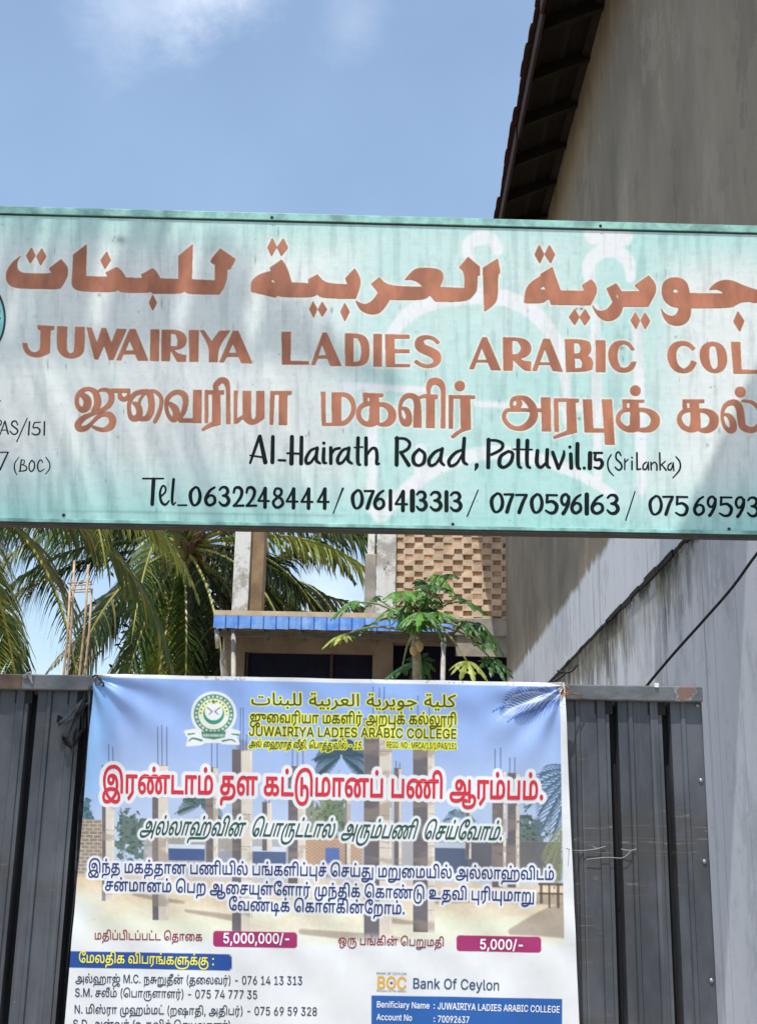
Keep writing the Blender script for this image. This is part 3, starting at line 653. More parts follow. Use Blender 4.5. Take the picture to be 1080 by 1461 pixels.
t.poly([(118,88),(142,88),(225,282),(170,280),(150,235),(80,235),(65,275),(40,275)], [(113,145),(145,222),(85,222)])
t.poly([(240,88),(330,90),(385,105),(408,145),(400,180),(370,205),(335,213),(365,230),(405,232),(402,285),(362,283),(298,215),(295,283),(243,283)], [(293,105),(325,108),(348,140),(345,170),(325,190),(293,190)])
t.poly([(478,98),(515,98),(592,290),(535,285),(520,250),(450,250),(438,285),(415,283)], [(488,150),(518,238),(455,237)])
t.poly([(607,100),(700,100),(750,115),(762,150),(755,180),(735,195),(762,210),(772,240),(765,275),(730,290),(615,290)], [(658,118),(690,122),(702,150),(695,180),(660,188)], [(663,210),(695,212),(712,235),(705,270),(665,272)])
t.poly([(790,105),(845,107),(845,293),(792,290)])
t.poly([(1018,160),(1002,165),(985,138),(955,125),(925,140),(915,180),(918,230),(935,265),(965,272),(990,255),(1000,235),(1028,232),(1015,270),(985,292),(940,297),(900,280),(872,240),(862,190),(872,145),(900,115),(945,105),(990,118)])
def latin_L(t, dx=0): t.poly([(815+dx,200),(905+dx,200),(918+dx,487),(1190+dx,490),(1190+dx,522),(842+dx,522)])
def latin_C(t, dx=0): t.poly([(x+dx,y) for x, y in [(445,262),(418,285),(380,245),(330,230),(285,240),(255,275),(245,340),(255,410),(285,460),(330,478),(380,450),(410,390),(458,412),(430,470),(380,510),(320,520),(250,505),(195,455),(165,380),(162,310),(185,245),(240,200),(310,190),(380,200)]])
def latin_E(t, dx=0): t.poly([(x+dx,y) for x, y in [(800,200),(1050,205),(1050,238),(892,238),(892,345),(1050,348),(1050,382),(892,382),(895,488),(1055,490),(1055,524),(805,522)]])
t = T(930, 460, 7.2, EN)
latin_C(t)
t.poly([(630,197),(700,215),(750,270),(770,340),(770,410),(745,475),(690,512),(640,518),(580,500),(525,450),(495,370),(492,300),(520,240),(570,205)], [(620,232),(655,245),(668,290),(680,380),(680,450),(660,478),(625,478),(600,440),(585,350),(585,280),(595,245)])
latin_L(t); latin_L(t, 420); latin_E(t, 880); latin_C(t, 1830); t.poly([(2180,390),(2300,390),(2300,520),(2265,520),(2262,425),(2180,425)]); latin_E(t, 1570)
# Tamil
t = T(90, 530, 6.353, TM)
t.st((178,213,50),(218,255,74),(215,318,74),(172,348,52),(130,305,38),(128,235,38),(165,180,40),(230,157,36),(285,182,50),(310,240,66),(312,300,66),(285,340,44),(262,352,12))
t.st((325,175,18),(350,165,28),(390,165,34),(430,190,50),(440,245,52),(415,305,45),(350,350,36),(260,385,36),(180,425,50),(135,480,62),(155,518,58),(215,508,45),(265,462,30),(315,412,36),(370,386,40),(425,395,56),(450,445,64),(430,500,60),(370,527,40),(320,520,34),(275,503,26))
t.fl((440,173,34),(606,173,34)); t.st((514,190,30),(520,235,42),(555,251,42),(588,230,36),(598,178,16))
t.st((720,180,40),(650,205,42),(605,270,36),(598,340,34),(615,412,45),(655,425,60),(690,395,58),(690,340,58),(668,302,46),(640,285,26))
t.st((690,330,28),(695,265,22),(735,200,24)); t.st((720,180,40),(780,195,58),(800,270,60),(797,350,60),(768,415,54),(730,428,44),(705,430,38))
t.st((770,178,22),(830,178,28),(885,230,32),(890,300,34),(865,390,36),(832,455,28), cap=True)
t = T(240, 530, 5.684, TM)
t.st((18,262,36),(58,305,58),(66,360,58),(42,390,44),(5,360,30),(-14,300,30),(-10,230,34),(30,182,36),(85,166,38),(132,195,50),(142,250,46),(127,320,38),(102,370,28),(95,398,24))
t.fl((92,397,30),(250,397,30)); t.fl((237,150,66),(235,414,66))
t.fl((312,150,26),(310,416,24)); t.poly([(302,152),(452,154),(450,185),(302,180)])
t.poly([(358,155),(420,155),(424,428),(350,445),(280,480),(273,468),(310,435),(358,408)])
t.st((392,158,36),(386,112,44),(430,70,46),(468,82,48),(484,130,36),(486,200,30)); t.fl((486,198,30),(487,424,30))
t.poly([(535,155),(562,155),(556,385),(605,355),(605,158),(672,158),(670,355),(678,385),(692,392),(708,380),(715,345),(715,158),(780,158),(780,375),(740,408),(690,432),(650,425),(620,400),(606,378),(560,422),(533,422)])
t.poly([(830,160),(1000,160),(998,185),(965,188),(963,432),(897,432),(900,185),(862,185),(850,430),(823,430)])
t = T(440, 530, 7.714, TM)
t.poly([(140,225),(185,225),(188,570),(262,565),(258,232),(380,228),(450,245),(500,300),(522,380),(515,450),(480,520),(430,575),(370,598),(150,592)], [(358,268),(410,275),(450,310),(478,370),(475,440),(445,500),(400,540),(358,555)])
t.poly([(600,235),(820,245),(822,275),(772,280),(775,340),(840,340),(910,370),(955,425),(968,490),(945,555),(895,595),(840,605),(790,600),(755,580),(720,600),(670,608),(610,595),(560,555),(530,500),(530,430),(560,375),(608,340)], [(650,280),(675,285),(675,330),(645,335)], [(635,380),(678,372),(672,530),(650,555),(615,545),(580,505),(570,450),(585,405)], [(780,380),(830,385),(870,420),(885,470),(870,530),(830,560),(780,570)])
t = T(560, 530, 7.714, TM)
t.st((100,398,22),(150,420,56),(180,485,66),(168,560,82),(125,560,68),(88,500,36),(82,400,36),(103,320,42),(150,272,54),(205,265,58),(252,292,70),(272,350,80),(275,430,82)); t.fl((275,425,82),(275,615,86))
t.st((296,285,26),(360,268,38),(420,270,38)); t.fl((400,274,40),(495,278,42)); t.fl((418,262,90),(418,616,92))
t.st((400,250,30),(397,180,50),(422,120,72),(475,104,74),(528,130,74),(555,190,52),(558,280,42)); t.fl((558,275,42),(555,620,44))
t.poly([(622,260),(908,265),(905,295),(852,298),(862,632),(760,660),(668,732),(640,718),(700,665),(755,632),(748,295),(668,292),(662,625),(622,625)]); t.dot(740, 158, 54)
t = T(700, 540, 7.714, TM)
t.st((255,335,40),(226,285,32),(250,225,40),(330,205,40),(400,235,70),(458,310,88),(475,400,94),(440,480,88),(370,535,64),(290,548,44),(210,520,42),(155,455,42),(148,395,40),(178,350,34),(230,342,34),(430,346,34))
t.st((255,325,34),(300,308,48),(318,270,60),(295,232,40)); t.fl((470,346,32),(566,346,32)); t.poly([(555,210),(655,210),(662,578),(568,578)])
t.poly([(698,218),(968,225),(968,258),(930,262),(948,590),(850,615),(695,662),(688,640),(840,575),(838,252),(740,252),(748,582),(705,582)])
t = T(820, 540, 7.714, TM)
t.poly([(90,230),(185,230),(200,550),(325,553),(300,230),(405,230),(438,725),(335,725),(328,590),(110,590)])
t.poly([(525,232),(762,235),(762,260),(700,262),(702,325),(780,325),(860,350),(920,400),(938,460),(920,530),(860,580),(800,592),(740,590),(695,575),(640,592),(580,590),(510,555),(460,500),(452,430),(480,370),(530,335)], [(570,265),(605,265),(605,325),(570,322)], [(550,365),(612,362),(610,510),(585,528),(540,515),(500,470),(495,420),(515,385)], [(710,360),(770,365),(820,400),(845,450),(830,510),(790,540),(715,548)]); t.dot(666, 133, 56)
t = T(940, 540, 7.714, TM)
t.poly([(262,232),(498,232),(498,265),(440,265),(440,330),(510,330),(590,350),(645,400),(660,460),(645,530),(590,580),(530,600),(470,592),(432,570),(380,592),(310,585),(245,550),(205,490),(200,430),(225,375),(265,340)], [(305,268),(340,265),(342,325),(310,328)], [(300,370),(350,365),(352,510),(330,535),(290,520),(255,475),(245,430),(260,390)], [(452,370),(500,375),(545,405),(565,450),(550,510),(510,545),(455,548)])
def tamil_la(t, dx=0): t.st((716,395,22),(765,405,46),(810,470,70),(818,550,80),(780,572,58),(728,530,40),(700,450,34),(700,370,36),(730,300,44),(790,265,60),(850,272,75),(888,330,85),(903,430,85),(920,520,80),(980,560,70),(1050,560,64),(1110,500,50),(1115,400,44),(1090,320,40),(1030,265,34),(980,250,28),(920,248,24), dx=dx)
tamil_la(t); t.dot(895, 148, 57); tamil_la(t, 560); t.st((1760,590,60),(1800,640,50),(1900,600,50)); t.poly([(1960,240),(2000,240),(2000,600),(1960,600)]); t.poly([(1960,240),(2200,240),(2200,270),(2160,270),(2165,600),(2080,640),(2070,600),(2080,275),(1960,270)])
# address line
t = T(340, 610, 4.154, BK)
t.st((125,52,16),(98,130,16),(70,210,12)); t.st((128,52,20),(160,205,24)); t.st((70,165,9),(160,178,11))
t.st((205,55,20),(202,205,22)); t.st((240,193,13),(278,195,13))
t.st((318,55,22),(315,212,24)); t.st((375,58,20),(372,212,22)); t.st((290,152,11),(375,155,12))
for dx in (0, 188):
    t.st((470,120,13),(430,135,15),(402,180,18),(405,210,18),(430,205,15),(460,160,13),(470,125,15), dx=dx); t.st((468,120,17),(462,190,19),(485,212,13), dx=dx)
t.dot(507, 92, 10); t.st((507,125,18),(505,200,20),(522,210,11))
t.st((548,120,19),(548,212,19)); t.st((550,160,14),(570,130,15),(600,122,15))
t.st((710,62,20),(708,200,20),(722,220,13)); t.st((688,118,9),(738,115,9))
t.st((757,62,20),(757,218,20)); t.st((760,165,13),(790,125,15),(815,128,18),(822,170,19),(820,212,18),(835,214,11))
t.st((940,62,22),(938,220,22)); t.st((932,64,13),(985,66,15),(1015,90,17),(1005,125,17),(962,150,15)); t.st((962,146,17),(1010,222,21))
t = T(540, 610, 4.154, BK)
t.st((240,128,15),(208,165,20),(210,208,20),(238,225,15),(268,205,20),(272,155,18),(240,128,15))
t.st((380,125,13),(335,145,17),(300,190,20),(307,224,18),(340,213,15),(370,165,13)); t.st((378,125,18),(368,195,19),(388,222,13))
t.st((500,130,13),(455,150,17),(418,195,20),(427,227,17),(465,210,15),(500,150,11)); t.st((508,65,20),(502,190,20),(525,218,13))
t.st((582,222,22),(580,235,18),(572,252,7))
t.st((652,72,22),(650,235,22)); t.st((646,75,13),(700,77,15),(735,97,18),(725,130,17),(670,160,15))
t.st((770,140,15),(725,170,20),(717,220,22),(745,235,17),(783,205,20),(795,155,18),(770,140,15))
t.st((828,75,22),(828,212,20),(845,238,13)); t.st((882,78,22),(880,212,20),(898,238,13)); t.st((800,128,9),(910,130,9))
t.st((942,137,20),(938,208,22),(960,236,17),(990,212,15)); t.st((1000,132,20),(998,218,20),(1015,238,13))
t = T(760, 610, 4.154, BK)
t.st((118,147,19),(152,240,20)); t.st((155,238,15),(182,170,18),(185,140,12))
t.dot(220, 115, 10); t.st((225,157,20),(228,238,22)); t.st((265,97,22),(265,222,22),(280,244,13)); t.dot(305, 240, 10)
t.st((340,152,24),(338,240,24)); t.st((362,150,13),(410,150,13)); t.st((372,152,15),(370,190,15),(400,190,18),(412,215,20),(395,241,17),(365,235,11))
t.st((465,160,7),(445,200,9),(450,250,9),(478,285,6)); t.st((522,165,8),(510,145,9),(495,155,9),(495,185,10),(520,210,10),(528,235,10),(510,252,9),(488,235,8))
t.st((545,185,8),(545,248,8)); t.st((547,205,7),(565,188,7)); t.st((588,200,9),(588,248,9)); t.dot(588, 178, 6); t.st((617,150,10),(618,246,10)); t.st((618,248,9),(640,245,8))
t.st((672,205,8),(655,220,8),(655,245,9),(672,245,8),(682,215,7)); t.st((684,205,8),(686,250,8)); t.st((700,205,8),(702,250,9)); t.st((703,220,7),(720,205,7),(735,220,9),(735,252,9))
t.st((752,150,9),(755,250,9)); t.st((757,225,7),(785,200,7)); t.st((765,220,7),(790,252,9)); t.st((820,210,8),(803,225,8),(803,248,9),(820,248,8),(830,218,7)); t.st((832,208,8),(836,255,8)); t.st((848,172,7),(872,205,9),(870,250,9),(830,298,6))
# telephone line
DIG = {'0': [[(.5,.02,.14),(.16,.25,.2),(.1,.55,.22),(.25,.9,.17),(.5,.98,.14),(.8,.8,.2),(.9,.45,.2),(.75,.1,.16),(.5,.02,.14)]],
 '1': [[(.5,0,1),(.5,1,1)]],
 '2': [[(.08,.28,.14),(.2,.06,.16),(.55,.02,.18),(.8,.2,.2),(.7,.5,.18),(.35,.8,.15),(.08,.96,.14)], [(.08,.96,.15),(.95,.95,.14)]],
 '3': [[(.08,.16,.13),(.3,.03,.15),(.65,.05,.18),(.8,.24,.2),(.62,.42,.17),(.35,.46,.13)], [(.35,.46,.13),(.72,.52,.2),(.88,.74,.22),(.65,.95,.2),(.3,.95,.16),(.06,.8,.12)]],
 '4': [[(.62,.02,.16),(.4,.3,.14),(.05,.66,.13)], [(.05,.67,.13),(.98,.68,.13)], [(.66,.02,.22),(.64,1,.22)]],
 '5': [[(.1,.04,.13),(.9,.05,.13)], [(.16,.05,.16),(.12,.42,.16)], [(.14,.42,.14),(.55,.38,.18),(.88,.6,.22),(.75,.92,.2),(.4,.99,.16),(.04,.86,.12)]],
 '6': [[(.85,.03,.13),(.45,.22,.17),(.14,.6,.2),(.2,.88,.2),(.5,.98,.17),(.85,.82,.19),(.82,.55,.17),(.5,.46,.14),(.2,.62,.13)]],
 '7': [[(.04,.05,.13),(.92,.05,.14)], [(.9,.07,.17),(.6,.45,.2),(.3,.97,.22)]],
 '8': [[(.5,.46,.15),(.22,.3,.16),(.3,.06,.15),(.55,.02,.15),(.78,.12,.17),(.74,.32,.17),(.45,.48,.16),(.12,.72,.18),(.28,.96,.17),(.6,.98,.17),(.9,.8,.19),(.78,.56,.17),(.5,.46,.15)]],
 '9': [[(.82,.2,.17),(.6,.02,.15),(.25,.1,.17),(.14,.35,.17),(.35,.55,.16),(.62,.48,.14),(.84,.2,.15)], [(.84,.15,.18),(.78,.5,.2),(.5,.85,.2),(.3,1,.22)]]}
def digit(x0, y0, k, ch, a, b, y1, y2, wt=1.0, dest=None):
    w = b - a
    for sk in DIG[ch]:
        ref = 62 * k / 4.154 * (1.55 if dest is None else 1) if ch != '1' else w * (1.25 if dest is None else 1)
        (dest or TEL).stroke([(x0 + (a + w * x) / k, y0 + (y1 + (y2 - y1) * y) / k, (ref * ww * wt) / k) for x, y, ww in sk])
k = 3.6
t = T(190, 670, k, TEL)
t.st((50,46,8),(155,46,8)); t.st((105,50,18),(98,178,17)); t.st((140,140,8),(165,115,9),(165,90,9),(150,85,9),(138,120,11),(145,165,13),(165,180,11),(185,160,7)); t.st((208,50,13),(200,150,13),(205,180,9),(218,168,6)); t.st((230,183,8),(275,183,8)); t.st((1075,95,5),(1028,225,5))
for ch, a, b, y1, y2 in (('0',288,350,88,185),('6',365,428,88,185),('3',440,498,88,187),('2',512,570,90,190),('2',578,635,90,190),('4',640,698,95,193),('8',712,775,95,195),('4',785,845,98,196),('4',862,922,98,198),('4',945,1005,98,198)): digit(190, 670, k, ch, a, b, y1, y2, 1.05)
for x0, ds in ((460, (('0',172,243,78,190),('7',248,308,80,190),('6',302,372,80,193),('1',395,411,84,195),('4',430,503,87,200),('1',522,544,88,198),('3',555,622,88,200),('3',637,710,90,202),('1',726,744,92,200),('3',756,828,92,205))), (670, (('0',122,203,97,212),('7',203,263,100,212),('7',272,343,103,215),('0',360,436,102,215),('5',448,525,105,217),('9',535,598,103,218),('6',597,667,105,218),('1',684,704,107,218),('6',715,798,107,220),('3',812,888,107,222)))):
    for d in ds: digit(x0, 680, 4.154, *d, 1.12)
t = T(460, 680, 4.154, TEL); t.st((125,68,6),(65,215,6)); t.st((922,80,6),(858,235,7))
t = T(670, 680, 4.154, TEL); t.st((980,88,6),(925,258,7))
for d in (('0',245,353,92,240),('7',352,438,94,240),('5',450,553,96,245),('6',587,680,97,243),('9',690,773,98,245),('5',788,895,100,250),('9',905,993,102,253),('3',1003,1098,105,255),('2',1115,1200,106,256),('8',1215,1300,108,258)): digit(880, 690, 5.4, *d, 1.0)
# registration lines on the left
t = T(0, 560, 7.714, REG)
t.dot(2, 92, 8); t.st((-40,310,14),(-42,462,16)); t.st((-40,305,13),(0,305,13),(18,330,13),(0,360,13),(-38,375,12)); t.st((55,314,14),(0,462,12)); t.st((55,314,16),(90,455,17)); t.st((12,412,11),(80,414,11))
t.st((195,355,13),(175,315,15),(140,320,17),(130,355,17),(165,385,17),(195,415,17),(180,452,15),(145,458,15),(110,425,13)); t.st((300,282,11),(185,540,13)); t.st((325,322,17),(315,465,17))
t.st((380,330,12),(445,325,12)); t.st((380,330,13),(365,385,13),(410,385,15),(440,415,17),(425,455,17),(385,465,15),(350,445,11)); t.st((490,322,17),(487,468,17))
t.st((0,658,13),(90,656,13)); t.st((90,658,15),(0,850,20)); t.st((210,710,8),(165,775,13),(160,845,15),(185,905,9))
t.st((235,740,15),(220,865,17)); t.st((240,742,10),(268,748,11),(262,785,11),(240,795,9)); t.st((245,795,9),(290,815,13),(285,855,15),(210,868,11)); t.st((350,745,14),(322,790,15),(325,850,15),(350,868,14),(378,830,15),(378,775,15),(350,745,14)); t.st((470,770,12),(455,742,11),(430,755,13),(415,800,15),(420,850,15),(445,868,13),(490,840,8)); t.st((505,712,11),(545,775,13),(545,840,13),(500,898,8))
for i, (ch, x) in enumerate(zip('/1/31/', (-70, -110, -160, -210, -250, -300))): 
    if ch == '/': t.st((x + 20, 285, 11), (x - 40, 530, 13))
    else: digit(0, 560, 7.714, ch, x - (8 if ch == '1' else 35), x + (8 if ch == '1' else 35), 318, 462, .5, REG)
for ch, x in zip('362907', (-90, -190, -290, -390, -490, -590)): digit(0, 560, 7.714, ch, x - 40, x + 35, 660, 850, .5, REG)

# the paint under the letters: white ground, sprayed turquoise edges, pale mosque drawing, cream outlines
ss = 2.0; RX0, RY0 = -340, 270; RW, RH = int(1690 * ss), int(520 * ss)
yy, xx = np.meshgrid(np.arange(RH) / ss + RY0, np.arange(RW) / ss + RX0, indexing='ij')
vv = (yy - (297 + .02593 * xx)) / (446 - .0083 * xx)           # 0 top .. 1 bottom
def srgb(r, g, b): return np.array(lin((r, g, b)))
n1 = vnoise((RH, RW), 160 * ss, 3, 4); n2 = vnoise((RH, RW), 24 * ss, 4, 4, (.35, 3)); n3 = vnoise((RH, RW), 7 * ss, 6, 3)
def sm(x, a, b): t = np.clip((x - a) / (b - a), 0, 1); return t * t * (3 - 2 * t)
teal = np.clip(1 - sm(vv, .0, .2) + (n1 - .5) * .35, 0, 1) * .62 + np.clip(sm(vv, .73, 1.0) + (n1 - .5) * .3, 0, 1) * .72
mid = sm(xx, 420, 560) * (1 - sm(xx, 900, 1010)) * (.62 + (n1 - .5) * .7)
teal = np.clip(np.maximum(teal, mid * .8) + (n2 - .5) * .16 + .05, 0, 1)
paper = srgb(226, 227, 222); tq = srgb(150, 210, 201)
img = paper + (tq - paper) * teal[..., None]
mk = np.zeros((RH, RW), bool)
MQ = Letters()
MQ.stroke([(672,378,14),(668,352,18),(680,340,20),(700,340,18),(710,356,16)]); MQ.stroke([(552,500,15),(562,472,17),(590,443,22),(632,426,24),(700,422,24),(747,436,22),(782,468,20),(800,506,17),(808,560,14),(808,600,12)])
MQ.stroke([(842,402,16),(840,378,18),(856,360,20),(878,358,20),(896,372,18),(900,396,14)]); MQ.stroke([(846,335,26),(890,338,26)]); MQ.stroke([(849,440,14),(851,560,14),(853,680,12)]); MQ.stroke([(908,460,14),(912,560,16),(916,700,13)])
MQ.stroke([(489,550,10),(612,556,9)]); MQ.stroke([(532,555,14),(530,700,14)]); MQ.stroke([(600,640,15),(598,690,15)]); MQ.stroke([(680,576,9),(830,582,9)]); MQ.stroke([(543,735,22),(590,690,20),(640,660,20),(706,645,20),(770,656,18),(825,676,16),(872,704,12)])
MQ.poly([[(516,722),(566,722),(542,748)]])
MQ.mask(mk, RX0, RY0, ss)
f = blur(mk, 3.0) * np.clip(.55 + n3 * .75, 0, 1) * .9
img += (srgb(238, 234, 232) - img) * f[..., None]
ink = np.zeros((RH, RW), bool)
for Lt in (AR, EN, TM): Lt.mask(ink, RX0, RY0, ss)
halo = blur(dilate(ink, 5.0), 1.4)
img += (srgb(250, 232, 214) - img) * (halo * .8)[..., None]
edge = blur(dilate(ink, 1.6), .9); img += (srgb(112, 74, 60) - img) * (edge * .9)[..., None]
# weather: grey runs, specks, patches
img *= (1 - .13 * sm(n2, .5, .72))[..., None]; img *= (1 + (vnoise((RH, RW), 5 * ss, 31, 2, (6, .5)) - .5) * .07)[..., None]
img *= (1 - .07 * sm(n3, .55, .8))[..., None]
rg = np.random.default_rng(8)
for _ in range(150):
    x = rg.uniform(-300, 1300); y = sign_top(x) + rg.uniform(15, 430); r = rg.uniform(.5, 1.5); el = rg.choice([1, 1, 3, 6])
    d = ((xx - x) / r) ** 2 + ((yy - y) / (r * el)) ** 2
    j0, j1 = int((y - RY0 - 14) * ss), int((y - RY0 + 14) * ss); i0, i1 = int((x - RX0 - 6) * ss), int((x - RX0 + 6) * ss)
    j0 = max(j0, 0); i0 = max(i0, 0)
    img[j0:j1, i0:i1] *= (1 - rg.uniform(.2, .6) * np.exp(-d[j0:j1, i0:i1]))[..., None]
for x, y, rx, ry, a in ((172, 342, 12, 8, .5), (141, 420, 3, 3, .6), (822, 440, 2, 1.6, .9), (829, 440, 2.2, 1.8, .9), (826, 597, 2.4, 2.4, .85), (473, 442, 2, 5, .6), (68, 520, 1.5, 9, .5), (737, 534, 1.4, 6, .6), (964, 480, 2, 2, .6), (1026, 614, 2, 5, .5), (886, 496, 5, 3, .5)):
    d = ((xx - x) / rx) ** 2 + ((yy - y) / ry) ** 2; img *= (1 - a * np.exp(-d * 1.4) * np.clip(.4 + n3, 0, 1))[..., None]
rub = np.exp(-((yy - (sign_bot(xx) - 16)) / 2.2) ** 2) * sm(vnoise((RH, RW), 60 * ss, 12, 3, (3, 1)), .5, .75); img *= (1 - .3 * rub)[..., None]
img = np.clip(img, .01, .78)

def axis(a, lo, hi, b, fine, coarse):
    return np.concatenate([np.arange(a, lo, coarse), np.arange(lo, hi, fine), np.linspace(hi, b, max(2, int((b - hi) / coarse)))])
gx = axis(SX0, -15, 1095, SX1, .8, 4.0); gy = np.linspace(0, 1, 560)
GX, GT = np.meshgrid(gx, gy); GY = sign_top(GX) + (sign_bot(GX) - sign_top(GX)) * GT
P = np.stack([GX.ravel(), GY.ravel()], 1)
cc = sample(img, (P[:, 0] - RX0) * ss - .5, (P[:, 1] - RY0) * ss - .5)
m_sign = attr_mat('sign_paint', rough=.42, var=.05, scale=40, spec=.35)
SB = thing('signboard', 'long white and turquoise painted board with brown lettering in three scripts above the gate', 'sign', sgn(540, sign_bot(540)))
grid_mesh('painted_panel', sign_put(P, 0, 0), len(gx), len(gy), cc, m_sign, SB)
m_brown = plain('brown_letter_paint', L3(178, 113, 84), .6, 0, .3, 11, .15, (1, 1, .4))
m_black = plain('black_letter_paint', L3(12, 26, 27), .7, 0, .35, 25, spec=.15)
build_by(AR, cuts(342, 732, 1120), 'arabic_word', m_brown, SB, sign_put); build_by(EN, cuts(375, 650, 928), 'english_word', m_brown, SB, sign_put); build_by(TM, cuts(435, 700, 955), 'tamil_word', m_brown, SB, sign_put)
build_by(BK, cuts(553, 685, 865), 'address_word', m_black, SB, sign_put); build_by(TEL, cuts(490, 683, 900), 'telephone_number', m_black, SB, sign_put); build_by(REG, lambda x, y: int(y > 635), 'registration_line', m_black, SB, sign_put)
# round emblem at the left end
EM = Letters(); EM2 = Letters(); EM3 = Letters(); ex, ey = -64, 454
EM.stroke([(ex + 71 * math.cos(a * math.pi / 24), ey + 71 * math.sin(a * math.pi / 24), 3) for a in range(49)], cap=False)
EM2.disc(ex, ey, 71)
for a in range(0, 40): 
    c_, s_ = math.cos(a * math.pi / 20), math.sin(a * math.pi / 20); EM.stroke([(ex + 58 * c_, ey + 58 * s_, 3), (ex + 65 * c_, ey + 65 * s_, 2.4)], cap=False, smooth=False)
EM.stroke([(ex + 51 * math.cos(a * math.pi / 24), ey + 51 * math.sin(a * math.pi / 24), 2.2) for a in range(49)], cap=False)
EM3.poly([[(ex + 38 * math.cos(a), ey - 2 + 38 * math.sin(a)) for a in np.linspace(-.6, math.pi + .6, 26)] + [(ex + 31 * math.cos(a), ey - 9 + 31 * math.sin(a)) for a in np.linspace(math.pi + .5, -.5, 26)]])
def put_off(b): return lambda P, l: sign_put(P, l, b)
e = EM2.build('emblem', plain('emblem_teal', L3(150, 214, 212), .5), SB, put_off(.0003))
EM.build('ring', plain('emblem_ring', L3(20, 60, 55), .5), e, put_off(.0009)); EM3.build('crescent', plain('emblem_green', L3(40, 120, 90), .5), e, put_off(.0009))
# folded rim, back sheet and fixings
m_rim = plain('sign_rim_paint', L3(142, 190, 178), .45, 0, .4, 14, .2)
m_dark = plain('dark_steel', L3(58, 56, 54), .6, .3, .3, 12)
def rim(name, a, b, w0, w1, d0, d1, mat):
    """a bar along the board: from plan point a to b, w0..w1 across (plan units, + is down), d0..d1 off the face"""
    m = MB(); vs = []
    for x, y in (a, b):
        for w, d in ((w0, d0), (w1, d0), (w1, d1), (w0, d1)): vs.append(sgn(x, y + w) + SN * d)
    m.add(vs, [(0, 1, 2, 3), (7, 6, 5, 4), (0, 4, 5, 1), (1, 5, 6, 2), (2, 6, 7, 3), (3, 7, 4, 0)])
    return m.build(name, mat, SB, bevel=.0015)
tl, tr = (SX0, sign_top(SX0)), (SX1, sign_top(SX1)); bl, br = (SX0, sign_bot(SX0)), (SX1, sign_bot(SX1))
rim('top_rim', tl, tr, -2.5, 7.5, .007, -.035, m_rim)
rim('rim_groove', tl, tr, 7.7, 9.6, .003, -.001, m_dark)
rim('bottom_rim', bl, br, -4, 1.2, .005, -.03, m_rim)
rim('lower_edge', bl, br, 1.4, 5.5, .002, -.04, m_dark)
m = MB()
for (x0, y0), (x1, y1) in (((SX0 + 5, sign_top(SX0) + 9), (SX1 - 5, sign_bot(SX1) - 9)),):
    c = [sgn(SX0 + 2, sign_top(SX0) + 4, -.006), sgn(SX1 - 2, sign_top(SX1) + 4, -.006), sgn(SX1 - 2, sign_bot(SX1) - 2, -.006), sgn(SX0 + 2, sign_bot(SX0) - 2, -.006)]
    c2 = [p - SN * .02 for p in c]; m.add(c + c2, [(0, 1, 2, 3), (7, 6, 5, 4), (0, 4, 5, 1), (1, 5, 6, 2), (2, 6, 7, 3), (3, 7, 4, 0)])
m.build('back_frame', m_dark, SB)
for x, y in ((388, 311), (856, 323), (91, 735), (646, 748), (1040, 755), (-200, 300), (1250, 335)):
    m = MB(); p = sgn(x, y, .007 if y < 400 else .002); m.sphere(p, (.006, .006, .006), n=8, m=4); m.build('screw', m_dark, SB)
m = MB(); p = sgn(868, 318, -.01); m.add([sgn(860, 322, -.012), sgn(872, 322, -.012), sgn(869, 300, -.03), sgn(866, 322, -.05)], [(0, 1, 2), (1, 3, 2), (3, 0, 2), (0, 3, 1)]); m.build('bracket_tip', m_dark, SB)
for px in (-300,):
    p = sgn(px, sign_bot(px), -.07); q = sgn(px, sign_top(px), -.07); m = MB(); m.box((p.x - .03, p.y - .03, 0), (p.x + .03, p.y + .03, q.z - .03)); m.build('support_post', m_dark, SB, bevel=.004)
for py in (430, 640):
    p = sgn(1240, py + 22, -.03); m = MB(); m.obox(p, (p.x, 4.32, p.z), .04, .04, Vector((0, 0, 1))); m.build('wall_bracket', m_dark, SB)
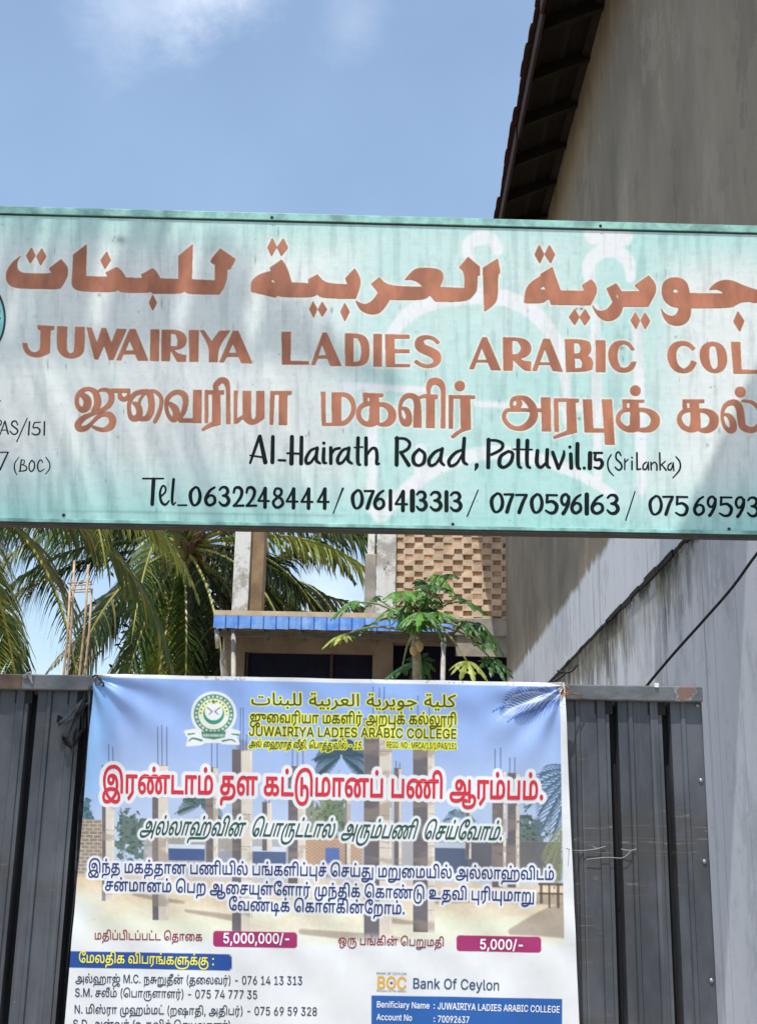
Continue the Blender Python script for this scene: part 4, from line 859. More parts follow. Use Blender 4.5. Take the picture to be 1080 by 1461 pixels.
LINES = {"ta_name":[0,1,2,3,4,5,6,7,-1,8,9,10,5,11,-1,12,13,14,15,-1,9,16,17,4,5],"en_name":[18,19,20,21,22,23,22,24,21,-1,25,21,26,22,27,28,-1,21,23,21,29,22,30,-1,30,31,25,25,27,32,27],"ta_addr":[12,16,-1,2,33,4,7,34,-1,35,36,5,37,-1,38,39,7,34,40,3,5,16,-1,41,-1,42,43,44],"regd":[45,46,47,48,49,-1,50,51,-1,52,-1,53,45,54,55,56,57,58,56,57,56,59,55,60,56,57,61,57],"head":[62,63,64,65,66,67,-1,68,69,-1,70,71,72,73,66,74,75,-1,76,77,78,-1,79,63,67,76,67,80],"green":[12,16,81,7,82,3,5,83,-1,-1,38,39,7,84,85,86,7,16,-1,-1,12,84,87,39,88,5,-1,-1,38,89,90,91,3,7,87,44],"b1":[92,93,36,-1,8,9,34,36,7,94,-1,39,88,5,6,5,16,-1,39,95,9,10,5,96,14,97,-1,38,89,90,40,-1,8,98,2,8,6,5,16,-1,12,16,81,7,82,3,5,86,87],"b2":[89,83,8,7,94,87,-1,38,39,13,-1,99,2,89,100,101,91,10,7,11,-1,102,93,36,5,15,-1,38,9,7,103,104,-1,105,36,3,5,-1,14,4,5,100,8,7,98],"b3":[91,3,103,106,15,-1,38,9,7,101,9,5,83,91,13,7,87,44],"m1":[8,36,5,96,39,5,86,96,39,85,86,-1,38,36,7,2,9],"m2":[107,84,-1,39,95,9,5,83,-1,38,39,98,8,36,5],"p1":[108,109,110,110,110,109,110,110,110,111,112],"p2":[108,109,110,110,110,111,112],"bar":[91,8,81,36,5,9,-1,3,5,39,4,95,9,113,15,114,-1,115],"l1":[12,16,33,7,116,-1,117,44,30,44,-1,118,119,98,120,83,-1,121,36,2,81,3,11,122,-1,41,-1,123,124,125,-1,42,126,-1,42,127,-1,127,42,127],"l2":[28,44,117,44,-1,89,128,87,-1,121,38,39,7,84,10,7,10,11,122,-1,41,-1,123,124,43,-1,124,126,-1,124,124,124,-1,127,43],"l3":[129,44,-1,8,5,130,4,7,-1,102,33,87,8,85,-1,121,13,131,7,36,5,37,-1,12,36,5,39,11,122,-1,41,-1,123,124,43,-1,125,132,-1,43,132,-1,127,133,134],"l4":[28,44,26,44,-1,12,83,3,11,-1,121,105,36,3,5,97,-1,38,89,6,81,7,10,11,122],"boc":[135,136,137],"bocs":[138,55,50,139,-1,51,140,-1,54,46,141,142,51,50],"boct":[138,143,144,145,146,147,148,-1,149,150,-1,149,151,146,-1,50,143,149,152,150,144],"bank":[29,153,154,155,-1,31,156,-1,30,157,158,159,160,154],"ben":[29,157,154,161,156,161,162,161,153,163,158,-1,129,153,164,157],"col":[115],"ben2":[18,19,20,21,22,23,22,24,21,-1,25,21,26,22,27,28,-1,21,23,21,29,22,30,-1,30,31,25,25,27,32,27],"acc":[21,162,162,160,165,154,166,-1,129,160],"acc2":[124,123,123,132,133,125,127,124],"bn":[29,153,154,155,-1,129,153,164,157],"bn2":[29,153,154,155,-1,31,156,-1,30,157,158,159,160,154],"ar":[167,168,169,170,171,172,-1,173,174,175,176,177,172,178,-1,173,179,176,179,180,181,-1,173,174,171,182]}
GLYPH_NUMBERS = [
(1022,[[53,-66,40,-64,28,-58,19,-49,14,-40,11,-29,10,-13,14,-1,20,10,32,20,43,24,53,27,73,29,131,30,152,34,161,39,166,44,169,50,172,62,171,76,167,86,159,93,149,96,139,96,132,93,126,87,123,76,122,41,119,38,103,38,101,39,100,42,100,69,97,79,94,86,88,91,82,95,67,96,67,95,76,88,81,79,83,74,82,59,78,50,72,43,67,39,56,35,45,34,35,36,26,40,17,47,13,55,10,64,11,78,13,84,19,95,26,103,39,110,51,114,64,116,78,115,91,112,103,104,110,96,120,108,131,113,138,115,147,116,160,114,178,105,184,99,191,87,194,71,194,61,192,51,187,38,176,25,160,17,143,13,121,10,75,10,58,9,47,5,39,0,34,-7,33,-13,33,-25,36,-35,43,-43,52,-47,67,-47,74,-45,83,-39,109,-13,117,-8,135,0,158,1,166,-1,179,-8,188,-20,191,-28,192,-37,190,-45,185,-54,178,-61,167,-66,153,-67,143,-64,133,-59,126,-50,123,-41,123,-26,99,-52,90,-58,75,-65,66,-67],[156,-48,163,-47,169,-43,170,-39,170,-30,167,-24,163,-21,151,-18,148,-21,146,-25,144,-37,146,-43,149,-46],[45,53,53,54,57,56,60,59,62,68,60,77,55,82,43,87,39,87,33,80,31,74,31,65,34,59,37,55]]),
(502,[[52,41,42,44,34,48,29,52,24,58,19,74,18,93,-43,94,-46,97,-46,109,-45,112,-42,113,57,113,67,111,81,105,88,98,94,87,95,69,93,63,89,55,80,47,67,42],[56,61,64,61,70,65,73,72,72,83,66,90,60,93,41,93,40,77,42,70,48,63]]),
(1160,[[45,-5,36,-2,28,2,19,11,12,26,9,43,10,62,12,72,19,85,30,98,43,107,55,112,69,115,93,115,113,111,129,104,145,112,156,115,176,115,188,112,197,107,205,101,214,89,219,75,222,58,222,48,220,36,215,20,203,-3,201,-4,199,-4,187,4,185,7,195,28,199,42,199,58,195,77,191,84,182,92,173,95,161,96,150,94,145,92,155,79,164,60,167,40,167,31,164,16,159,7,151,0,138,-5,130,-5,121,-3,107,5,100,17,97,31,97,44,100,62,107,77,114,89,99,94,76,96,61,93,52,89,46,86,37,76,34,70,32,64,47,68,53,68,61,67,71,63,77,58,83,49,87,37,87,26,85,19,81,11,70,0,63,-3,55,-5],[47,14,53,14,60,16,64,21,65,25,66,32,64,40,61,45,54,49,41,48,32,43,30,40,31,32,34,23,41,16],[130,14,137,15,141,19,144,24,146,36,145,47,141,62,136,71,130,78,126,72,123,65,119,46,119,31,120,23,125,16]]),
(1044,[[45,-5,36,-2,23,6,13,21,10,35,10,62,13,75,19,87,25,95,33,103,50,112,63,115,88,114,97,112,109,106,118,99,124,90,129,80,132,66,131,40,125,17,170,17,171,19,172,110,175,113,190,113,193,112,194,108,194,3,193,-1,188,-2,105,-2,101,-1,100,1,100,13,107,30,110,43,110,63,108,71,103,81,94,90,82,95,69,96,54,93,44,86,35,73,32,64,47,68,53,68,61,67,71,63,77,58,83,49,87,37,86,25,81,11,70,0,63,-3,55,-5],[47,14,53,14,58,15,63,20,65,25,66,32,64,40,61,45,54,49,41,48,32,43,30,40,31,32,35,22,41,16]]),
(640,[[44,-44,34,-34,33,-32,34,-30,71,7,71,92,69,94,37,93,37,1,36,-1,33,-2,18,-2,16,-1,15,2,15,110,16,112,20,113,124,113,127,109,127,97,126,95,124,94,94,94,93,92,93,1,92,-2,53,-39,48,-44]]),
(262,[[18,-2,16,-1,15,2,15,110,12,127,8,139,2,146,-5,149,-14,151,-28,149,-37,142,-40,134,-40,120,-35,104,-36,102,-38,101,-54,101,-57,103,-61,113,-63,122,-63,133,-61,141,-57,150,-48,160,-33,169,-14,171,3,168,16,160,25,152,32,137,36,123,37,107,37,1,36,-1,34,-2]]),
(963,[[44,-4,37,-3,28,2,23,8,17,21,15,32,15,109,16,112,19,113,33,113,37,110,38,29,39,21,42,18,45,16,50,15,61,17,66,21,68,25,68,109,69,112,72,113,87,113,90,110,90,19,91,17,93,17,155,17,155,110,159,113,174,113,176,112,178,109,178,3,176,-1,173,-2,72,-2,69,-1,68,1,56,-4]]),
(640,[[18,-2,16,-1,15,2,15,108,16,112,20,113,123,113,126,112,127,109,127,97,125,94,94,94,93,92,93,2,92,-1,89,-2,75,-2,71,0,71,93,39,94,37,93,37,92,37,0,33,-2]]),
(858,[[18,-2,16,-1,15,2,15,108,16,112,19,113,33,113,37,110,37,19,38,17,77,17,78,80,79,89,83,97,90,107,101,113,107,115,124,115,139,109,148,101,154,92,160,75,162,63,162,44,157,24,151,13,147,9,135,2,114,-2],[100,17,114,17,127,20,134,27,138,37,139,64,137,77,133,87,130,91,121,96,108,95,105,93,101,85,99,66]]),
(825,[[45,-5,29,-1,19,6,11,16,7,27,8,39,14,51,20,56,30,63,30,108,31,112,35,113,134,113,137,112,139,109,139,97,136,94,102,93,102,69,103,68,125,66,134,64,145,58,150,53,155,44,158,31,157,21,153,11,147,5,141,1,131,-3,114,-4,99,0,99,4,103,16,105,17,111,15,123,15,128,16,133,21,135,27,134,39,130,44,120,48,103,49,102,48,101,32,98,20,93,11,87,5,77,-1,66,-4],[49,15,64,15,69,17,75,22,78,27,79,34,79,48,53,49,41,46,33,42,30,35,30,25,36,19,41,16],[50,68,79,68,79,93,50,93]]),
(1070,[[45,-5,36,-2,28,2,19,11,12,26,9,42,10,61,14,77,23,93,34,104,49,112,64,115,87,114,106,106,109,112,111,113,209,113,212,112,213,109,213,97,211,94,180,94,179,92,179,1,177,-1,175,-2,161,-2,158,-1,157,1,157,93,129,94,127,92,127,1,125,-1,122,-2,109,-2,105,0,105,79,103,83,97,89,88,93,75,96,61,95,49,90,38,79,32,64,47,68,53,68,61,67,71,63,77,58,83,49,87,37,87,26,85,19,81,11,70,0,63,-3,55,-5],[47,14,53,14,60,16,64,21,65,25,66,32,64,40,61,45,54,49,41,48,32,43,30,40,31,32,35,22,41,16]]),
(640,[[44,-44,34,-34,33,-32,34,-30,71,7,71,92,69,94,37,93,37,1,36,-1,33,-2,18,-2,16,-1,15,2,15,110,16,112,20,113,124,113,127,109,127,97,126,95,124,94,94,94,93,92,93,1,92,-2,53,-39,48,-44],[60,134,55,136,51,140,48,151,53,160,60,165,67,165,76,160,79,154,80,148,77,140,73,136,68,134]]),
(1121,[[189,-33,187,-30,187,16,185,18,159,18,151,5,141,-4,130,-12,115,-19,94,-25,66,-28,41,-25,32,-23,19,-16,11,-10,6,-1,3,10,4,18,8,26,13,31,21,35,29,37,142,38,143,56,140,71,133,83,127,88,127,74,122,60,118,54,106,48,99,46,82,47,70,53,63,60,58,73,58,85,60,94,64,99,68,104,76,110,89,115,97,116,106,116,120,113,137,106,143,101,154,90,162,74,165,61,165,38,186,38,187,110,190,113,206,113,208,112,209,109,209,-30,208,-32,205,-33],[52,-7,81,-8,103,-3,122,6,132,15,133,18,30,18,26,15,25,11,26,6,29,2,41,-5],[88,65,100,65,106,71,107,78,107,86,105,92,101,97,89,95,84,92,80,87,79,77,80,72,84,67]]),
(869,[[11,-66,7,-61,7,-44,12,-30,18,-23,28,-17,34,-15,93,-14,110,-10,120,-6,129,1,135,11,139,27,141,44,139,70,135,83,131,88,127,92,122,95,113,97,105,96,100,93,92,83,90,69,90,0,86,-3,71,-2,68,1,68,71,66,84,65,89,61,94,53,97,47,96,41,91,39,87,37,78,37,0,33,-3,17,-2,15,1,15,76,16,89,23,103,29,108,39,114,50,116,59,115,69,111,80,100,89,108,98,113,105,115,123,115,132,112,141,107,149,100,156,88,161,75,163,56,163,40,160,18,157,8,146,-10,140,-17,132,-22,120,-28,111,-30,97,-33,46,-34,38,-36,34,-38,30,-43,28,-65,25,-66]]),
(778,[[121,-59,118,-55,118,-3,20,-2,16,-1,15,2,15,108,16,112,19,113,33,113,37,110,37,19,37,17,40,17,118,17,119,110,122,113,136,113,139,112,140,109,140,-55,139,-58,136,-59]]),
(825,[[45,-5,29,-1,19,6,11,16,7,27,8,39,14,51,20,56,30,63,30,108,31,112,35,113,134,113,137,112,139,109,139,97,136,94,102,93,102,69,103,68,125,66,134,64,145,58,150,53,155,44,158,31,157,21,153,11,147,5,141,1,131,-3,114,-4,99,0,99,4,103,16,105,17,111,15,123,15,128,16,133,21,135,27,134,39,130,44,120,48,103,49,102,48,101,32,98,20,93,11,87,5,77,-1,66,-4],[49,15,64,15,69,17,75,22,78,27,79,34,79,48,53,49,41,46,33,42,30,35,30,25,36,19,41,16],[50,68,79,68,79,93,50,93],[82,134,76,137,73,140,71,146,71,152,77,161,83,165,89,165,95,162,100,157,102,152,102,144,96,136,90,134]]),
(1013,[[45,-5,36,-2,24,5,17,13,11,30,9,53,11,67,18,86,28,99,35,105,45,110,63,115,81,115,97,111,105,107,116,96,122,82,126,60,127,36,131,24,139,16,154,15,162,20,167,27,170,38,170,59,167,72,163,83,157,94,145,109,147,112,161,121,165,121,182,95,189,76,191,64,192,40,191,30,188,21,181,9,173,2,166,-1,152,-5,143,-5,133,-3,123,2,113,12,107,25,104,37,103,68,100,78,97,84,92,90,85,94,77,96,68,96,56,93,45,87,36,76,32,64,47,68,53,68,61,67,71,63,77,58,83,49,87,37,86,25,81,11,70,0,63,-3,55,-5],[47,14,53,14,60,16,64,21,65,25,66,32,64,40,61,45,54,49,41,48,32,43,30,40,31,32,34,23,41,16],[97,134,91,137,88,141,86,146,86,152,88,158,93,162,99,165,105,165,110,162,114,158,117,152,117,145,113,139,109,135,105,134]]),
(1624,[[51,-66,30,-62,19,-58,12,-51,7,-43,5,-36,5,-29,10,-21,17,-16,23,-15,128,-15,131,-11,134,-4,123,2,116,8,112,14,107,24,105,31,104,42,103,66,99,79,92,90,89,92,78,96,66,96,55,93,49,90,38,79,32,64,33,63,46,68,56,68,68,64,78,58,83,49,87,35,86,23,82,12,77,5,70,0,62,-3,52,-5,36,-2,23,6,15,17,11,28,9,39,9,58,11,68,19,87,26,97,36,105,54,113,73,116,91,113,102,108,108,104,116,95,123,81,125,67,126,39,129,27,137,18,144,15,152,15,161,19,167,27,170,39,170,55,167,71,164,80,159,90,146,109,148,112,161,121,165,121,177,103,185,87,192,63,192,43,190,27,187,20,182,11,173,2,158,-4,154,-13,156,-15,213,-15,214,-14,215,-13,215,109,216,112,221,113,319,113,322,112,324,110,324,98,322,95,290,94,289,93,289,-29,288,-33,286,-34,270,-34,268,-33,267,-30,266,94,238,94,236,92,236,-29,235,-33,232,-34,144,-34,127,-49,107,-59,94,-63,80,-66],[53,-47,66,-47,87,-45,102,-41,113,-34,28,-34,27,-37,30,-42,40,-46],[49,14,58,15,63,20,65,26,65,35,61,45,55,48,49,49,42,48,35,45,30,42,30,38,33,26,37,19,44,14]]),
(571,[[50,-4,33,0,19,9,14,16,9,27,7,39,8,49,11,52,27,52,29,50,33,28,42,19,47,17,59,17,65,20,70,23,73,27,75,37,75,144,77,146,79,148,96,147,97,146,99,143,99,36,98,29,92,15,86,8,77,1,62,-4]]),
(744,[[69,-5,52,-1,43,3,36,7,24,20,19,31,15,47,15,145,18,148,21,148,35,148,38,145,38,48,40,39,43,32,50,25,58,20,68,18,81,18,89,19,98,24,106,33,109,39,110,50,110,144,112,147,114,148,131,148,132,147,134,144,134,47,130,30,122,16,108,4,91,-3,79,-5]]),
(985,[[45,-2,43,0,40,7,3,144,4,147,6,148,23,148,26,145,56,32,83,136,87,147,89,148,108,148,110,147,112,144,141,32,170,144,172,147,174,148,191,148,193,147,194,142,156,4,153,-1,151,-2,132,-2,128,0,98,110,69,0,65,-2]]),
(690,[[5,-2,3,0,5,8,56,145,59,148,78,148,81,147,133,8,135,0,132,-2,114,-2,112,-1,97,38,42,38,40,37,26,-1,24,-2],[49,60,89,60,69,121]]),
(441,[[9,-2,7,1,7,15,8,17,10,18,31,18,32,20,32,124,31,126,10,126,8,128,7,130,7,145,10,148,79,148,82,144,82,130,81,128,78,126,57,126,55,125,55,20,57,18,78,18,81,17,82,15,82,0,78,-2]]),
(644,[[18,-2,16,-1,15,2,16,146,19,148,72,148,88,145,98,141,110,131,114,124,119,108,119,93,115,80,110,71,103,64,94,58,121,8,124,1,124,-1,119,-2,102,-2,100,-1,70,53,68,54,39,53,38,0,35,-2],[39,76,69,75,80,77,88,80,93,87,96,96,96,106,92,117,85,123,75,126,39,126]]),
(679,[[59,-2,56,1,56,60,6,140,3,146,7,148,25,148,29,146,68,82,107,146,110,148,130,148,132,146,132,144,80,60,79,0,76,-2]]),
(565,[[18,-2,16,-1,15,2,15,144,16,147,19,148,35,148,37,147,38,144,39,19,103,18,106,15,106,1,104,-1,102,-2]]),
(722,[[18,-2,16,-1,15,2,15,144,16,147,20,148,78,147,91,144,104,137,119,124,126,113,131,101,134,86,134,60,132,48,125,30,120,23,111,13,101,7,88,1,68,-2],[39,19,60,18,72,19,83,22,96,30,106,43,110,55,112,67,112,80,110,92,108,100,102,110,89,121,73,126,39,126]]),
(601,[[18,-2,16,-1,15,2,15,144,16,147,20,148,104,148,108,147,109,144,109,130,106,127,39,126,39,84,101,84,104,80,104,67,103,64,100,62,39,62,38,20,39,19,40,18,107,18,110,15,110,1,108,-1,105,-2]]),
(642,[[58,-5,37,0,22,9,12,23,9,36,10,39,13,41,30,40,33,38,34,32,37,27,43,22,54,17,70,17,84,21,93,28,96,35,95,47,89,54,82,57,42,70,29,77,18,88,14,98,13,109,16,123,20,130,32,140,41,145,49,148,57,149,74,149,93,144,102,138,109,132,117,115,116,107,113,106,97,106,95,108,91,118,85,124,74,128,59,129,46,124,39,118,36,111,37,100,44,93,51,90,87,79,104,70,110,64,118,52,119,45,119,35,117,25,113,17,105,9,99,4,81,-3,70,-5]]),
(654,[[18,-2,16,-1,15,2,16,146,19,148,74,148,88,145,98,141,105,135,110,128,114,120,116,113,116,101,113,91,104,81,98,76,108,70,114,64,120,53,122,46,122,32,117,18,112,12,104,6,88,-1,76,-2],[39,19,69,18,80,19,88,22,94,25,98,32,99,41,96,52,92,57,86,61,78,63,39,63],[39,84,71,84,81,87,89,93,93,102,94,109,91,117,85,123,76,126,39,126]]),
(730,[[72,-4,56,-1,40,6,32,12,25,21,18,33,13,45,10,58,10,79,14,102,19,114,27,127,39,138,53,146,65,149,78,150,87,149,100,146,108,142,120,133,129,122,135,110,137,100,134,97,116,98,110,110,106,116,96,123,91,126,83,128,69,128,54,122,45,114,39,106,35,96,33,84,33,62,35,50,40,38,50,27,60,21,69,18,83,18,95,21,105,28,110,35,115,46,117,48,134,48,136,47,137,45,136,38,129,24,116,9,107,3,95,-2,80,-4]]),
(765,[[72,-4,58,-2,42,5,32,12,25,21,19,31,13,45,10,58,10,79,14,102,20,117,27,127,42,140,53,146,66,149,78,150,88,149,97,147,111,140,120,133,128,125,134,114,140,101,143,80,143,65,141,48,136,34,128,21,120,12,112,5,100,0,88,-4],[68,18,84,18,92,21,102,26,110,34,114,41,117,49,120,61,121,74,119,89,116,101,112,109,99,122,84,128,68,127,59,124,49,118,42,110,38,102,33,84,33,62,35,50,39,40,44,33,51,26,60,21]]),
(746,[[72,-4,55,-1,40,6,33,12,25,21,19,31,13,45,10,58,10,78,12,97,16,109,24,124,30,130,41,140,52,146,65,149,76,150,87,149,97,147,117,136,129,122,135,110,137,100,134,97,116,98,109,110,105,116,96,123,88,127,69,128,54,122,44,113,39,106,35,96,33,84,33,62,35,50,42,36,54,24,69,18,85,18,94,21,102,26,108,32,113,41,116,51,116,54,82,55,80,56,78,58,78,72,80,74,82,76,136,75,139,72,139,54,136,36,132,26,125,17,119,10,111,5,96,-2,81,-4]]),
(1619,[[11,-66,8,-62,7,-55,7,-44,9,-37,16,-25,28,-17,41,-15,233,-15,253,-12,268,-7,279,1,285,11,289,27,291,45,290,63,288,76,284,84,278,92,272,95,263,97,253,95,249,93,244,87,241,76,240,0,236,-3,222,-3,219,-1,218,2,217,79,216,87,213,92,207,96,202,97,197,96,191,92,189,87,187,78,187,2,186,-1,183,-3,103,-2,101,0,100,12,104,22,109,39,110,59,108,72,103,82,93,91,79,96,67,96,55,93,43,85,35,74,32,64,33,63,47,68,56,68,68,64,75,60,81,53,86,42,87,31,85,20,79,9,70,0,63,-3,52,-5,39,-3,24,5,18,11,14,20,9,37,9,57,12,71,19,87,32,102,39,107,50,112,63,115,84,115,98,112,109,106,120,96,127,85,132,69,133,60,132,42,124,18,126,17,164,17,165,76,166,89,173,103,179,108,189,114,202,116,214,113,222,109,230,100,238,108,248,113,262,116,273,115,282,112,291,107,298,101,304,93,308,83,313,64,313,40,311,22,308,10,301,-3,292,-15,282,-22,270,-28,261,-30,247,-33,232,-34,47,-34,37,-36,31,-41,29,-46,29,-62,28,-65],[49,14,56,14,62,18,65,27,65,35,63,43,59,46,55,48,49,49,42,48,34,44,31,42,30,37,33,26,37,19,44,14]]),
(825,[[11,-66,8,-61,7,-44,12,-30,19,-22,28,-17,40,-15,94,-14,106,-12,118,-9,124,-5,130,1,133,7,136,18,136,26,134,32,127,41,115,47,103,49,101,47,101,30,97,19,93,11,83,2,69,-3,50,-5,38,-3,30,-1,19,5,14,11,10,18,8,24,8,37,15,52,29,63,29,109,31,112,35,113,135,113,138,112,139,110,139,98,136,94,102,94,101,69,103,68,127,64,136,60,145,54,152,43,157,29,157,11,156,3,148,-10,140,-19,131,-25,112,-31,89,-34,47,-34,39,-36,35,-38,30,-43,28,-65,26,-66],[51,15,62,15,67,17,76,23,80,36,79,49,51,49,40,46,33,41,29,33,31,23,39,17],[51,67,79,68,79,94,51,94],[83,134,78,136,74,140,71,151,74,159,77,161,83,164,91,164,99,159,102,154,103,147,100,140,96,136,90,133]]),
(1044,[[45,-5,36,-2,24,5,16,15,11,30,9,43,10,62,16,80,25,95,33,103,40,107,50,112,63,115,88,114,97,112,109,106,118,99,124,90,129,80,132,66,131,40,125,17,170,17,171,19,171,76,156,79,146,83,137,89,131,95,126,103,122,113,121,120,122,135,124,141,131,153,138,161,152,168,171,171,185,170,192,169,203,162,206,159,210,151,211,139,207,128,198,120,189,117,177,117,164,123,159,128,156,135,156,150,153,149,147,144,144,138,141,128,141,120,144,112,151,102,160,98,171,96,171,109,174,113,190,113,194,110,194,2,193,-1,189,-2,105,-2,101,-1,100,1,100,13,107,30,110,43,110,63,108,71,103,81,94,90,82,95,69,96,54,93,44,86,35,73,32,64,47,68,53,68,61,67,71,63,77,58,83,49,87,37,86,25,81,11,70,0,63,-3,55,-5],[47,14,53,14,58,15,63,20,65,25,66,32,64,40,61,45,54,49,41,48,32,43,30,40,31,32,35,22,41,16],[179,134,189,135,191,137,193,143,192,147,189,150,185,153,177,154,174,151,173,141,175,137]]),
(825,[[11,-66,8,-61,7,-44,12,-30,19,-22,28,-17,40,-15,94,-14,106,-12,118,-9,124,-5,130,1,133,7,136,18,136,26,134,32,127,41,115,47,103,49,101,47,101,30,97,19,93,11,83,2,69,-3,50,-5,38,-3,30,-1,19,5,14,11,10,18,8,24,8,37,15,52,29,63,29,109,31,112,35,113,135,113,138,112,139,110,139,98,136,94,102,94,101,69,103,68,127,64,136,60,145,54,152,43,157,29,157,11,156,3,148,-10,140,-19,131,-25,112,-31,89,-34,47,-34,39,-36,35,-38,30,-43,28,-65,26,-66],[51,15,62,15,67,17,76,23,80,36,79,49,51,49,40,46,33,41,29,33,31,23,39,17],[51,67,79,68,79,94,51,94]]),
(269,[[11,-37,8,-34,16,19,18,21,21,23,39,22,41,21,41,18,26,-35,23,-37]]),
(901,[[74,-5,54,0,42,7,30,17,20,31,14,45,10,64,9,84,12,104,16,118,23,131,28,139,37,148,49,157,65,165,84,170,99,171,113,169,126,165,142,156,149,149,154,141,161,125,165,96,165,0,162,-2,159,-2,146,-2,143,0,143,96,139,119,135,130,132,136,125,143,117,148,101,151,89,151,77,149,65,144,55,136,47,129,37,112,34,104,31,89,31,65,33,56,40,37,49,27,50,46,54,56,61,65,75,71,93,72,101,69,109,65,115,60,121,48,123,41,123,28,121,20,114,8,105,1,95,-3,86,-5],[75,15,88,14,91,15,97,19,101,25,102,31,101,43,97,49,91,53,81,53,75,49,72,45,70,40,70,28,72,20]]),
(778,[[18,-2,16,-1,15,2,15,108,16,112,19,113,33,113,37,110,37,19,37,17,40,17,118,17,119,110,122,113,136,113,139,112,140,108,140,3,139,-1,136,-2]]),
(1091,[[54,-66,36,-64,28,-62,18,-57,12,-51,7,-43,5,-36,5,-29,10,-21,17,-16,23,-15,129,-15,131,-11,134,-1,135,19,131,31,126,39,116,45,102,49,101,47,101,33,97,18,92,11,82,2,68,-3,50,-5,32,-2,19,5,14,11,9,19,8,25,8,36,11,46,17,54,29,63,29,109,30,112,34,113,134,113,138,112,139,110,139,98,136,94,102,94,101,69,102,68,116,66,126,63,135,58,146,48,154,35,157,21,157,3,153,-14,178,-15,181,-14,181,-13,181,110,182,112,185,113,199,113,202,112,203,108,203,-29,202,-33,198,-34,144,-34,128,-49,108,-59,96,-63,81,-66],[54,-47,70,-47,88,-45,106,-39,114,-34,28,-34,27,-36,28,-39,33,-43,41,-46],[52,15,63,15,70,18,74,22,77,26,80,35,79,49,50,49,40,46,33,41,29,31,30,25,32,23,39,17],[50,67,79,68,79,94,50,94]]),
(648,[[33,52,30,54,30,58,30,69,33,72,95,72,99,70,99,55,96,52]]),
(648,[[22,-2,20,1,20,14,22,17,58,18,59,19,59,121,58,124,25,100,22,104,22,122,56,148,78,148,80,147,81,144,81,19,82,18,112,17,114,14,114,0,113,-1,110,-2]]),
(648,[[58,-4,42,0,33,5,27,10,18,22,15,35,16,38,19,39,35,39,38,36,42,26,48,21,57,17,69,17,77,20,87,30,91,42,91,52,88,60,84,67,78,72,71,75,56,76,48,75,37,69,26,70,19,72,17,78,26,145,29,148,104,147,107,145,107,142,107,130,104,127,48,127,46,126,42,92,59,97,74,97,84,94,93,89,101,82,106,75,111,66,114,48,113,38,111,28,106,18,95,7,80,-2,67,-4]]),
(269,[[24,-3,16,2,12,9,12,14,14,20,19,25,28,28,38,23,43,15,43,10,39,2,37,0,30,-3]]),
(644,[[18,0,18,145,72,146,88,143,96,139,107,130,112,124,117,108,117,93,113,80,108,73,101,65,92,61,91,59,122,0,101,0,72,55,69,57,36,56,36,1,35,0],[36,73,69,73,80,75,89,79,95,85,98,96,97,111,93,119,87,125,75,129,36,128]]),
(601,[[18,0,18,145,106,145,106,130,105,129,36,128,36,82,100,82,102,80,102,67,101,65,100,65,36,64,36,18,36,16,38,16,106,16,107,15,107,0]]),
(746,[[72,-2,55,1,42,8,35,13,27,22,20,33,15,45,13,58,12,79,15,97,19,109,26,122,31,129,43,139,52,143,65,147,77,148,97,144,115,134,128,120,133,110,135,101,134,100,117,100,111,112,103,121,97,125,88,129,69,130,52,123,42,114,38,107,33,96,30,84,30,62,33,50,40,34,52,22,69,16,85,16,94,18,104,24,113,35,117,46,118,57,81,58,81,72,82,73,136,73,137,72,137,54,133,36,129,26,117,12,109,6,96,1,81,-2]]),
(722,[[18,0,18,145,78,145,91,141,103,136,118,123,125,112,129,101,132,86,132,60,127,40,119,25,110,15,100,8,84,3,68,0],[36,16,60,16,72,17,83,19,97,28,106,38,109,44,114,60,114,79,113,91,109,104,104,112,91,123,73,129,36,128]]),
(269,[[24,-1,19,2,16,6,14,10,14,14,16,19,21,23,28,25,37,21,40,15,40,10,35,1,30,-1]]),
(753,[[18,0,18,145,40,145,100,51,115,25,114,144,116,146,132,145,132,0,111,0,55,88,36,120,36,1,35,0]]),
(765,[[72,-2,58,1,44,7,34,14,27,22,20,33,15,45,13,58,12,79,16,102,22,115,29,126,43,138,53,143,66,147,78,148,88,147,97,144,109,139,119,132,126,123,133,113,137,101,141,80,141,65,138,48,133,34,126,22,118,14,110,7,100,2,88,-1],[68,16,84,16,88,17,100,22,104,25,112,33,117,41,120,49,122,61,122,84,121,94,117,105,112,113,104,121,92,127,84,130,69,130,63,128,54,124,48,120,40,111,35,102,30,84,30,62,33,50,38,38,43,30,52,22]]),
(269,[[24,-1,19,2,16,6,14,10,14,14,16,19,21,23,28,25,37,21,40,15,40,10,35,1,30,-1],[24,78,20,80,17,83,14,88,14,94,16,98,20,102,27,104,34,103,38,98,40,94,40,89,39,84,34,80,30,78]]),
(903,[[18,0,18,145,42,146,45,144,77,60,91,22,102,56,136,144,138,146,163,145,163,0,146,0,145,1,145,123,132,85,99,1,95,0,84,0,81,3,50,81,35,123,35,1,34,0]]),
(730,[[72,-2,58,1,42,8,34,14,27,22,20,33,15,45,13,58,12,79,16,102,20,113,29,126,41,137,53,143,65,147,78,148,87,147,100,143,107,140,119,132,129,118,133,110,135,100,117,100,112,112,108,118,98,125,91,128,83,130,69,130,52,123,43,115,38,107,33,96,30,84,30,62,33,50,39,37,48,25,60,18,69,16,83,16,95,19,107,27,112,34,117,46,134,46,135,45,133,38,128,26,114,10,107,5,95,1,80,-2]]),
(690,[[6,0,8,8,57,144,59,146,79,145,132,0,113,0,98,41,41,41,39,40,25,0],[45,57,93,57,69,129]]),
(360,[[5,-21,51,151,53,153,66,153,67,151,66,145,21,-21,20,-22]]),
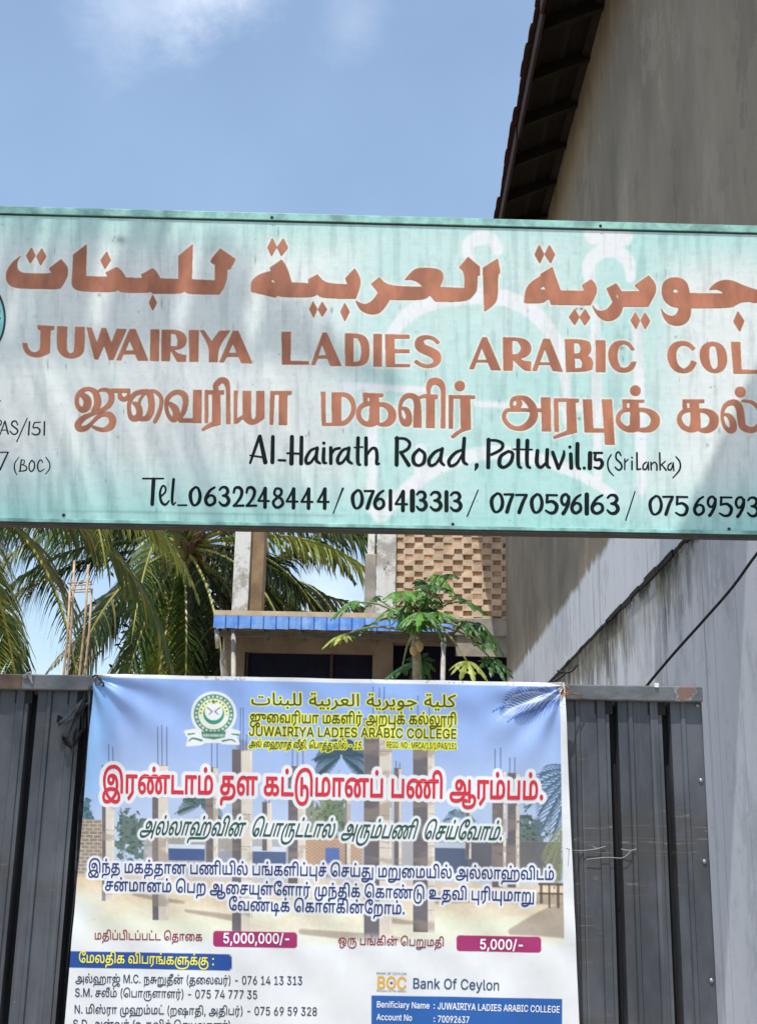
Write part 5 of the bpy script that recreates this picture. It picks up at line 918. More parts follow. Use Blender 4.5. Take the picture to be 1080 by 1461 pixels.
(648,[[22,0,22,15,60,15,61,17,61,127,60,128,57,126,26,103,24,104,25,122,56,145,78,146,79,144,79,16,80,15,111,15,112,1,110,0]]),
(648,[[57,-2,45,0,39,2,25,11,16,22,12,35,13,36,31,36,35,26,41,20,48,17,55,15,69,15,76,17,84,21,89,26,93,34,94,42,93,49,87,60,78,67,71,69,46,70,45,71,45,85,80,126,81,129,21,129,19,130,19,144,21,145,105,145,107,144,106,132,64,82,76,82,88,79,96,74,104,66,110,56,112,44,110,26,101,13,89,4,73,-1]]),
(639,[[18,0,18,145,72,146,84,144,95,140,108,128,113,120,116,111,117,92,113,80,110,73,100,62,88,55,74,53,36,52,36,1,35,0],[36,69,69,69,80,71,88,75,95,83,98,94,98,105,93,119,86,125,74,129,36,128]]),
(642,[[58,-2,37,2,24,11,15,23,12,31,12,38,30,38,33,28,38,22,44,18,59,14,70,14,82,18,89,22,94,26,99,35,98,47,90,55,82,60,42,72,31,79,20,90,16,98,15,109,19,123,22,128,33,139,49,145,57,147,74,147,90,143,101,136,108,129,112,122,115,115,114,109,97,109,93,119,87,125,74,130,59,131,45,126,37,120,34,111,35,100,39,95,51,87,87,76,102,68,109,63,115,52,117,45,117,35,114,25,111,19,104,10,97,6,81,-1,70,-3]]),
(648,[[58,-2,42,2,30,10,21,22,18,36,35,36,37,30,40,25,49,17,57,15,69,15,79,18,87,26,92,37,93,51,91,60,85,69,79,74,71,78,56,79,48,77,37,72,20,74,28,144,30,145,103,145,105,142,105,130,103,129,46,129,44,128,39,87,51,93,59,95,74,95,84,91,92,87,99,80,108,66,111,56,112,46,111,37,108,28,101,16,93,8,80,1,67,-2]]),
(1126,[[43,-69,27,-64,20,-60,13,-53,8,-42,5,-30,6,-17,8,-9,14,2,25,14,15,41,11,65,11,87,12,95,22,123,33,139,46,152,66,164,83,170,106,173,130,173,150,168,169,160,177,155,191,142,196,135,203,120,208,106,212,79,212,2,211,-2,209,-4,204,-5,192,-5,187,-2,186,2,186,66,183,90,178,111,173,121,166,131,154,140,145,144,135,147,124,149,104,149,82,144,66,136,57,128,47,115,40,97,37,77,38,59,41,42,47,27,49,27,69,33,89,35,114,34,136,30,138,39,138,60,135,72,129,84,128,83,126,68,121,58,109,48,93,44,79,46,67,51,58,61,53,75,53,83,57,97,65,106,73,112,86,116,101,118,114,117,129,113,137,109,148,100,154,92,160,81,165,58,165,41,161,19,173,7,182,-7,187,-23,186,-37,182,-49,174,-58,165,-64,152,-68,141,-69,126,-68,113,-66,96,-59,77,-66,65,-68],[49,-45,61,-45,68,-44,69,-43,50,-25,37,-10,35,-13,32,-19,31,-25,32,-33,34,-37,40,-42],[128,-45,148,-44,154,-41,158,-37,160,-27,159,-20,156,-12,152,-7,138,-27,123,-42,123,-44],[95,-32,98,-30,107,-23,115,-14,124,-2,128,7,112,10,87,11,60,6,59,4,60,2,72,-13,84,-24],[89,67,97,69,102,74,103,83,102,88,98,94,93,94,85,92,81,88,79,84,79,76,80,72,84,69]]),
(640,[[44,-46,32,-36,31,-32,32,-28,69,7,69,90,67,91,40,91,39,0,37,-3,33,-5,16,-4,13,2,13,108,14,112,20,115,123,115,127,114,130,108,130,97,127,92,124,91,96,91,95,90,95,1,94,-3,54,-42,48,-46]]),
(1649,[[45,-7,33,-4,27,-1,17,10,9,26,7,43,8,62,11,74,16,86,29,101,42,109,55,114,70,118,99,117,120,111,130,106,146,113,163,118,189,117,203,113,216,106,233,113,249,115,325,115,330,112,331,97,328,92,325,91,298,91,297,90,297,1,294,-4,276,-5,272,-3,270,0,269,91,247,91,235,88,246,69,250,57,253,40,252,28,248,13,243,5,235,-2,220,-7,206,-6,199,-4,192,0,184,9,179,24,178,45,180,57,184,71,196,89,181,94,164,94,151,90,151,88,160,75,167,58,170,42,169,25,163,9,155,0,145,-5,137,-7,129,-7,118,-5,109,0,105,4,99,15,95,31,95,43,98,62,102,73,111,88,94,93,75,94,64,92,53,87,43,80,36,68,37,68,47,70,61,70,72,65,78,61,84,53,88,42,89,26,87,19,81,7,71,-2,55,-7],[47,16,57,17,60,20,63,25,63,31,62,38,58,44,53,46,44,46,37,44,32,40,33,32,36,24,41,19],[130,16,135,16,139,20,142,24,143,36,143,47,138,62,130,73,124,62,121,44,122,26,126,18],[212,16,217,16,221,18,225,24,226,29,226,46,224,55,218,68,214,74,208,64,204,47,205,25,208,19],[161,131,156,133,149,139,147,150,148,156,153,162,161,167,167,167,174,165,179,161,182,156,183,148,181,140,175,134,169,131]]),
(693,[[18,-5,14,-3,13,1,13,108,14,113,19,115,34,115,37,114,39,110,40,20,134,19,138,17,140,13,140,0,138,-3,134,-5]]),
(640,[[18,-5,14,-3,13,1,13,108,14,113,20,115,123,115,128,114,130,109,130,98,127,92,124,91,96,91,95,90,95,2,94,-3,89,-5,75,-5,71,-3,69,0,68,91,41,91,40,91,39,89,39,0,38,-3,34,-5]]),
(858,[[18,-5,14,-2,13,2,13,108,15,114,19,115,33,115,37,114,39,110,39,21,40,19,75,20,76,85,81,100,85,105,92,112,108,118,124,118,140,112,151,101,156,94,162,75,164,63,164,44,159,22,153,12,148,7,137,0,114,-5],[102,20,114,19,126,23,132,28,136,37,137,64,134,77,128,89,121,93,109,93,103,84,102,66],[82,131,77,133,71,138,68,145,68,152,71,159,76,164,83,167,88,167,96,165,101,159,104,152,104,146,102,140,97,135,89,131]]),
(825,[[11,-69,8,-67,6,-62,5,-44,10,-29,19,-20,26,-16,40,-12,81,-12,100,-11,113,-8,123,-3,127,2,132,9,133,18,132,30,127,39,118,44,105,46,104,45,103,30,99,16,95,10,83,-1,68,-6,50,-7,35,-5,26,-2,19,3,8,15,5,24,5,37,8,45,12,52,18,59,27,64,27,109,28,113,34,116,135,116,139,115,141,110,141,98,140,94,135,92,104,91,104,71,105,70,127,66,137,62,146,56,155,44,160,29,160,11,157,1,151,-11,141,-21,131,-27,112,-34,89,-36,47,-36,41,-37,35,-40,32,-45,31,-53,32,-62,30,-66,26,-68],[51,17,63,18,67,19,73,24,76,28,77,36,77,47,51,46,43,44,35,40,32,33,34,24,42,18],[53,71,77,71,77,91,53,91]]),
(1070,[[45,-7,33,-4,27,-1,17,10,9,26,7,42,7,61,12,80,21,94,33,106,47,113,64,118,86,117,105,110,108,114,112,115,209,115,214,113,215,109,215,97,213,92,209,91,182,91,181,90,181,1,179,-3,175,-5,160,-5,156,-3,155,0,154,91,131,91,129,90,129,1,127,-3,122,-5,108,-5,104,-3,103,0,103,78,101,82,93,88,85,92,75,94,61,93,50,88,41,78,36,68,47,70,61,70,70,66,78,61,84,53,88,43,89,26,83,10,74,0,63,-5,55,-7],[47,16,57,17,60,20,63,25,63,31,62,38,58,44,53,46,44,46,37,44,32,40,33,32,37,23,41,19]]),
(825,[[45,-7,27,-2,18,3,8,15,5,27,6,38,9,48,18,58,27,64,27,108,29,113,34,115,134,115,138,114,141,109,141,97,139,93,135,91,105,91,104,72,105,70,125,69,137,65,146,60,152,54,157,46,160,31,159,21,155,11,148,2,142,-1,131,-5,114,-6,98,-3,96,-1,96,4,101,18,105,19,111,18,125,18,131,21,133,27,133,36,129,41,120,46,105,46,104,45,103,28,99,17,95,10,88,2,80,-2,66,-6],[49,17,64,18,72,23,76,29,77,34,77,46,47,46,39,43,35,40,32,35,32,26,37,21,41,19],[53,70,77,71,77,91,53,91]]),
(693,[[18,-5,14,-3,13,1,13,108,14,113,19,115,34,115,37,114,39,110,40,20,134,19,138,17,140,13,140,0,138,-3,134,-5],[65,131,60,133,55,137,51,145,51,152,55,160,59,164,66,167,72,167,79,165,85,158,87,152,87,145,85,139,80,134,73,131]]),
(1015,[[80,-64,61,-60,53,-57,44,-51,29,-35,18,-15,12,11,9,34,9,58,14,90,18,107,29,128,38,141,50,153,56,157,75,167,93,172,105,173,119,173,131,172,147,167,163,157,175,144,183,129,188,111,190,91,190,0,187,-4,182,-5,169,-5,166,-3,164,0,164,73,162,99,157,120,150,133,144,139,137,144,119,149,99,148,79,141,63,130,52,115,43,96,38,75,36,46,37,19,42,-2,45,-12,50,-21,58,-31,68,-37,78,-39,96,-39,108,-34,114,-29,120,-18,124,-5,125,21,123,31,118,41,111,45,101,44,94,39,93,1,92,-3,87,-5,72,-5,67,-2,66,2,66,109,69,115,87,116,92,114,93,110,94,66,107,69,114,69,127,65,135,60,143,51,147,43,150,34,152,22,152,1,150,-12,144,-29,138,-41,126,-53,115,-58,98,-63]]),
(858,[[18,-5,14,-2,13,2,13,108,15,114,19,115,33,115,37,114,39,110,39,21,40,19,75,20,76,85,81,100,85,105,92,112,108,118,124,118,140,112,151,101,156,94,162,75,164,63,164,44,159,22,153,12,148,7,137,0,114,-5],[102,20,114,19,126,23,132,28,136,37,137,64,134,77,128,89,121,93,109,93,103,84,102,66]]),
(1234,[[45,-7,33,-4,27,-1,17,10,9,26,7,43,8,62,11,74,16,86,29,101,42,109,55,114,70,118,99,117,120,111,131,106,151,113,166,115,242,115,247,112,248,97,245,92,242,91,215,91,214,90,214,1,211,-4,193,-5,189,-3,188,0,187,91,165,91,152,88,151,87,159,76,167,58,170,42,169,25,163,9,155,0,145,-5,137,-7,129,-7,118,-5,109,0,105,4,99,15,95,31,95,43,97,59,104,76,111,88,94,93,75,94,64,92,53,87,43,80,36,68,37,68,47,70,61,70,72,65,78,61,84,53,88,42,89,26,87,19,81,7,71,-2,55,-7],[47,16,57,17,60,20,63,25,63,31,62,38,58,44,53,46,44,46,37,44,32,40,33,32,36,24,41,19],[130,16,135,16,139,20,142,24,143,36,141,55,136,66,131,73,126,65,123,56,121,42,121,31,123,24,126,18]]),
(778,[[18,-5,14,-2,13,2,13,108,15,114,19,115,33,115,37,114,39,110,39,21,40,20,41,19,116,20,116,110,118,114,122,115,136,115,141,113,142,108,142,2,140,-3,136,-5],[73,131,67,134,62,140,60,145,60,152,62,158,68,164,75,167,80,167,88,164,92,160,96,152,96,147,93,140,89,135,81,131]]),
(778,[[18,-5,14,-2,13,2,13,108,15,114,19,115,33,115,37,114,39,110,39,21,40,20,41,19,116,20,116,110,118,114,122,115,136,115,141,113,142,108,142,2,140,-3,136,-5]]),
(1648,[[45,-7,33,-4,27,-1,17,10,9,26,7,43,8,62,11,74,16,86,29,101,42,109,55,114,70,118,99,117,120,111,130,106,146,113,163,118,189,117,203,113,216,106,233,113,249,115,325,115,330,112,331,97,328,92,325,91,298,91,297,90,297,1,294,-4,276,-5,272,-3,270,0,269,91,247,91,235,88,246,69,250,57,253,40,252,28,248,13,243,5,235,-2,220,-7,206,-6,199,-4,192,0,184,9,179,24,178,45,180,57,184,71,196,89,181,94,164,94,151,90,151,88,160,75,167,58,170,42,169,25,163,9,155,0,145,-5,137,-7,129,-7,118,-5,109,0,105,4,99,15,95,31,95,43,98,62,102,73,111,88,94,93,75,94,64,92,53,87,43,80,36,68,37,68,47,70,61,70,72,65,78,61,84,53,88,42,89,26,87,19,81,7,71,-2,55,-7],[47,16,57,17,60,20,63,25,63,31,62,38,58,44,53,46,44,46,37,44,32,40,33,32,36,24,41,19],[130,16,135,16,139,20,142,24,143,36,143,47,138,62,130,73,124,62,121,44,122,26,126,18],[212,16,217,16,221,18,225,24,226,29,226,46,224,55,218,68,214,74,208,64,204,47,205,25,208,19]]),
(262,[[18,-5,14,-3,13,1,13,110,10,127,5,138,0,144,-5,147,-13,149,-25,148,-32,144,-36,139,-38,133,-38,120,-32,104,-35,99,-41,98,-57,99,-60,104,-63,113,-65,122,-65,133,-62,144,-58,152,-49,163,-33,171,-13,174,1,171,11,167,18,162,27,153,35,137,38,123,40,107,40,1,38,-3,35,-5]]),
(1313,[[178,-69,169,-68,153,-65,142,-60,131,-50,128,-44,125,-33,125,-28,129,-16,109,-24,90,-28,71,-30,50,-29,37,-26,21,-21,14,-15,5,-5,1,10,2,19,7,28,12,34,19,37,29,40,138,40,140,41,141,55,140,63,135,75,130,82,130,73,125,59,118,52,111,47,100,44,85,44,70,50,63,55,60,59,56,69,55,85,61,100,73,111,90,117,102,118,120,116,136,109,145,103,151,96,161,82,167,61,168,40,182,40,184,40,184,42,184,109,185,113,187,115,193,116,205,116,210,113,211,109,212,23,222,25,233,25,245,21,254,16,261,8,265,-1,267,-9,266,-22,262,-33,256,-43,248,-51,238,-58,229,-62,213,-67,192,-69],[174,-45,197,-45,214,-42,224,-38,233,-31,238,-25,240,-15,238,-5,234,0,229,1,221,1,213,-1,211,-3,211,-24,210,-28,205,-30,189,-30,186,-28,184,-24,184,15,161,16,154,6,145,-5,162,-3,178,-8,181,-9,182,-13,182,-20,180,-25,177,-29,174,-30,157,-27,151,-29,150,-33,153,-38,156,-40,161,-42],[65,-5,82,-5,101,-2,118,6,125,11,128,15,31,16,28,12,28,7,31,3,37,-1,53,-5],[87,67,98,67,104,73,105,79,104,87,101,94,89,93,85,90,82,87,81,79,81,75,83,71]]),
(269,[[24,-6,17,-3,14,1,9,9,9,14,12,21,18,27,28,30,34,28,40,24,45,15,45,10,42,2,38,-2,30,-6]]),
(1013,[[45,-5,36,-2,24,5,17,13,11,30,9,53,11,67,18,86,28,99,35,105,45,110,63,115,81,115,97,111,105,107,116,96,122,82,126,60,127,36,131,24,139,16,154,15,162,20,167,27,170,38,170,59,167,72,163,83,157,94,145,109,147,112,161,121,165,121,182,95,189,76,191,64,192,40,191,30,188,21,181,9,173,2,166,-1,152,-5,143,-5,133,-3,123,2,113,12,107,25,104,37,103,68,100,78,97,84,92,90,85,94,77,96,68,96,56,93,45,87,36,76,32,64,47,68,53,68,61,67,71,63,77,58,83,49,87,37,86,25,81,11,70,0,63,-3,55,-5],[47,14,53,14,60,16,64,21,65,25,66,32,64,40,61,45,54,49,41,48,32,43,30,40,31,32,34,23,41,16]]),
(1619,[[11,-66,8,-62,7,-55,7,-44,9,-37,16,-25,28,-17,41,-15,233,-15,253,-12,268,-7,279,1,285,11,289,27,291,45,290,63,288,76,284,84,278,92,272,95,263,97,253,95,249,93,244,87,241,76,240,0,236,-3,222,-3,219,-1,218,2,217,79,216,87,213,92,207,96,202,97,197,96,191,92,189,87,187,78,187,2,186,-1,183,-3,103,-2,101,0,100,12,104,22,109,39,110,59,108,72,103,82,93,91,79,96,67,96,55,93,43,85,35,74,32,64,33,63,47,68,56,68,68,64,75,60,81,53,86,42,87,31,85,20,79,9,70,0,63,-3,52,-5,39,-3,24,5,18,11,14,20,9,37,9,57,12,71,19,87,32,102,39,107,50,112,63,115,84,115,98,112,109,106,120,96,127,85,132,69,133,60,132,42,124,18,126,17,164,17,165,76,166,89,173,103,179,108,189,114,202,116,214,113,222,109,230,100,238,108,248,113,262,116,273,115,282,112,291,107,298,101,304,93,308,83,313,64,313,40,311,22,308,10,301,-3,292,-15,282,-22,270,-28,261,-30,247,-33,232,-34,47,-34,37,-36,31,-41,29,-46,29,-62,28,-65],[49,14,56,14,62,18,65,27,65,35,63,43,59,46,55,48,49,49,42,48,34,44,31,42,30,37,33,26,37,19,44,14],[158,134,151,138,148,141,146,146,146,153,151,160,153,162,159,165,166,164,171,162,175,158,177,152,177,145,175,141,171,136,165,133]]),
(1234,[[45,-5,36,-2,28,2,19,11,12,26,9,43,10,62,12,72,19,85,30,98,43,107,55,112,70,115,99,114,117,109,131,103,145,109,166,113,241,113,245,111,246,97,243,94,213,94,211,92,211,2,209,-2,193,-2,191,-1,190,1,189,93,165,94,147,89,157,76,165,58,167,42,167,26,161,10,154,2,145,-3,137,-5,129,-5,121,-3,107,5,100,17,97,31,97,43,100,59,106,75,115,89,99,94,75,96,61,93,47,86,37,76,32,65,33,63,46,68,53,68,61,67,68,65,77,58,82,52,86,42,87,26,85,19,79,8,70,0,63,-3,55,-5],[47,14,53,14,60,16,64,21,65,25,66,32,64,40,61,45,54,49,41,48,32,43,30,40,31,32,34,23,41,16],[130,14,137,15,141,19,144,24,146,36,145,47,141,62,136,71,130,77,124,66,120,55,119,42,119,31,120,23,125,16],[119,134,114,136,110,140,108,145,108,153,110,157,115,162,121,165,127,165,136,159,139,152,139,146,135,138,132,135,127,134]]),
(1051,[[98,-66,73,-62,50,-52,42,-47,33,-37,24,-25,15,-1,11,20,12,46,15,62,20,76,30,96,40,112,41,113,44,112,58,103,40,68,36,55,34,41,33,27,35,5,41,-11,49,-23,56,-31,65,-37,84,-44,112,-47,124,-46,137,-43,157,-35,167,-25,175,-13,180,6,180,25,177,38,171,44,164,47,154,46,145,42,144,40,144,0,140,-3,125,-3,123,-1,122,2,122,93,120,94,93,94,92,92,92,0,88,-3,73,-3,71,-1,70,2,70,111,71,112,74,113,176,113,179,110,179,98,178,95,176,94,144,94,144,63,145,62,160,66,172,65,182,61,188,57,195,48,201,35,202,24,202,3,200,-9,196,-21,189,-32,180,-43,168,-52,153,-59,132,-65,117,-67]]),
(693,[[18,-2,16,-1,15,2,15,108,16,112,19,113,33,113,36,112,37,109,37,17,134,17,136,16,138,13,137,0,134,-2],[65,134,59,137,56,140,54,146,54,152,60,161,66,165,72,165,78,162,83,157,85,152,85,144,79,136,73,134]]),
(693,[[18,-2,16,-1,15,2,15,108,16,112,19,113,33,113,36,112,37,109,37,17,134,17,136,16,138,13,137,0,134,-2]]),
(858,[[18,-2,16,-1,15,2,15,108,16,112,19,113,33,113,37,110,37,19,38,17,77,17,78,80,79,89,83,97,90,107,101,113,107,115,124,115,139,109,148,101,154,92,160,75,162,63,162,44,157,24,151,13,147,9,135,2,114,-2],[100,17,114,17,127,20,134,27,138,37,139,64,137,77,133,87,130,91,121,96,108,95,105,93,101,85,99,66],[82,134,75,137,72,141,70,146,71,152,73,158,77,162,84,165,89,165,95,162,99,158,102,152,101,145,98,139,94,135,89,134]]),
(1648,[[45,-5,36,-2,28,2,19,11,12,26,9,43,10,62,12,72,19,85,30,98,45,108,55,112,70,115,99,114,117,109,130,103,149,112,163,115,189,114,205,109,216,103,233,110,249,113,325,113,328,110,328,97,325,94,296,94,295,92,295,1,292,-2,276,-2,273,-1,272,1,272,93,247,94,232,90,244,68,248,57,251,40,250,28,246,16,241,6,234,0,220,-5,206,-4,193,3,187,10,181,24,180,45,182,57,191,78,199,90,193,93,181,96,164,96,147,91,147,89,157,76,165,58,167,42,167,26,161,10,154,2,145,-3,137,-5,129,-5,121,-3,107,5,100,17,97,31,97,43,100,62,108,79,115,89,99,94,75,96,61,93,47,86,37,76,32,65,33,63,46,68,53,68,61,67,68,65,77,58,82,52,86,42,87,26,85,19,79,8,70,0,63,-3,55,-5],[47,14,53,14,60,16,64,21,65,25,66,32,64,40,61,45,54,49,41,48,32,43,30,40,31,32,34,23,41,16],[130,14,137,15,141,19,144,24,146,36,145,47,141,62,136,71,130,77,127,73,123,64,119,44,119,31,120,23,125,16],[212,14,217,14,221,15,226,22,228,29,228,46,226,58,221,69,214,78,212,76,207,67,202,47,202,30,204,22,208,16]]),
(723,[[45,-5,29,-1,19,6,11,16,7,27,8,39,14,51,20,56,30,63,30,108,31,112,35,113,134,113,137,112,139,109,139,97,136,94,102,93,102,71,103,68,135,68,137,67,139,64,139,52,137,50,135,49,102,48,101,32,98,20,93,11,87,5,77,-1,66,-4],[49,15,64,15,69,17,75,22,77,25,79,35,79,48,53,49,41,46,33,42,30,35,30,25,36,19,41,16],[50,68,79,68,79,93,50,93]]),
(963,[[44,-4,37,-3,28,2,23,8,17,21,15,32,15,109,16,112,19,113,33,113,37,110,38,29,39,21,42,18,45,16,50,15,61,17,66,21,68,25,68,109,69,112,72,113,87,113,90,110,90,19,91,17,93,17,155,17,155,110,159,113,174,113,176,112,178,109,178,3,176,-1,173,-2,72,-2,69,-1,68,1,56,-4],[95,133,88,136,83,140,81,145,81,153,83,157,87,162,96,165,101,164,108,160,112,152,112,146,107,137,101,134]]),
(720,[[84,-5,68,-2,48,7,36,15,26,26,19,38,12,55,10,68,9,88,11,108,15,120,21,132,34,148,48,159,62,165,82,170,98,171,113,169,124,164,133,157,137,152,141,140,141,128,138,119,134,111,126,104,110,98,100,98,85,103,75,114,71,122,70,136,74,148,73,149,58,141,44,129,36,115,31,95,31,72,37,49,48,32,56,25,64,20,68,19,69,20,66,31,66,42,67,48,72,58,81,66,95,71,108,71,122,66,132,57,137,47,138,34,136,20,132,12,127,7,115,-1,97,-5],[92,15,100,14,106,16,112,20,116,26,117,41,114,47,108,52,100,53,94,51,88,44,86,31,89,20],[100,118,109,118,116,121,120,129,120,136,118,142,112,148,99,152,96,149,92,143,91,128,95,121]]),
(1126,[[43,-66,28,-62,16,-52,9,-40,7,-30,8,-17,10,-11,17,1,28,14,17,41,13,64,13,87,15,95,19,110,24,123,35,138,47,150,67,162,83,168,106,171,130,170,150,166,169,158,177,153,194,134,202,118,206,106,210,79,209,-1,206,-3,192,-3,188,0,188,65,186,90,179,114,175,122,168,131,155,142,147,146,135,149,124,151,104,151,93,149,80,145,65,138,55,129,44,115,38,100,35,77,35,59,39,42,45,25,47,24,65,29,89,33,114,32,137,27,140,39,139,65,134,79,125,90,123,91,125,83,125,72,121,62,113,53,100,47,92,46,83,47,68,54,60,62,55,75,55,83,58,93,63,101,72,108,86,114,100,116,114,115,127,112,137,107,146,99,152,91,158,79,163,59,163,42,158,17,171,7,175,1,181,-9,184,-23,183,-37,179,-48,173,-56,162,-62,151,-66,126,-66,113,-63,96,-56,77,-63,65,-66],[49,-47,61,-47,74,-45,52,-24,37,-5,34,-9,30,-18,29,-25,30,-33,32,-37,36,-42,39,-45],[128,-47,148,-46,155,-43,160,-37,163,-27,162,-18,157,-9,151,-3,135,-26,125,-37,117,-44,118,-46],[94,-34,97,-34,99,-33,111,-22,123,-8,132,8,112,13,87,13,65,10,56,7,55,5,61,-4,70,-14,82,-26],[89,65,98,66,103,71,105,83,103,91,100,96,93,97,86,95,82,93,77,87,76,76,78,71,83,66]]),
(789,[[11,-66,8,-61,7,-44,12,-30,19,-22,28,-17,40,-15,89,-14,107,-10,115,-6,122,1,125,7,129,20,128,38,126,43,122,50,118,53,112,55,103,55,97,53,91,50,89,48,89,0,86,-3,71,-3,68,-1,67,2,67,93,65,94,39,94,37,92,37,0,34,-3,19,-3,16,-1,15,3,15,109,16,112,20,113,119,113,123,112,124,110,124,98,122,95,90,94,89,71,91,70,99,73,110,75,119,74,132,68,141,59,147,49,150,35,150,15,147,2,142,-8,131,-20,119,-26,111,-30,82,-34,47,-34,39,-36,35,-38,30,-43,28,-65,26,-66],[75,134,70,136,66,140,63,151,66,159,69,161,75,164,83,164,91,159,94,154,95,147,92,140,88,136,82,133]]),
(1234,[[45,-5,36,-2,28,2,19,11,12,26,9,43,10,62,12,72,19,85,30,98,43,107,55,112,70,115,99,114,117,109,131,103,145,109,166,113,241,113,245,111,246,97,243,94,213,94,211,92,211,2,209,-2,193,-2,191,-1,190,1,189,93,165,94,147,89,157,76,165,58,167,42,167,26,161,10,154,2,145,-3,137,-5,129,-5,121,-3,107,5,100,17,97,31,97,43,100,59,106,75,115,89,99,94,75,96,61,93,47,86,37,76,32,65,33,63,46,68,53,68,61,67,68,65,77,58,82,52,86,42,87,26,85,19,79,8,70,0,63,-3,55,-5],[47,14,53,14,60,16,64,21,65,25,66,32,64,40,61,45,54,49,41,48,32,43,30,40,31,32,34,23,41,16],[130,14,137,15,141,19,144,24,146,36,145,47,141,62,136,71,130,77,124,66,120,55,119,42,119,31,120,23,125,16]]),
(1044,[[18,-2,16,-1,15,2,15,108,16,112,21,113,119,113,122,112,123,109,123,97,121,94,88,93,88,70,89,69,104,74,119,74,125,73,135,67,141,60,146,48,146,32,141,18,144,17,171,17,171,110,175,113,190,113,192,112,194,108,194,3,192,-1,188,-2,71,-2,68,-1,66,1,66,13,69,17,118,17,122,26,124,33,123,46,120,52,113,55,104,55,96,53,88,48,88,30,87,28,84,26,68,27,66,30,66,93,39,94,37,93,37,92,37,0,33,-2],[100,134,94,137,91,141,89,146,89,152,91,158,96,162,102,165,108,165,113,162,117,158,120,152,120,145,116,139,112,135,108,134]]),
(778,[[18,-2,16,-1,15,2,15,108,16,112,19,113,33,113,37,110,37,19,37,17,40,17,118,17,119,110,122,113,136,113,139,112,140,108,140,3,139,-1,136,-2],[73,134,68,136,64,140,62,145,63,153,64,157,69,162,76,165,81,165,90,159,93,152,93,146,89,138,86,135,81,134]]),
(723,[[45,-5,29,-1,19,6,11,16,7,27,8,39,14,51,20,56,30,63,30,108,31,112,35,113,134,113,137,112,139,109,139,97,136,94,102,93,102,71,103,68,135,68,137,67,139,64,139,52,137,50,135,49,102,48,101,32,98,20,93,11,87,5,77,-1,66,-4],[49,15,64,15,69,17,75,22,77,25,79,35,79,48,53,49,41,46,33,42,30,35,30,25,36,19,41,16],[50,68,79,68,79,93,50,93],[82,134,76,137,73,140,71,146,71,152,77,161,83,165,89,165,95,162,100,157,102,152,102,144,96,136,90,134]]),
(1135,[[52,-66,32,-63,18,-57,11,-51,7,-43,5,-36,5,-29,9,-21,15,-17,23,-15,125,-14,133,-1,139,24,141,43,140,65,136,81,132,87,127,92,120,96,112,97,103,95,97,91,93,85,90,75,89,0,86,-3,71,-2,68,1,68,73,66,85,64,91,58,96,52,97,45,95,39,88,37,75,37,0,33,-3,17,-2,16,-1,14,2,15,83,19,95,25,105,31,110,39,114,51,116,59,115,70,110,80,100,92,110,105,115,123,115,132,112,141,107,149,100,158,83,163,60,162,27,159,10,151,-14,188,-15,189,-14,190,-13,190,110,191,112,193,113,208,113,211,112,212,108,212,-29,211,-33,208,-34,140,-34,121,-50,104,-59,92,-63,77,-66],[54,-47,66,-47,82,-46,96,-42,109,-34,28,-34,27,-37,32,-42,40,-46]]),
(1313,[[178,-66,156,-63,143,-58,134,-49,128,-39,127,-29,130,-20,134,-14,143,-8,152,-6,162,-6,177,-10,180,-12,180,-15,177,-26,174,-27,161,-24,152,-25,148,-29,148,-36,153,-42,168,-46,197,-47,211,-45,223,-41,237,-30,242,-21,243,-10,241,-4,235,2,229,4,221,4,210,0,209,-2,209,-24,208,-26,205,-27,190,-27,187,-25,187,16,185,18,159,18,151,6,133,-10,120,-18,109,-22,85,-27,61,-27,37,-24,22,-18,14,-12,8,-4,3,10,5,21,13,31,24,36,30,37,142,38,143,56,140,71,133,83,127,88,127,74,126,67,120,57,113,51,100,46,85,46,76,50,66,56,59,69,58,85,64,99,73,108,87,114,102,116,120,113,135,107,149,95,159,79,165,61,165,38,185,37,186,38,187,39,187,111,190,113,205,113,208,112,209,109,209,19,210,18,222,22,233,22,243,20,253,14,258,7,262,-1,264,-9,263,-22,260,-32,253,-42,247,-49,237,-55,227,-60,213,-64,192,-67],[65,-8,82,-7,104,-3,121,6,133,18,33,18,29,17,25,12,26,7,29,2,33,-2,48,-7],[87,65,101,66,106,73,107,79,107,87,102,96,89,96,84,93,80,87,78,79,80,72,85,66]]),
(963,[[158,-59,155,-55,155,-3,72,-2,68,1,56,-4,44,-5,37,-3,29,1,23,7,18,17,15,31,15,109,16,112,19,113,33,113,37,110,38,29,39,21,42,18,45,16,50,15,61,17,66,21,68,25,68,109,69,112,72,113,87,113,90,110,90,19,91,17,93,17,155,17,155,110,159,113,174,113,176,112,178,109,178,-55,176,-58,174,-59]]),
(1070,[[45,-5,36,-2,28,2,19,11,12,26,9,42,10,61,14,77,23,93,34,104,49,112,64,115,87,114,106,106,109,112,111,113,209,113,212,112,213,109,213,97,211,94,180,94,179,92,179,1,177,-1,175,-2,161,-2,158,-1,157,1,157,93,129,94,127,92,127,1,125,-1,122,-2,109,-2,105,0,105,79,103,83,97,89,88,93,75,96,61,95,49,90,38,79,32,64,47,68,53,68,61,67,71,63,77,58,83,49,87,37,87,26,85,19,81,11,70,0,63,-3,55,-5],[47,14,53,14,60,16,64,21,65,25,66,32,64,40,61,45,54,49,41,48,32,43,30,40,31,32,35,22,41,16],[103,134,96,137,93,141,91,146,92,152,94,158,98,162,105,165,110,165,116,162,120,158,123,152,122,145,119,139,115,135,110,134]]),
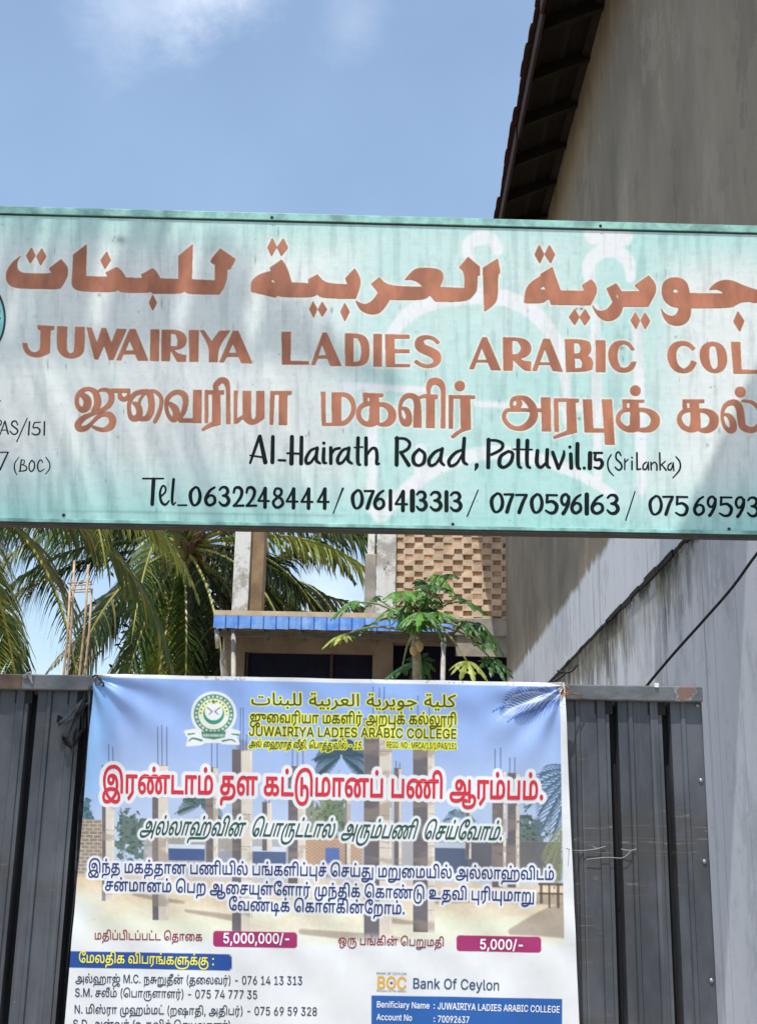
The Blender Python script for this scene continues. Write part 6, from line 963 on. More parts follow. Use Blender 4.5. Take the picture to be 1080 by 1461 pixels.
(1132,[[78,-59,67,-57,56,-54,45,-49,37,-44,27,-32,22,-24,16,-11,13,1,11,16,11,38,14,55,24,85,39,111,42,113,57,104,58,102,44,78,35,49,33,25,34,11,37,-6,43,-19,53,-30,64,-36,74,-38,84,-39,101,-37,115,-31,125,-21,129,-13,131,-3,130,-2,73,-2,70,1,70,109,71,112,73,113,88,113,92,110,92,19,92,17,94,17,132,17,133,82,135,93,139,99,146,108,159,114,176,115,187,113,196,108,207,95,212,85,215,72,217,54,216,40,213,25,208,16,199,7,190,2,176,-1,154,-3,149,-20,145,-30,137,-40,124,-50,111,-56,99,-58],[155,17,170,17,180,20,188,26,193,36,194,60,192,76,189,83,185,90,180,94,176,96,167,96,162,94,156,86,154,75]]),
(1649,[[45,-5,36,-2,28,2,19,11,12,26,9,43,10,62,12,72,19,85,30,98,45,108,55,112,70,115,99,114,117,109,130,103,149,112,163,115,189,114,205,109,216,103,233,110,249,113,325,113,328,110,328,97,325,94,296,94,295,92,295,1,292,-2,276,-2,273,-1,272,1,272,93,247,94,232,90,244,68,248,57,251,40,250,28,246,16,241,6,234,0,220,-5,206,-4,193,3,187,10,181,24,180,45,182,57,191,78,199,90,193,93,181,96,164,96,147,91,147,89,157,76,165,58,167,42,167,26,161,10,154,2,145,-3,137,-5,129,-5,121,-3,107,5,100,17,97,31,97,43,100,62,108,79,115,89,99,94,75,96,61,93,47,86,37,76,32,65,33,63,46,68,53,68,61,67,68,65,77,58,82,52,86,42,87,26,85,19,79,8,70,0,63,-3,55,-5],[47,14,53,14,60,16,64,21,65,25,66,32,64,40,61,45,54,49,41,48,32,43,30,40,31,32,34,23,41,16],[130,14,137,15,141,19,144,24,146,36,145,47,141,62,136,71,130,77,127,73,123,64,119,44,119,31,120,23,125,16],[212,14,217,14,221,15,226,22,228,29,228,46,226,58,221,69,214,78,212,76,207,67,202,47,202,30,204,22,208,16],[161,134,156,136,152,140,149,151,154,160,161,165,168,165,177,160,180,154,181,148,178,140,174,136,169,134]]),
(1015,[[80,-62,63,-58,54,-54,45,-49,31,-34,20,-13,14,11,12,34,12,58,16,90,20,104,31,127,41,140,57,155,74,164,93,169,105,171,119,171,131,169,144,165,163,154,174,141,183,122,187,102,188,91,188,0,185,-2,182,-3,170,-3,166,0,166,73,165,99,159,123,152,134,140,144,131,148,119,151,99,150,87,148,78,144,63,133,50,116,42,99,36,75,34,46,35,19,40,-5,47,-21,57,-33,66,-38,78,-42,96,-41,109,-36,117,-29,122,-21,126,-5,127,22,124,35,119,44,111,47,100,46,91,41,91,1,90,-1,87,-3,72,-3,69,0,69,109,70,112,71,113,87,113,91,111,91,62,107,66,114,66,124,64,131,60,138,54,144,43,148,34,149,22,149,1,148,-12,143,-27,136,-40,125,-50,113,-57,98,-61]]),
(1067,[[32,-2,20,2,12,9,10,19,11,24,15,32,22,37,31,40,73,45,85,48,91,51,97,56,99,61,101,69,100,76,96,84,86,93,76,96,75,95,79,84,79,73,74,61,68,54,61,50,46,46,34,47,21,54,14,62,10,71,9,84,12,92,16,100,25,108,37,113,49,115,73,115,82,114,95,109,106,104,114,95,120,84,123,74,123,63,121,56,116,46,109,38,104,35,85,28,34,21,32,19,33,17,208,17,211,16,212,13,212,0,209,-2],[41,65,50,66,54,68,57,72,59,83,57,91,53,97,47,97,40,95,36,93,31,87,30,81,31,72,36,67]]),
(797,[[99,-59,84,-55,82,-52,95,-3,19,-2,15,0,15,108,16,112,18,113,33,113,36,112,37,109,37,17,77,17,70,29,64,43,62,52,63,70,70,84,75,89,86,95,98,97,109,95,119,90,125,83,129,74,131,64,130,50,123,17,155,17,158,14,158,1,156,-2,117,-3,102,-56],[101,20,107,41,109,52,109,65,106,74,102,77,97,78,91,76,86,70,84,64,84,49,91,32]]),
(985,[[75,-66,63,-63,53,-58,46,-51,42,-44,39,-33,40,-21,42,-13,48,0,54,6,68,-1,70,-4,63,-17,62,-24,63,-37,68,-43,75,-46,84,-47,95,-46,100,-43,108,-37,121,-18,109,-11,102,-5,95,5,91,16,92,36,99,52,107,61,115,68,124,73,127,73,143,65,144,63,139,49,140,37,144,31,150,29,155,30,160,31,163,35,167,43,166,59,164,67,152,81,142,88,124,93,104,96,84,95,68,92,51,87,45,83,39,78,49,79,57,78,71,72,77,64,81,57,82,39,76,24,71,19,59,12,47,10,36,12,26,17,18,24,14,30,10,39,8,49,8,59,11,71,19,85,31,97,46,106,62,112,81,115,104,116,127,113,145,108,165,97,176,87,181,81,185,71,189,57,189,44,185,31,181,23,171,14,165,12,155,10,145,11,132,16,125,23,120,35,121,47,120,48,115,42,112,33,112,20,116,10,120,5,127,0,141,-4,174,-5,176,-6,178,-9,177,-21,174,-24,142,-24,126,-48,114,-58,98,-65,89,-67],[46,29,53,30,58,34,61,40,61,47,60,51,56,56,50,60,41,60,29,53,30,43,31,39,37,32]]),
(648,[[58,-7,48,-5,39,-2,32,2,24,9,17,20,13,30,13,35,14,38,19,41,35,41,40,38,44,27,51,21,57,20,69,20,75,21,80,25,86,33,89,42,88,52,86,59,81,66,71,73,56,74,47,71,37,67,21,68,16,71,15,78,23,145,25,148,29,150,104,150,108,148,109,144,109,130,107,125,103,124,50,124,48,123,45,96,59,100,74,100,87,95,94,91,103,83,108,76,113,66,117,48,116,38,112,26,106,14,96,4,80,-4,67,-7]]),
(269,[[11,-40,7,-38,6,-34,15,21,17,24,21,25,41,24,43,22,43,18,28,-37,23,-40]]),
(648,[[61,-7,54,-6,45,-3,36,2,27,10,21,18,16,30,11,46,9,66,9,78,11,100,15,112,20,126,26,134,35,142,45,148,56,152,65,152,74,151,87,147,96,142,103,134,109,126,114,116,119,98,120,88,120,58,118,46,114,30,104,12,94,2,85,-3,75,-6],[63,19,75,21,80,25,84,30,90,42,93,62,93,85,88,108,80,121,73,125,65,127,54,124,46,117,40,102,36,77,38,51,42,36,46,29,51,24,58,20]]),
(360,[[5,-26,1,-25,0,-21,47,154,50,156,53,157,70,156,72,152,71,148,25,-24,20,-27]]),
(648,[[33,49,29,52,28,58,28,70,30,73,33,75,95,75,99,73,101,70,101,54,100,51,96,49]]),
(1483,[[134,-66,99,-63,79,-58,68,-54,52,-46,40,-36,29,-25,23,-17,15,1,12,17,12,50,17,70,23,85,37,111,40,113,44,111,53,105,56,102,39,69,34,46,33,33,35,15,39,-1,48,-14,62,-27,79,-36,88,-39,118,-45,161,-47,188,-45,216,-40,232,-34,248,-25,259,-13,264,-3,265,3,267,20,265,35,262,39,257,44,249,47,240,46,231,41,230,0,227,-3,212,-3,210,-1,209,2,209,93,207,94,179,94,178,1,177,-1,175,-3,160,-2,157,1,157,80,149,88,138,94,128,96,117,96,109,94,99,88,92,82,86,71,84,63,98,68,107,68,113,67,123,63,129,58,135,49,138,42,138,27,133,12,126,3,118,-2,111,-4,102,-5,93,-4,81,1,75,6,68,15,63,28,61,39,61,58,63,68,71,87,74,93,87,104,100,112,113,115,126,116,138,114,148,111,158,106,160,112,163,113,260,113,264,112,265,110,265,98,263,95,231,94,230,63,232,61,247,66,260,65,272,60,281,51,287,37,290,15,285,-8,277,-24,266,-37,256,-45,240,-53,225,-58,192,-65,167,-67],[101,14,110,15,115,20,117,26,117,35,112,45,107,48,100,49,93,48,87,45,82,42,82,38,83,31,87,22,92,16]]),
(1062,[[99,-66,85,-65,72,-62,60,-58,50,-52,35,-40,24,-25,18,-12,14,2,11,22,11,40,13,51,15,62,23,83,40,112,42,113,44,112,58,103,40,68,35,51,33,29,34,11,38,-3,43,-13,51,-25,64,-36,84,-44,107,-47,133,-45,158,-37,167,-31,175,-21,181,-9,182,-1,182,17,180,27,174,36,167,42,160,45,150,48,149,47,148,29,145,19,140,11,131,2,116,-3,97,-5,85,-3,77,-1,67,5,61,11,57,18,55,24,55,37,62,51,67,56,77,63,77,111,78,112,81,113,184,113,186,110,186,98,184,95,149,94,149,69,150,67,168,64,179,58,190,50,198,38,205,18,205,-2,201,-20,191,-37,182,-46,162,-58,152,-62,130,-66],[98,15,109,15,116,17,122,23,125,28,127,36,127,49,98,49,88,46,79,40,77,32,79,23,87,17],[98,67,127,68,127,94,98,94]]),
(269,[[24,-3,16,2,12,9,12,14,14,20,19,25,28,28,38,23,43,15,43,10,39,2,37,0,30,-3],[24,76,18,78,15,82,12,88,12,94,14,99,18,104,27,107,35,104,40,100,43,94,43,89,40,82,36,78,30,76]]),
(1022,[[53,-66,40,-64,28,-58,19,-49,14,-40,11,-29,10,-13,14,-1,20,10,32,20,43,24,53,27,73,29,131,30,152,34,161,39,166,44,169,50,172,62,171,76,167,86,159,93,149,96,139,96,132,93,126,87,123,76,122,41,119,38,103,38,101,39,100,42,100,69,97,79,94,86,88,91,82,95,67,96,67,95,76,88,81,79,83,74,82,59,78,50,72,43,67,39,56,35,45,34,35,36,26,40,17,47,13,55,10,64,11,78,13,84,19,95,26,103,39,110,51,114,64,116,78,115,91,112,103,104,110,96,120,108,131,113,138,115,147,116,160,114,178,105,184,99,191,87,194,71,194,61,192,51,187,38,176,25,160,17,143,13,121,10,75,10,58,9,47,5,39,0,34,-7,33,-13,33,-25,36,-35,43,-43,52,-47,67,-47,74,-45,83,-39,109,-13,117,-8,135,0,158,1,166,-1,179,-8,188,-20,191,-28,192,-37,190,-45,185,-54,178,-61,167,-66,153,-67,143,-64,133,-59,126,-50,123,-41,123,-26,99,-52,90,-58,75,-65,66,-67],[156,-48,163,-47,169,-43,170,-39,170,-30,167,-24,163,-21,151,-18,148,-21,146,-25,144,-37,146,-43,149,-46],[45,53,53,54,57,56,60,59,62,68,60,77,55,82,43,87,39,87,33,80,31,74,31,65,34,59,37,55],[97,134,91,136,87,140,85,147,85,152,87,158,91,162,98,165,104,164,112,160,114,157,116,152,116,144,113,139,108,135,103,133]]),
(903,[[18,-2,16,-1,15,2,15,144,16,147,19,148,42,148,46,146,91,30,102,62,135,146,138,148,162,148,164,147,166,143,166,2,164,-1,162,-2,146,-2,144,-1,142,1,142,105,101,0,97,-2,84,-2,81,-1,79,3,38,106,38,1,36,-1,34,-2]]),
(789,[[11,-66,8,-61,7,-44,12,-30,19,-22,28,-17,40,-15,89,-14,107,-10,115,-6,122,1,125,7,129,20,128,38,126,43,122,50,118,53,112,55,103,55,97,53,91,50,89,48,89,0,86,-3,71,-3,68,-1,67,2,67,93,65,94,39,94,37,92,37,0,34,-3,19,-3,16,-1,15,3,15,109,16,112,20,113,119,113,123,112,124,110,124,98,122,95,90,94,89,71,91,70,99,73,110,75,119,74,132,68,141,59,147,49,150,35,150,15,147,2,142,-8,131,-20,119,-26,111,-30,82,-34,47,-34,39,-36,35,-38,30,-43,28,-65,26,-66]]),
(867,[[45,-5,29,-1,19,6,11,16,7,27,8,39,14,51,20,56,30,63,30,108,31,112,35,113,134,113,137,112,139,109,139,97,136,94,102,93,102,69,104,68,166,68,169,67,171,64,171,53,169,50,167,49,146,49,145,48,145,2,144,-1,141,-2,128,-2,124,0,124,48,104,49,102,48,101,32,98,20,93,11,87,5,77,-1,66,-4],[49,15,64,15,69,17,75,22,77,25,79,35,79,48,53,49,41,46,33,42,30,35,30,25,36,19,41,16],[50,68,79,68,79,93,50,93]]),
(825,[[11,-66,8,-61,7,-44,12,-30,19,-22,28,-17,40,-15,94,-14,106,-12,118,-9,124,-5,130,1,133,7,136,18,136,26,134,32,127,41,115,47,103,49,101,47,101,30,97,19,93,11,83,2,69,-3,50,-5,38,-3,30,-1,19,5,14,11,10,18,8,24,8,37,15,52,29,63,29,109,31,112,33,113,78,114,78,135,85,151,95,161,108,168,124,171,135,171,150,168,159,164,164,158,168,151,169,137,164,127,155,120,146,117,135,117,127,119,120,123,116,128,113,136,113,150,109,148,102,142,98,134,97,128,97,121,99,114,135,113,139,111,139,98,136,94,102,94,101,69,103,68,127,64,135,60,144,54,150,47,155,39,157,27,157,7,150,-8,140,-19,135,-22,121,-29,112,-31,89,-34,47,-34,39,-36,35,-38,30,-43,28,-65,26,-66],[51,15,62,15,67,17,76,23,80,36,79,49,51,49,40,46,33,41,29,33,31,23,39,17],[51,67,79,68,79,94,51,94],[139,134,145,134,148,136,150,141,150,145,146,151,142,153,134,153,132,151,130,144,131,139,134,135]]),
(391,[[50,-29,48,-28,40,-12,28,17,25,32,23,51,23,77,30,112,37,133,44,148,48,155,50,157,66,157,69,156,69,153,57,124,51,102,46,74,45,57,47,34,51,20,60,-5,69,-27,66,-30]]),
(391,[[11,-29,10,-28,9,-26,22,4,30,32,33,47,33,72,26,108,20,128,9,154,12,157,27,157,30,156,40,136,49,108,55,76,55,44,53,32,44,1,30,-28,27,-30]]),
(648,[[61,-4,47,-1,37,5,29,12,24,19,17,33,14,46,11,66,11,78,14,100,17,112,23,125,29,133,36,140,47,147,56,149,65,150,74,149,86,145,95,140,101,133,106,126,112,114,116,98,118,88,118,58,116,46,112,32,102,13,94,5,83,-1,75,-4],[63,17,71,17,77,20,86,29,92,42,95,62,95,92,90,110,86,117,81,123,72,128,65,129,58,128,53,126,44,118,37,102,34,77,35,51,40,34,44,28,50,22,56,18]]),
(648,[[29,-2,26,0,27,3,88,126,18,127,15,130,16,146,20,148,111,148,114,144,114,127,50,0,46,-2]]),
(648,[[61,-4,49,-2,37,4,27,13,19,29,16,42,16,52,20,68,28,84,70,146,73,148,90,148,93,145,93,142,58,91,74,92,82,90,99,81,106,71,111,61,113,53,113,37,110,27,106,18,97,7,81,-2,68,-4],[59,17,69,17,81,21,86,26,90,38,91,51,87,61,81,68,73,72,63,73,53,71,45,64,40,54,39,40,42,30,50,21]]),
(648,[[81,-2,78,1,78,27,13,27,11,28,9,31,9,44,11,48,66,144,71,148,87,148,89,147,90,144,35,49,37,48,78,48,78,90,82,93,97,93,99,92,101,88,101,49,102,48,116,48,119,47,120,44,120,31,119,28,116,27,101,27,101,1,99,-1,97,-2]]),
(648,[[57,-4,45,-3,39,0,23,9,15,20,10,35,11,38,13,39,31,39,34,36,36,28,42,22,48,19,55,17,69,17,76,19,82,22,88,28,90,34,91,40,91,48,88,54,82,61,76,65,66,68,45,68,43,71,44,86,77,126,20,127,17,130,17,145,18,146,21,148,106,147,109,144,108,130,69,85,81,83,89,80,98,75,108,64,112,56,115,44,112,26,103,11,90,2,73,-4]]),
(1013,[[45,-5,36,-2,24,5,17,13,11,30,9,53,11,67,18,86,28,99,35,105,45,110,63,115,81,115,97,111,105,107,116,96,122,82,126,60,127,36,131,24,139,16,155,15,163,20,166,25,169,32,170,60,167,75,146,81,137,85,129,90,123,98,117,109,115,122,117,140,122,150,128,157,136,163,145,168,165,171,178,170,188,168,196,163,201,158,204,152,206,143,205,136,202,128,195,122,183,117,170,117,161,120,156,124,150,134,149,149,144,147,141,143,135,132,135,119,137,112,146,102,153,98,158,96,154,105,155,108,171,116,173,114,178,107,185,91,191,71,192,60,192,40,188,21,181,9,173,2,166,-1,152,-5,143,-5,133,-3,123,2,113,12,107,25,104,37,103,68,100,78,97,84,92,90,85,94,77,96,68,96,56,93,45,87,36,76,32,64,47,68,53,68,61,67,71,63,77,58,83,49,87,37,86,25,81,11,70,0,63,-3,55,-5],[47,14,53,14,60,16,64,21,65,25,66,32,64,40,61,45,54,49,41,48,32,43,30,40,31,32,34,23,41,16],[174,134,179,134,184,136,186,140,187,145,182,151,170,154,167,148,167,140,169,136]]),
(753,[[18,-2,16,-1,15,2,15,144,16,147,21,148,39,148,41,147,112,34,112,144,113,147,116,148,132,148,134,147,135,143,135,2,134,-1,129,-2,112,-2,109,-1,53,87,38,112,38,1,37,-1,35,-2]]),
(1285,[[45,-5,36,-2,28,2,19,11,12,26,9,42,10,61,14,77,23,93,35,105,45,110,57,114,81,115,91,113,101,108,113,97,122,108,133,114,150,115,164,110,169,105,174,100,178,88,180,77,180,42,184,26,193,16,208,15,217,20,222,27,224,38,224,58,222,71,218,82,213,92,200,109,201,112,217,122,220,121,226,112,240,86,244,73,247,57,247,40,242,21,236,10,227,2,213,-4,197,-5,185,-2,177,2,171,7,164,19,159,32,158,46,158,74,154,89,149,95,140,96,133,92,129,86,127,79,126,0,123,-2,109,-2,106,-1,105,2,105,65,102,79,95,88,89,93,77,96,68,96,56,93,45,87,36,76,32,64,47,68,53,68,61,67,71,63,77,58,83,49,87,37,86,25,81,11,70,0,63,-3,55,-5],[47,14,53,14,58,15,63,20,65,25,66,32,64,40,61,45,54,49,41,48,32,43,30,40,31,32,34,23,41,16],[124,134,119,136,115,140,113,145,113,153,115,157,120,162,126,165,132,165,141,159,144,152,144,146,140,138,137,135,132,134]]),
(1345,[[181,-59,167,-55,164,-52,176,-3,105,-2,101,-1,100,1,100,13,104,20,109,37,110,63,107,73,103,81,98,88,88,93,76,96,69,96,54,93,42,84,35,73,32,64,33,63,47,68,61,67,73,62,78,58,83,50,87,36,87,26,85,19,79,8,70,0,55,-5,46,-5,38,-3,28,2,24,5,16,15,12,26,9,42,9,52,10,62,13,75,19,87,25,95,33,103,40,107,50,112,63,115,89,114,97,112,112,104,118,99,124,90,129,80,132,66,132,45,130,32,124,18,125,17,181,17,185,34,169,39,158,46,150,56,145,69,146,88,152,102,161,110,169,113,175,115,189,115,201,111,208,105,214,96,216,86,216,75,213,55,221,57,237,68,253,68,255,67,256,64,256,2,255,-1,252,-2,199,-3,186,-54,184,-58],[47,14,53,14,58,15,63,20,65,25,66,32,64,40,61,45,54,49,41,48,32,43,30,40,31,32,35,22,41,16],[204,17,235,17,235,44,222,38,208,34],[186,54,189,54,191,56,194,72,194,85,192,91,188,95,177,96,170,92,168,87,166,77,167,70,168,66,173,60,180,55]]),
(648,[[38,-2,36,0,37,4,72,55,61,54,46,56,37,60,27,69,20,80,17,91,16,105,19,118,29,134,38,142,48,147,57,150,70,150,82,147,90,143,98,137,102,132,110,120,113,108,113,93,110,79,99,58,60,-1,57,-2],[58,73,70,73,78,75,85,81,90,90,91,107,89,113,81,124,74,128,60,129,52,126,45,120,40,110,39,96,41,87,49,77]]),
(648,[[19,-2,16,1,17,15,77,81,86,94,89,105,87,116,80,124,68,129,59,129,51,126,43,119,40,114,38,103,36,102,20,102,18,103,17,106,17,112,19,121,24,130,32,139,47,147,57,150,72,150,85,145,96,139,105,129,110,115,111,106,110,98,105,84,93,67,49,19,111,18,114,15,113,0,112,-1,109,-2]]),
(648,[[59,-4,49,-3,39,1,26,8,19,17,15,24,12,41,16,55,20,62,26,70,36,76,26,85,20,96,18,102,18,115,23,128,33,140,42,145,55,149,68,150,83,147,94,141,105,131,109,122,112,110,109,95,101,82,93,76,102,71,112,58,116,48,117,36,115,25,111,17,100,6,90,1,81,-3,70,-4],[62,17,73,17,82,20,88,24,92,30,94,41,91,50,86,57,76,63,58,64,51,63,45,59,40,54,36,45,36,36,40,26,45,22,50,19],[61,86,67,85,78,88,84,93,88,101,89,109,87,118,81,124,73,128,63,129,52,127,47,123,43,119,41,112,41,101,46,92,52,88]]),
(654,[[18,-5,14,-2,13,2,13,144,14,148,19,150,74,150,88,148,99,143,107,137,113,129,118,113,118,101,116,92,112,85,103,76,109,72,116,65,122,53,124,46,124,32,119,17,114,11,108,5,99,0,89,-3,76,-5],[41,21,69,21,80,22,88,24,94,30,97,36,96,46,93,51,91,54,85,58,78,61,41,60],[41,87,71,86,80,89,87,94,91,102,91,109,89,116,82,122,76,124,41,124]]),
(765,[[72,-7,58,-4,41,3,32,10,23,20,16,30,11,45,8,58,7,79,8,88,12,105,18,118,25,128,41,142,51,147,66,152,78,152,88,152,97,149,112,143,121,136,130,126,137,115,142,101,146,80,146,65,143,48,137,32,130,20,121,10,112,3,103,-2,88,-6],[68,21,84,21,90,22,101,29,108,35,113,43,118,61,118,84,113,102,108,111,101,117,90,123,84,125,68,125,56,120,50,116,44,109,39,100,35,84,35,62,37,53,42,41,51,29,63,22]]),
(730,[[72,-7,58,-4,40,4,32,10,23,20,15,32,11,45,8,58,7,79,8,88,12,105,16,115,25,128,39,141,51,147,65,152,78,152,87,152,102,147,109,144,121,136,132,122,137,112,140,100,138,96,134,95,115,96,112,98,110,105,106,113,96,121,88,124,69,125,55,119,47,113,42,105,37,93,35,84,35,62,38,50,43,39,51,29,63,22,69,20,83,20,92,23,104,30,108,36,112,47,115,50,134,51,138,49,140,45,137,35,132,23,127,17,117,6,108,1,95,-4,80,-7]]),
(654,[[18,0,18,145,74,146,88,143,96,139,105,132,112,120,114,113,114,101,112,94,108,88,102,82,90,76,97,73,106,68,112,62,117,53,119,46,119,32,115,20,111,14,105,9,96,4,88,2,76,0],[36,16,80,17,88,19,94,23,98,28,102,37,101,47,97,53,93,58,88,62,78,66,36,65],[36,82,71,82,83,85,91,91,96,102,96,109,93,119,89,123,84,126,76,129,36,128]]),
(672,[[18,0,18,145,35,146,36,144,36,70,54,91,104,145,128,145,73,86,71,82,128,0,107,0,60,65,56,69,36,48,36,0]]),
(590,[[18,0,18,145,105,145,106,130,104,129,36,128,36,80,98,79,99,78,99,64,97,62,36,62,36,1,35,0]]),
(679,[[59,0,58,60,6,145,25,146,27,144,59,92,68,76,109,145,129,145,128,141,77,60,77,0]]),
(565,[[18,0,18,144,19,146,35,146,36,144,36,16,102,16,103,15,103,1,101,0]]),
(562,[[40,-2,25,2,20,6,14,13,11,19,9,27,9,36,11,43,18,53,28,58,44,62,70,65,77,68,79,71,78,81,76,86,71,91,60,95,50,95,44,93,34,87,28,79,14,84,13,86,18,95,31,105,48,110,64,110,72,108,81,104,90,97,94,89,96,83,97,78,97,1,96,0,80,0,79,14,71,6,61,0,51,-3],[42,14,60,14,67,18,73,23,78,33,79,53,40,46,34,44,29,39,27,34,26,29,30,20,32,18]]),
(591,[[16,0,16,108,32,108,33,91,44,104,56,109,72,110,80,109,86,105,95,98,98,93,103,76,102,0,86,0,85,1,85,72,82,82,79,88,73,92,66,94,57,94,47,92,44,90,38,84,34,75,33,69,33,0]]),
(549,[[16,0,15,144,17,146,32,146,33,144,33,61,36,62,81,108,102,108,58,62,106,0,84,1,45,51,33,40,33,0]]),
(583,[[57,-2,50,-1,35,4,27,10,20,18,13,33,10,48,10,60,13,75,15,81,20,90,29,100,34,104,45,109,53,110,64,110,76,108,83,105,96,93,103,81,105,73,107,50,105,49,28,48,30,36,35,25,43,18,51,15,67,14,74,15,79,18,89,30,104,25,100,15,91,6,87,3,76,-1,67,-2],[29,64,87,63,89,67,86,76,79,87,71,93,59,95,49,93,43,90,37,85,31,76,29,68]]),
(376,[[16,0,16,108,32,108,32,93,33,92,40,102,50,109,56,110,70,110,70,93,56,94,49,92,41,86,36,80,33,72,33,1,32,0]]),
(528,[[45,-2,33,1,22,7,16,14,11,26,27,30,32,21,37,17,45,14,53,13,64,15,71,18,77,26,77,34,73,39,67,43,34,51,21,60,15,71,14,82,19,95,27,103,40,109,48,110,61,110,72,108,81,103,90,92,93,84,78,80,74,87,66,93,61,95,48,95,39,92,34,87,31,80,32,76,37,70,44,66,76,57,86,52,90,47,94,41,95,35,95,26,90,14,81,5,67,-1,57,-2]]),
(327,[[44,-1,32,2,26,6,21,13,19,19,18,28,18,93,17,94,3,94,2,95,2,109,18,109,18,134,19,135,35,135,36,109,57,109,58,108,58,94,37,94,36,93,36,30,37,22,42,16,45,15,58,15,61,2,61,1,58,-1]]),
(600,[[55,-2,43,0,35,4,27,10,21,17,16,25,12,37,10,48,10,60,13,75,16,83,23,94,29,100,34,104,48,109,66,110,77,108,86,104,93,98,100,89,104,82,108,72,109,64,109,44,107,32,103,23,98,16,91,8,76,0,63,-2],[53,14,67,14,79,20,88,33,92,48,91,65,86,80,78,89,66,94,53,94,41,89,32,76,29,64,28,52,31,34,37,24,42,19]]),
(591,[[16,0,15,144,17,146,32,146,33,144,33,92,44,104,51,108,61,110,71,110,80,109,89,104,95,97,98,92,103,78,103,1,99,0,86,0,85,1,85,72,82,82,79,88,73,92,66,94,57,94,47,92,44,90,38,84,34,75,33,69,33,0]]),
(242,[[16,0,15,108,17,109,32,109,33,107,33,1,32,0],[22,127,15,131,12,136,12,140,13,144,16,147,20,149,25,150,30,149,34,145,36,142,36,136,35,132,29,128]]),
(562,[[40,-5,24,1,18,5,12,11,8,19,6,27,6,36,8,43,16,54,28,60,44,65,70,68,76,70,77,72,76,81,74,85,69,90,60,93,50,93,44,91,36,85,31,78,28,77,14,82,11,83,10,86,16,96,22,102,31,108,48,113,64,113,72,111,83,106,91,99,97,89,98,83,99,78,99,0,96,-3,80,-2,77,0,76,7,69,2,56,-4],[42,16,56,16,60,17,68,21,76,32,76,50,47,45,35,41,29,34,30,25,34,19]]),
(591,[[16,-2,14,-1,13,2,13,107,14,110,17,111,32,111,34,108,35,99,43,106,51,110,61,113,73,113,80,111,88,107,96,100,99,95,103,85,105,76,105,2,104,-1,101,-2,86,-2,83,0,83,72,82,77,77,85,73,89,66,92,57,92,45,88,40,82,36,75,35,69,35,0,32,-2]]),
(549,[[16,-2,14,-1,13,2,13,144,14,147,17,148,32,148,34,147,35,144,36,66,80,110,82,111,101,111,104,109,104,107,97,99,62,62,107,4,109,0,105,-2,85,-2,83,-1,44,47,35,39,35,0,32,-2]]),
(370,[[24,-2,21,1,21,91,20,92,3,92,1,93,0,96,0,108,3,111,21,112,22,132,26,141,33,148,48,154,66,153,72,151,73,149,67,133,66,132,59,134,50,133,46,130,44,124,44,112,65,111,67,110,68,108,68,96,67,93,66,92,45,92,44,91,43,0,40,-2]]),
(583,[[57,-5,44,-2,33,3,26,8,19,16,10,33,8,48,8,60,10,75,13,81,19,92,27,102,32,105,45,111,53,113,64,113,76,110,85,106,98,95,107,76,109,60,109,50,108,48,106,46,31,46,32,36,37,27,45,19,51,17,67,16,74,18,78,20,83,26,86,30,89,32,103,29,107,25,102,14,93,5,88,2,75,-3,67,-5],[31,66,84,66,86,67,84,76,78,86,71,90,59,93,49,91,40,86,34,76]]),
(562,[[21,-44,14,-42,11,-40,16,-25,19,-22,30,-23,34,-22,39,-15,44,0,5,102,3,108,4,110,9,111,24,111,26,110,56,27,86,110,89,111,107,111,109,108,108,105,64,-10,57,-26,48,-37,40,-41,30,-44]]),
(275,[[37,-3,27,-1,19,5,16,11,13,22,13,144,14,147,17,148,32,148,35,145,35,24,36,20,38,18,49,18,51,17,55,3,53,0,50,-2]]),
(600,[[55,-5,43,-2,33,3,26,8,19,15,14,25,10,34,8,48,8,60,10,75,14,83,19,93,27,102,32,105,43,110,54,113,66,113,79,109,87,105,95,100,100,93,107,82,110,72,112,64,112,44,109,32,104,21,100,14,92,6,76,-2,63,-5],[53,16,66,16,77,21,84,30,89,43,89,60,86,75,77,87,66,92,54,92,43,88,35,77,31,64,30,52,34,34,39,26,43,21]]),
(242,[[16,-2,14,-1,13,2,13,108,14,110,17,111,32,111,34,110,35,108,35,1,34,-1,32,-2],[22,125,14,129,11,134,10,140,11,144,14,148,20,152,25,153,32,150,36,147,38,143,39,136,36,131,31,127,26,125]]),
(571,[[55,-5,43,-2,33,3,26,8,19,15,14,25,10,34,8,48,8,60,10,75,14,83,19,93,27,102,34,106,48,112,67,113,81,109,94,100,103,89,106,80,103,78,88,74,86,75,82,82,77,87,70,91,54,92,43,88,36,79,31,64,30,52,34,34,39,26,43,21,54,16,65,16,75,19,81,24,86,34,88,36,103,32,107,28,104,22,99,14,88,3,74,-3,63,-5]]),
(376,[[16,-2,14,-1,13,2,13,108,17,111,32,111,34,108,35,101,42,107,50,111,56,113,70,113,73,109,73,94,72,92,69,90,56,91,48,89,42,85,38,80,36,73,35,0,32,-2]]),
(876,[[16,-2,14,-1,13,2,13,107,14,110,17,111,32,111,34,108,35,100,43,107,50,111,61,114,70,113,84,106,91,95,100,105,111,111,117,113,129,114,137,112,147,107,157,96,162,81,162,2,161,-1,158,-2,143,-2,140,0,139,79,138,84,133,89,127,92,121,93,108,90,101,83,100,78,99,71,98,0,95,-2,80,-2,77,-1,76,2,76,80,73,85,69,89,64,92,57,93,50,92,42,87,38,81,36,74,35,0,32,-2]]),
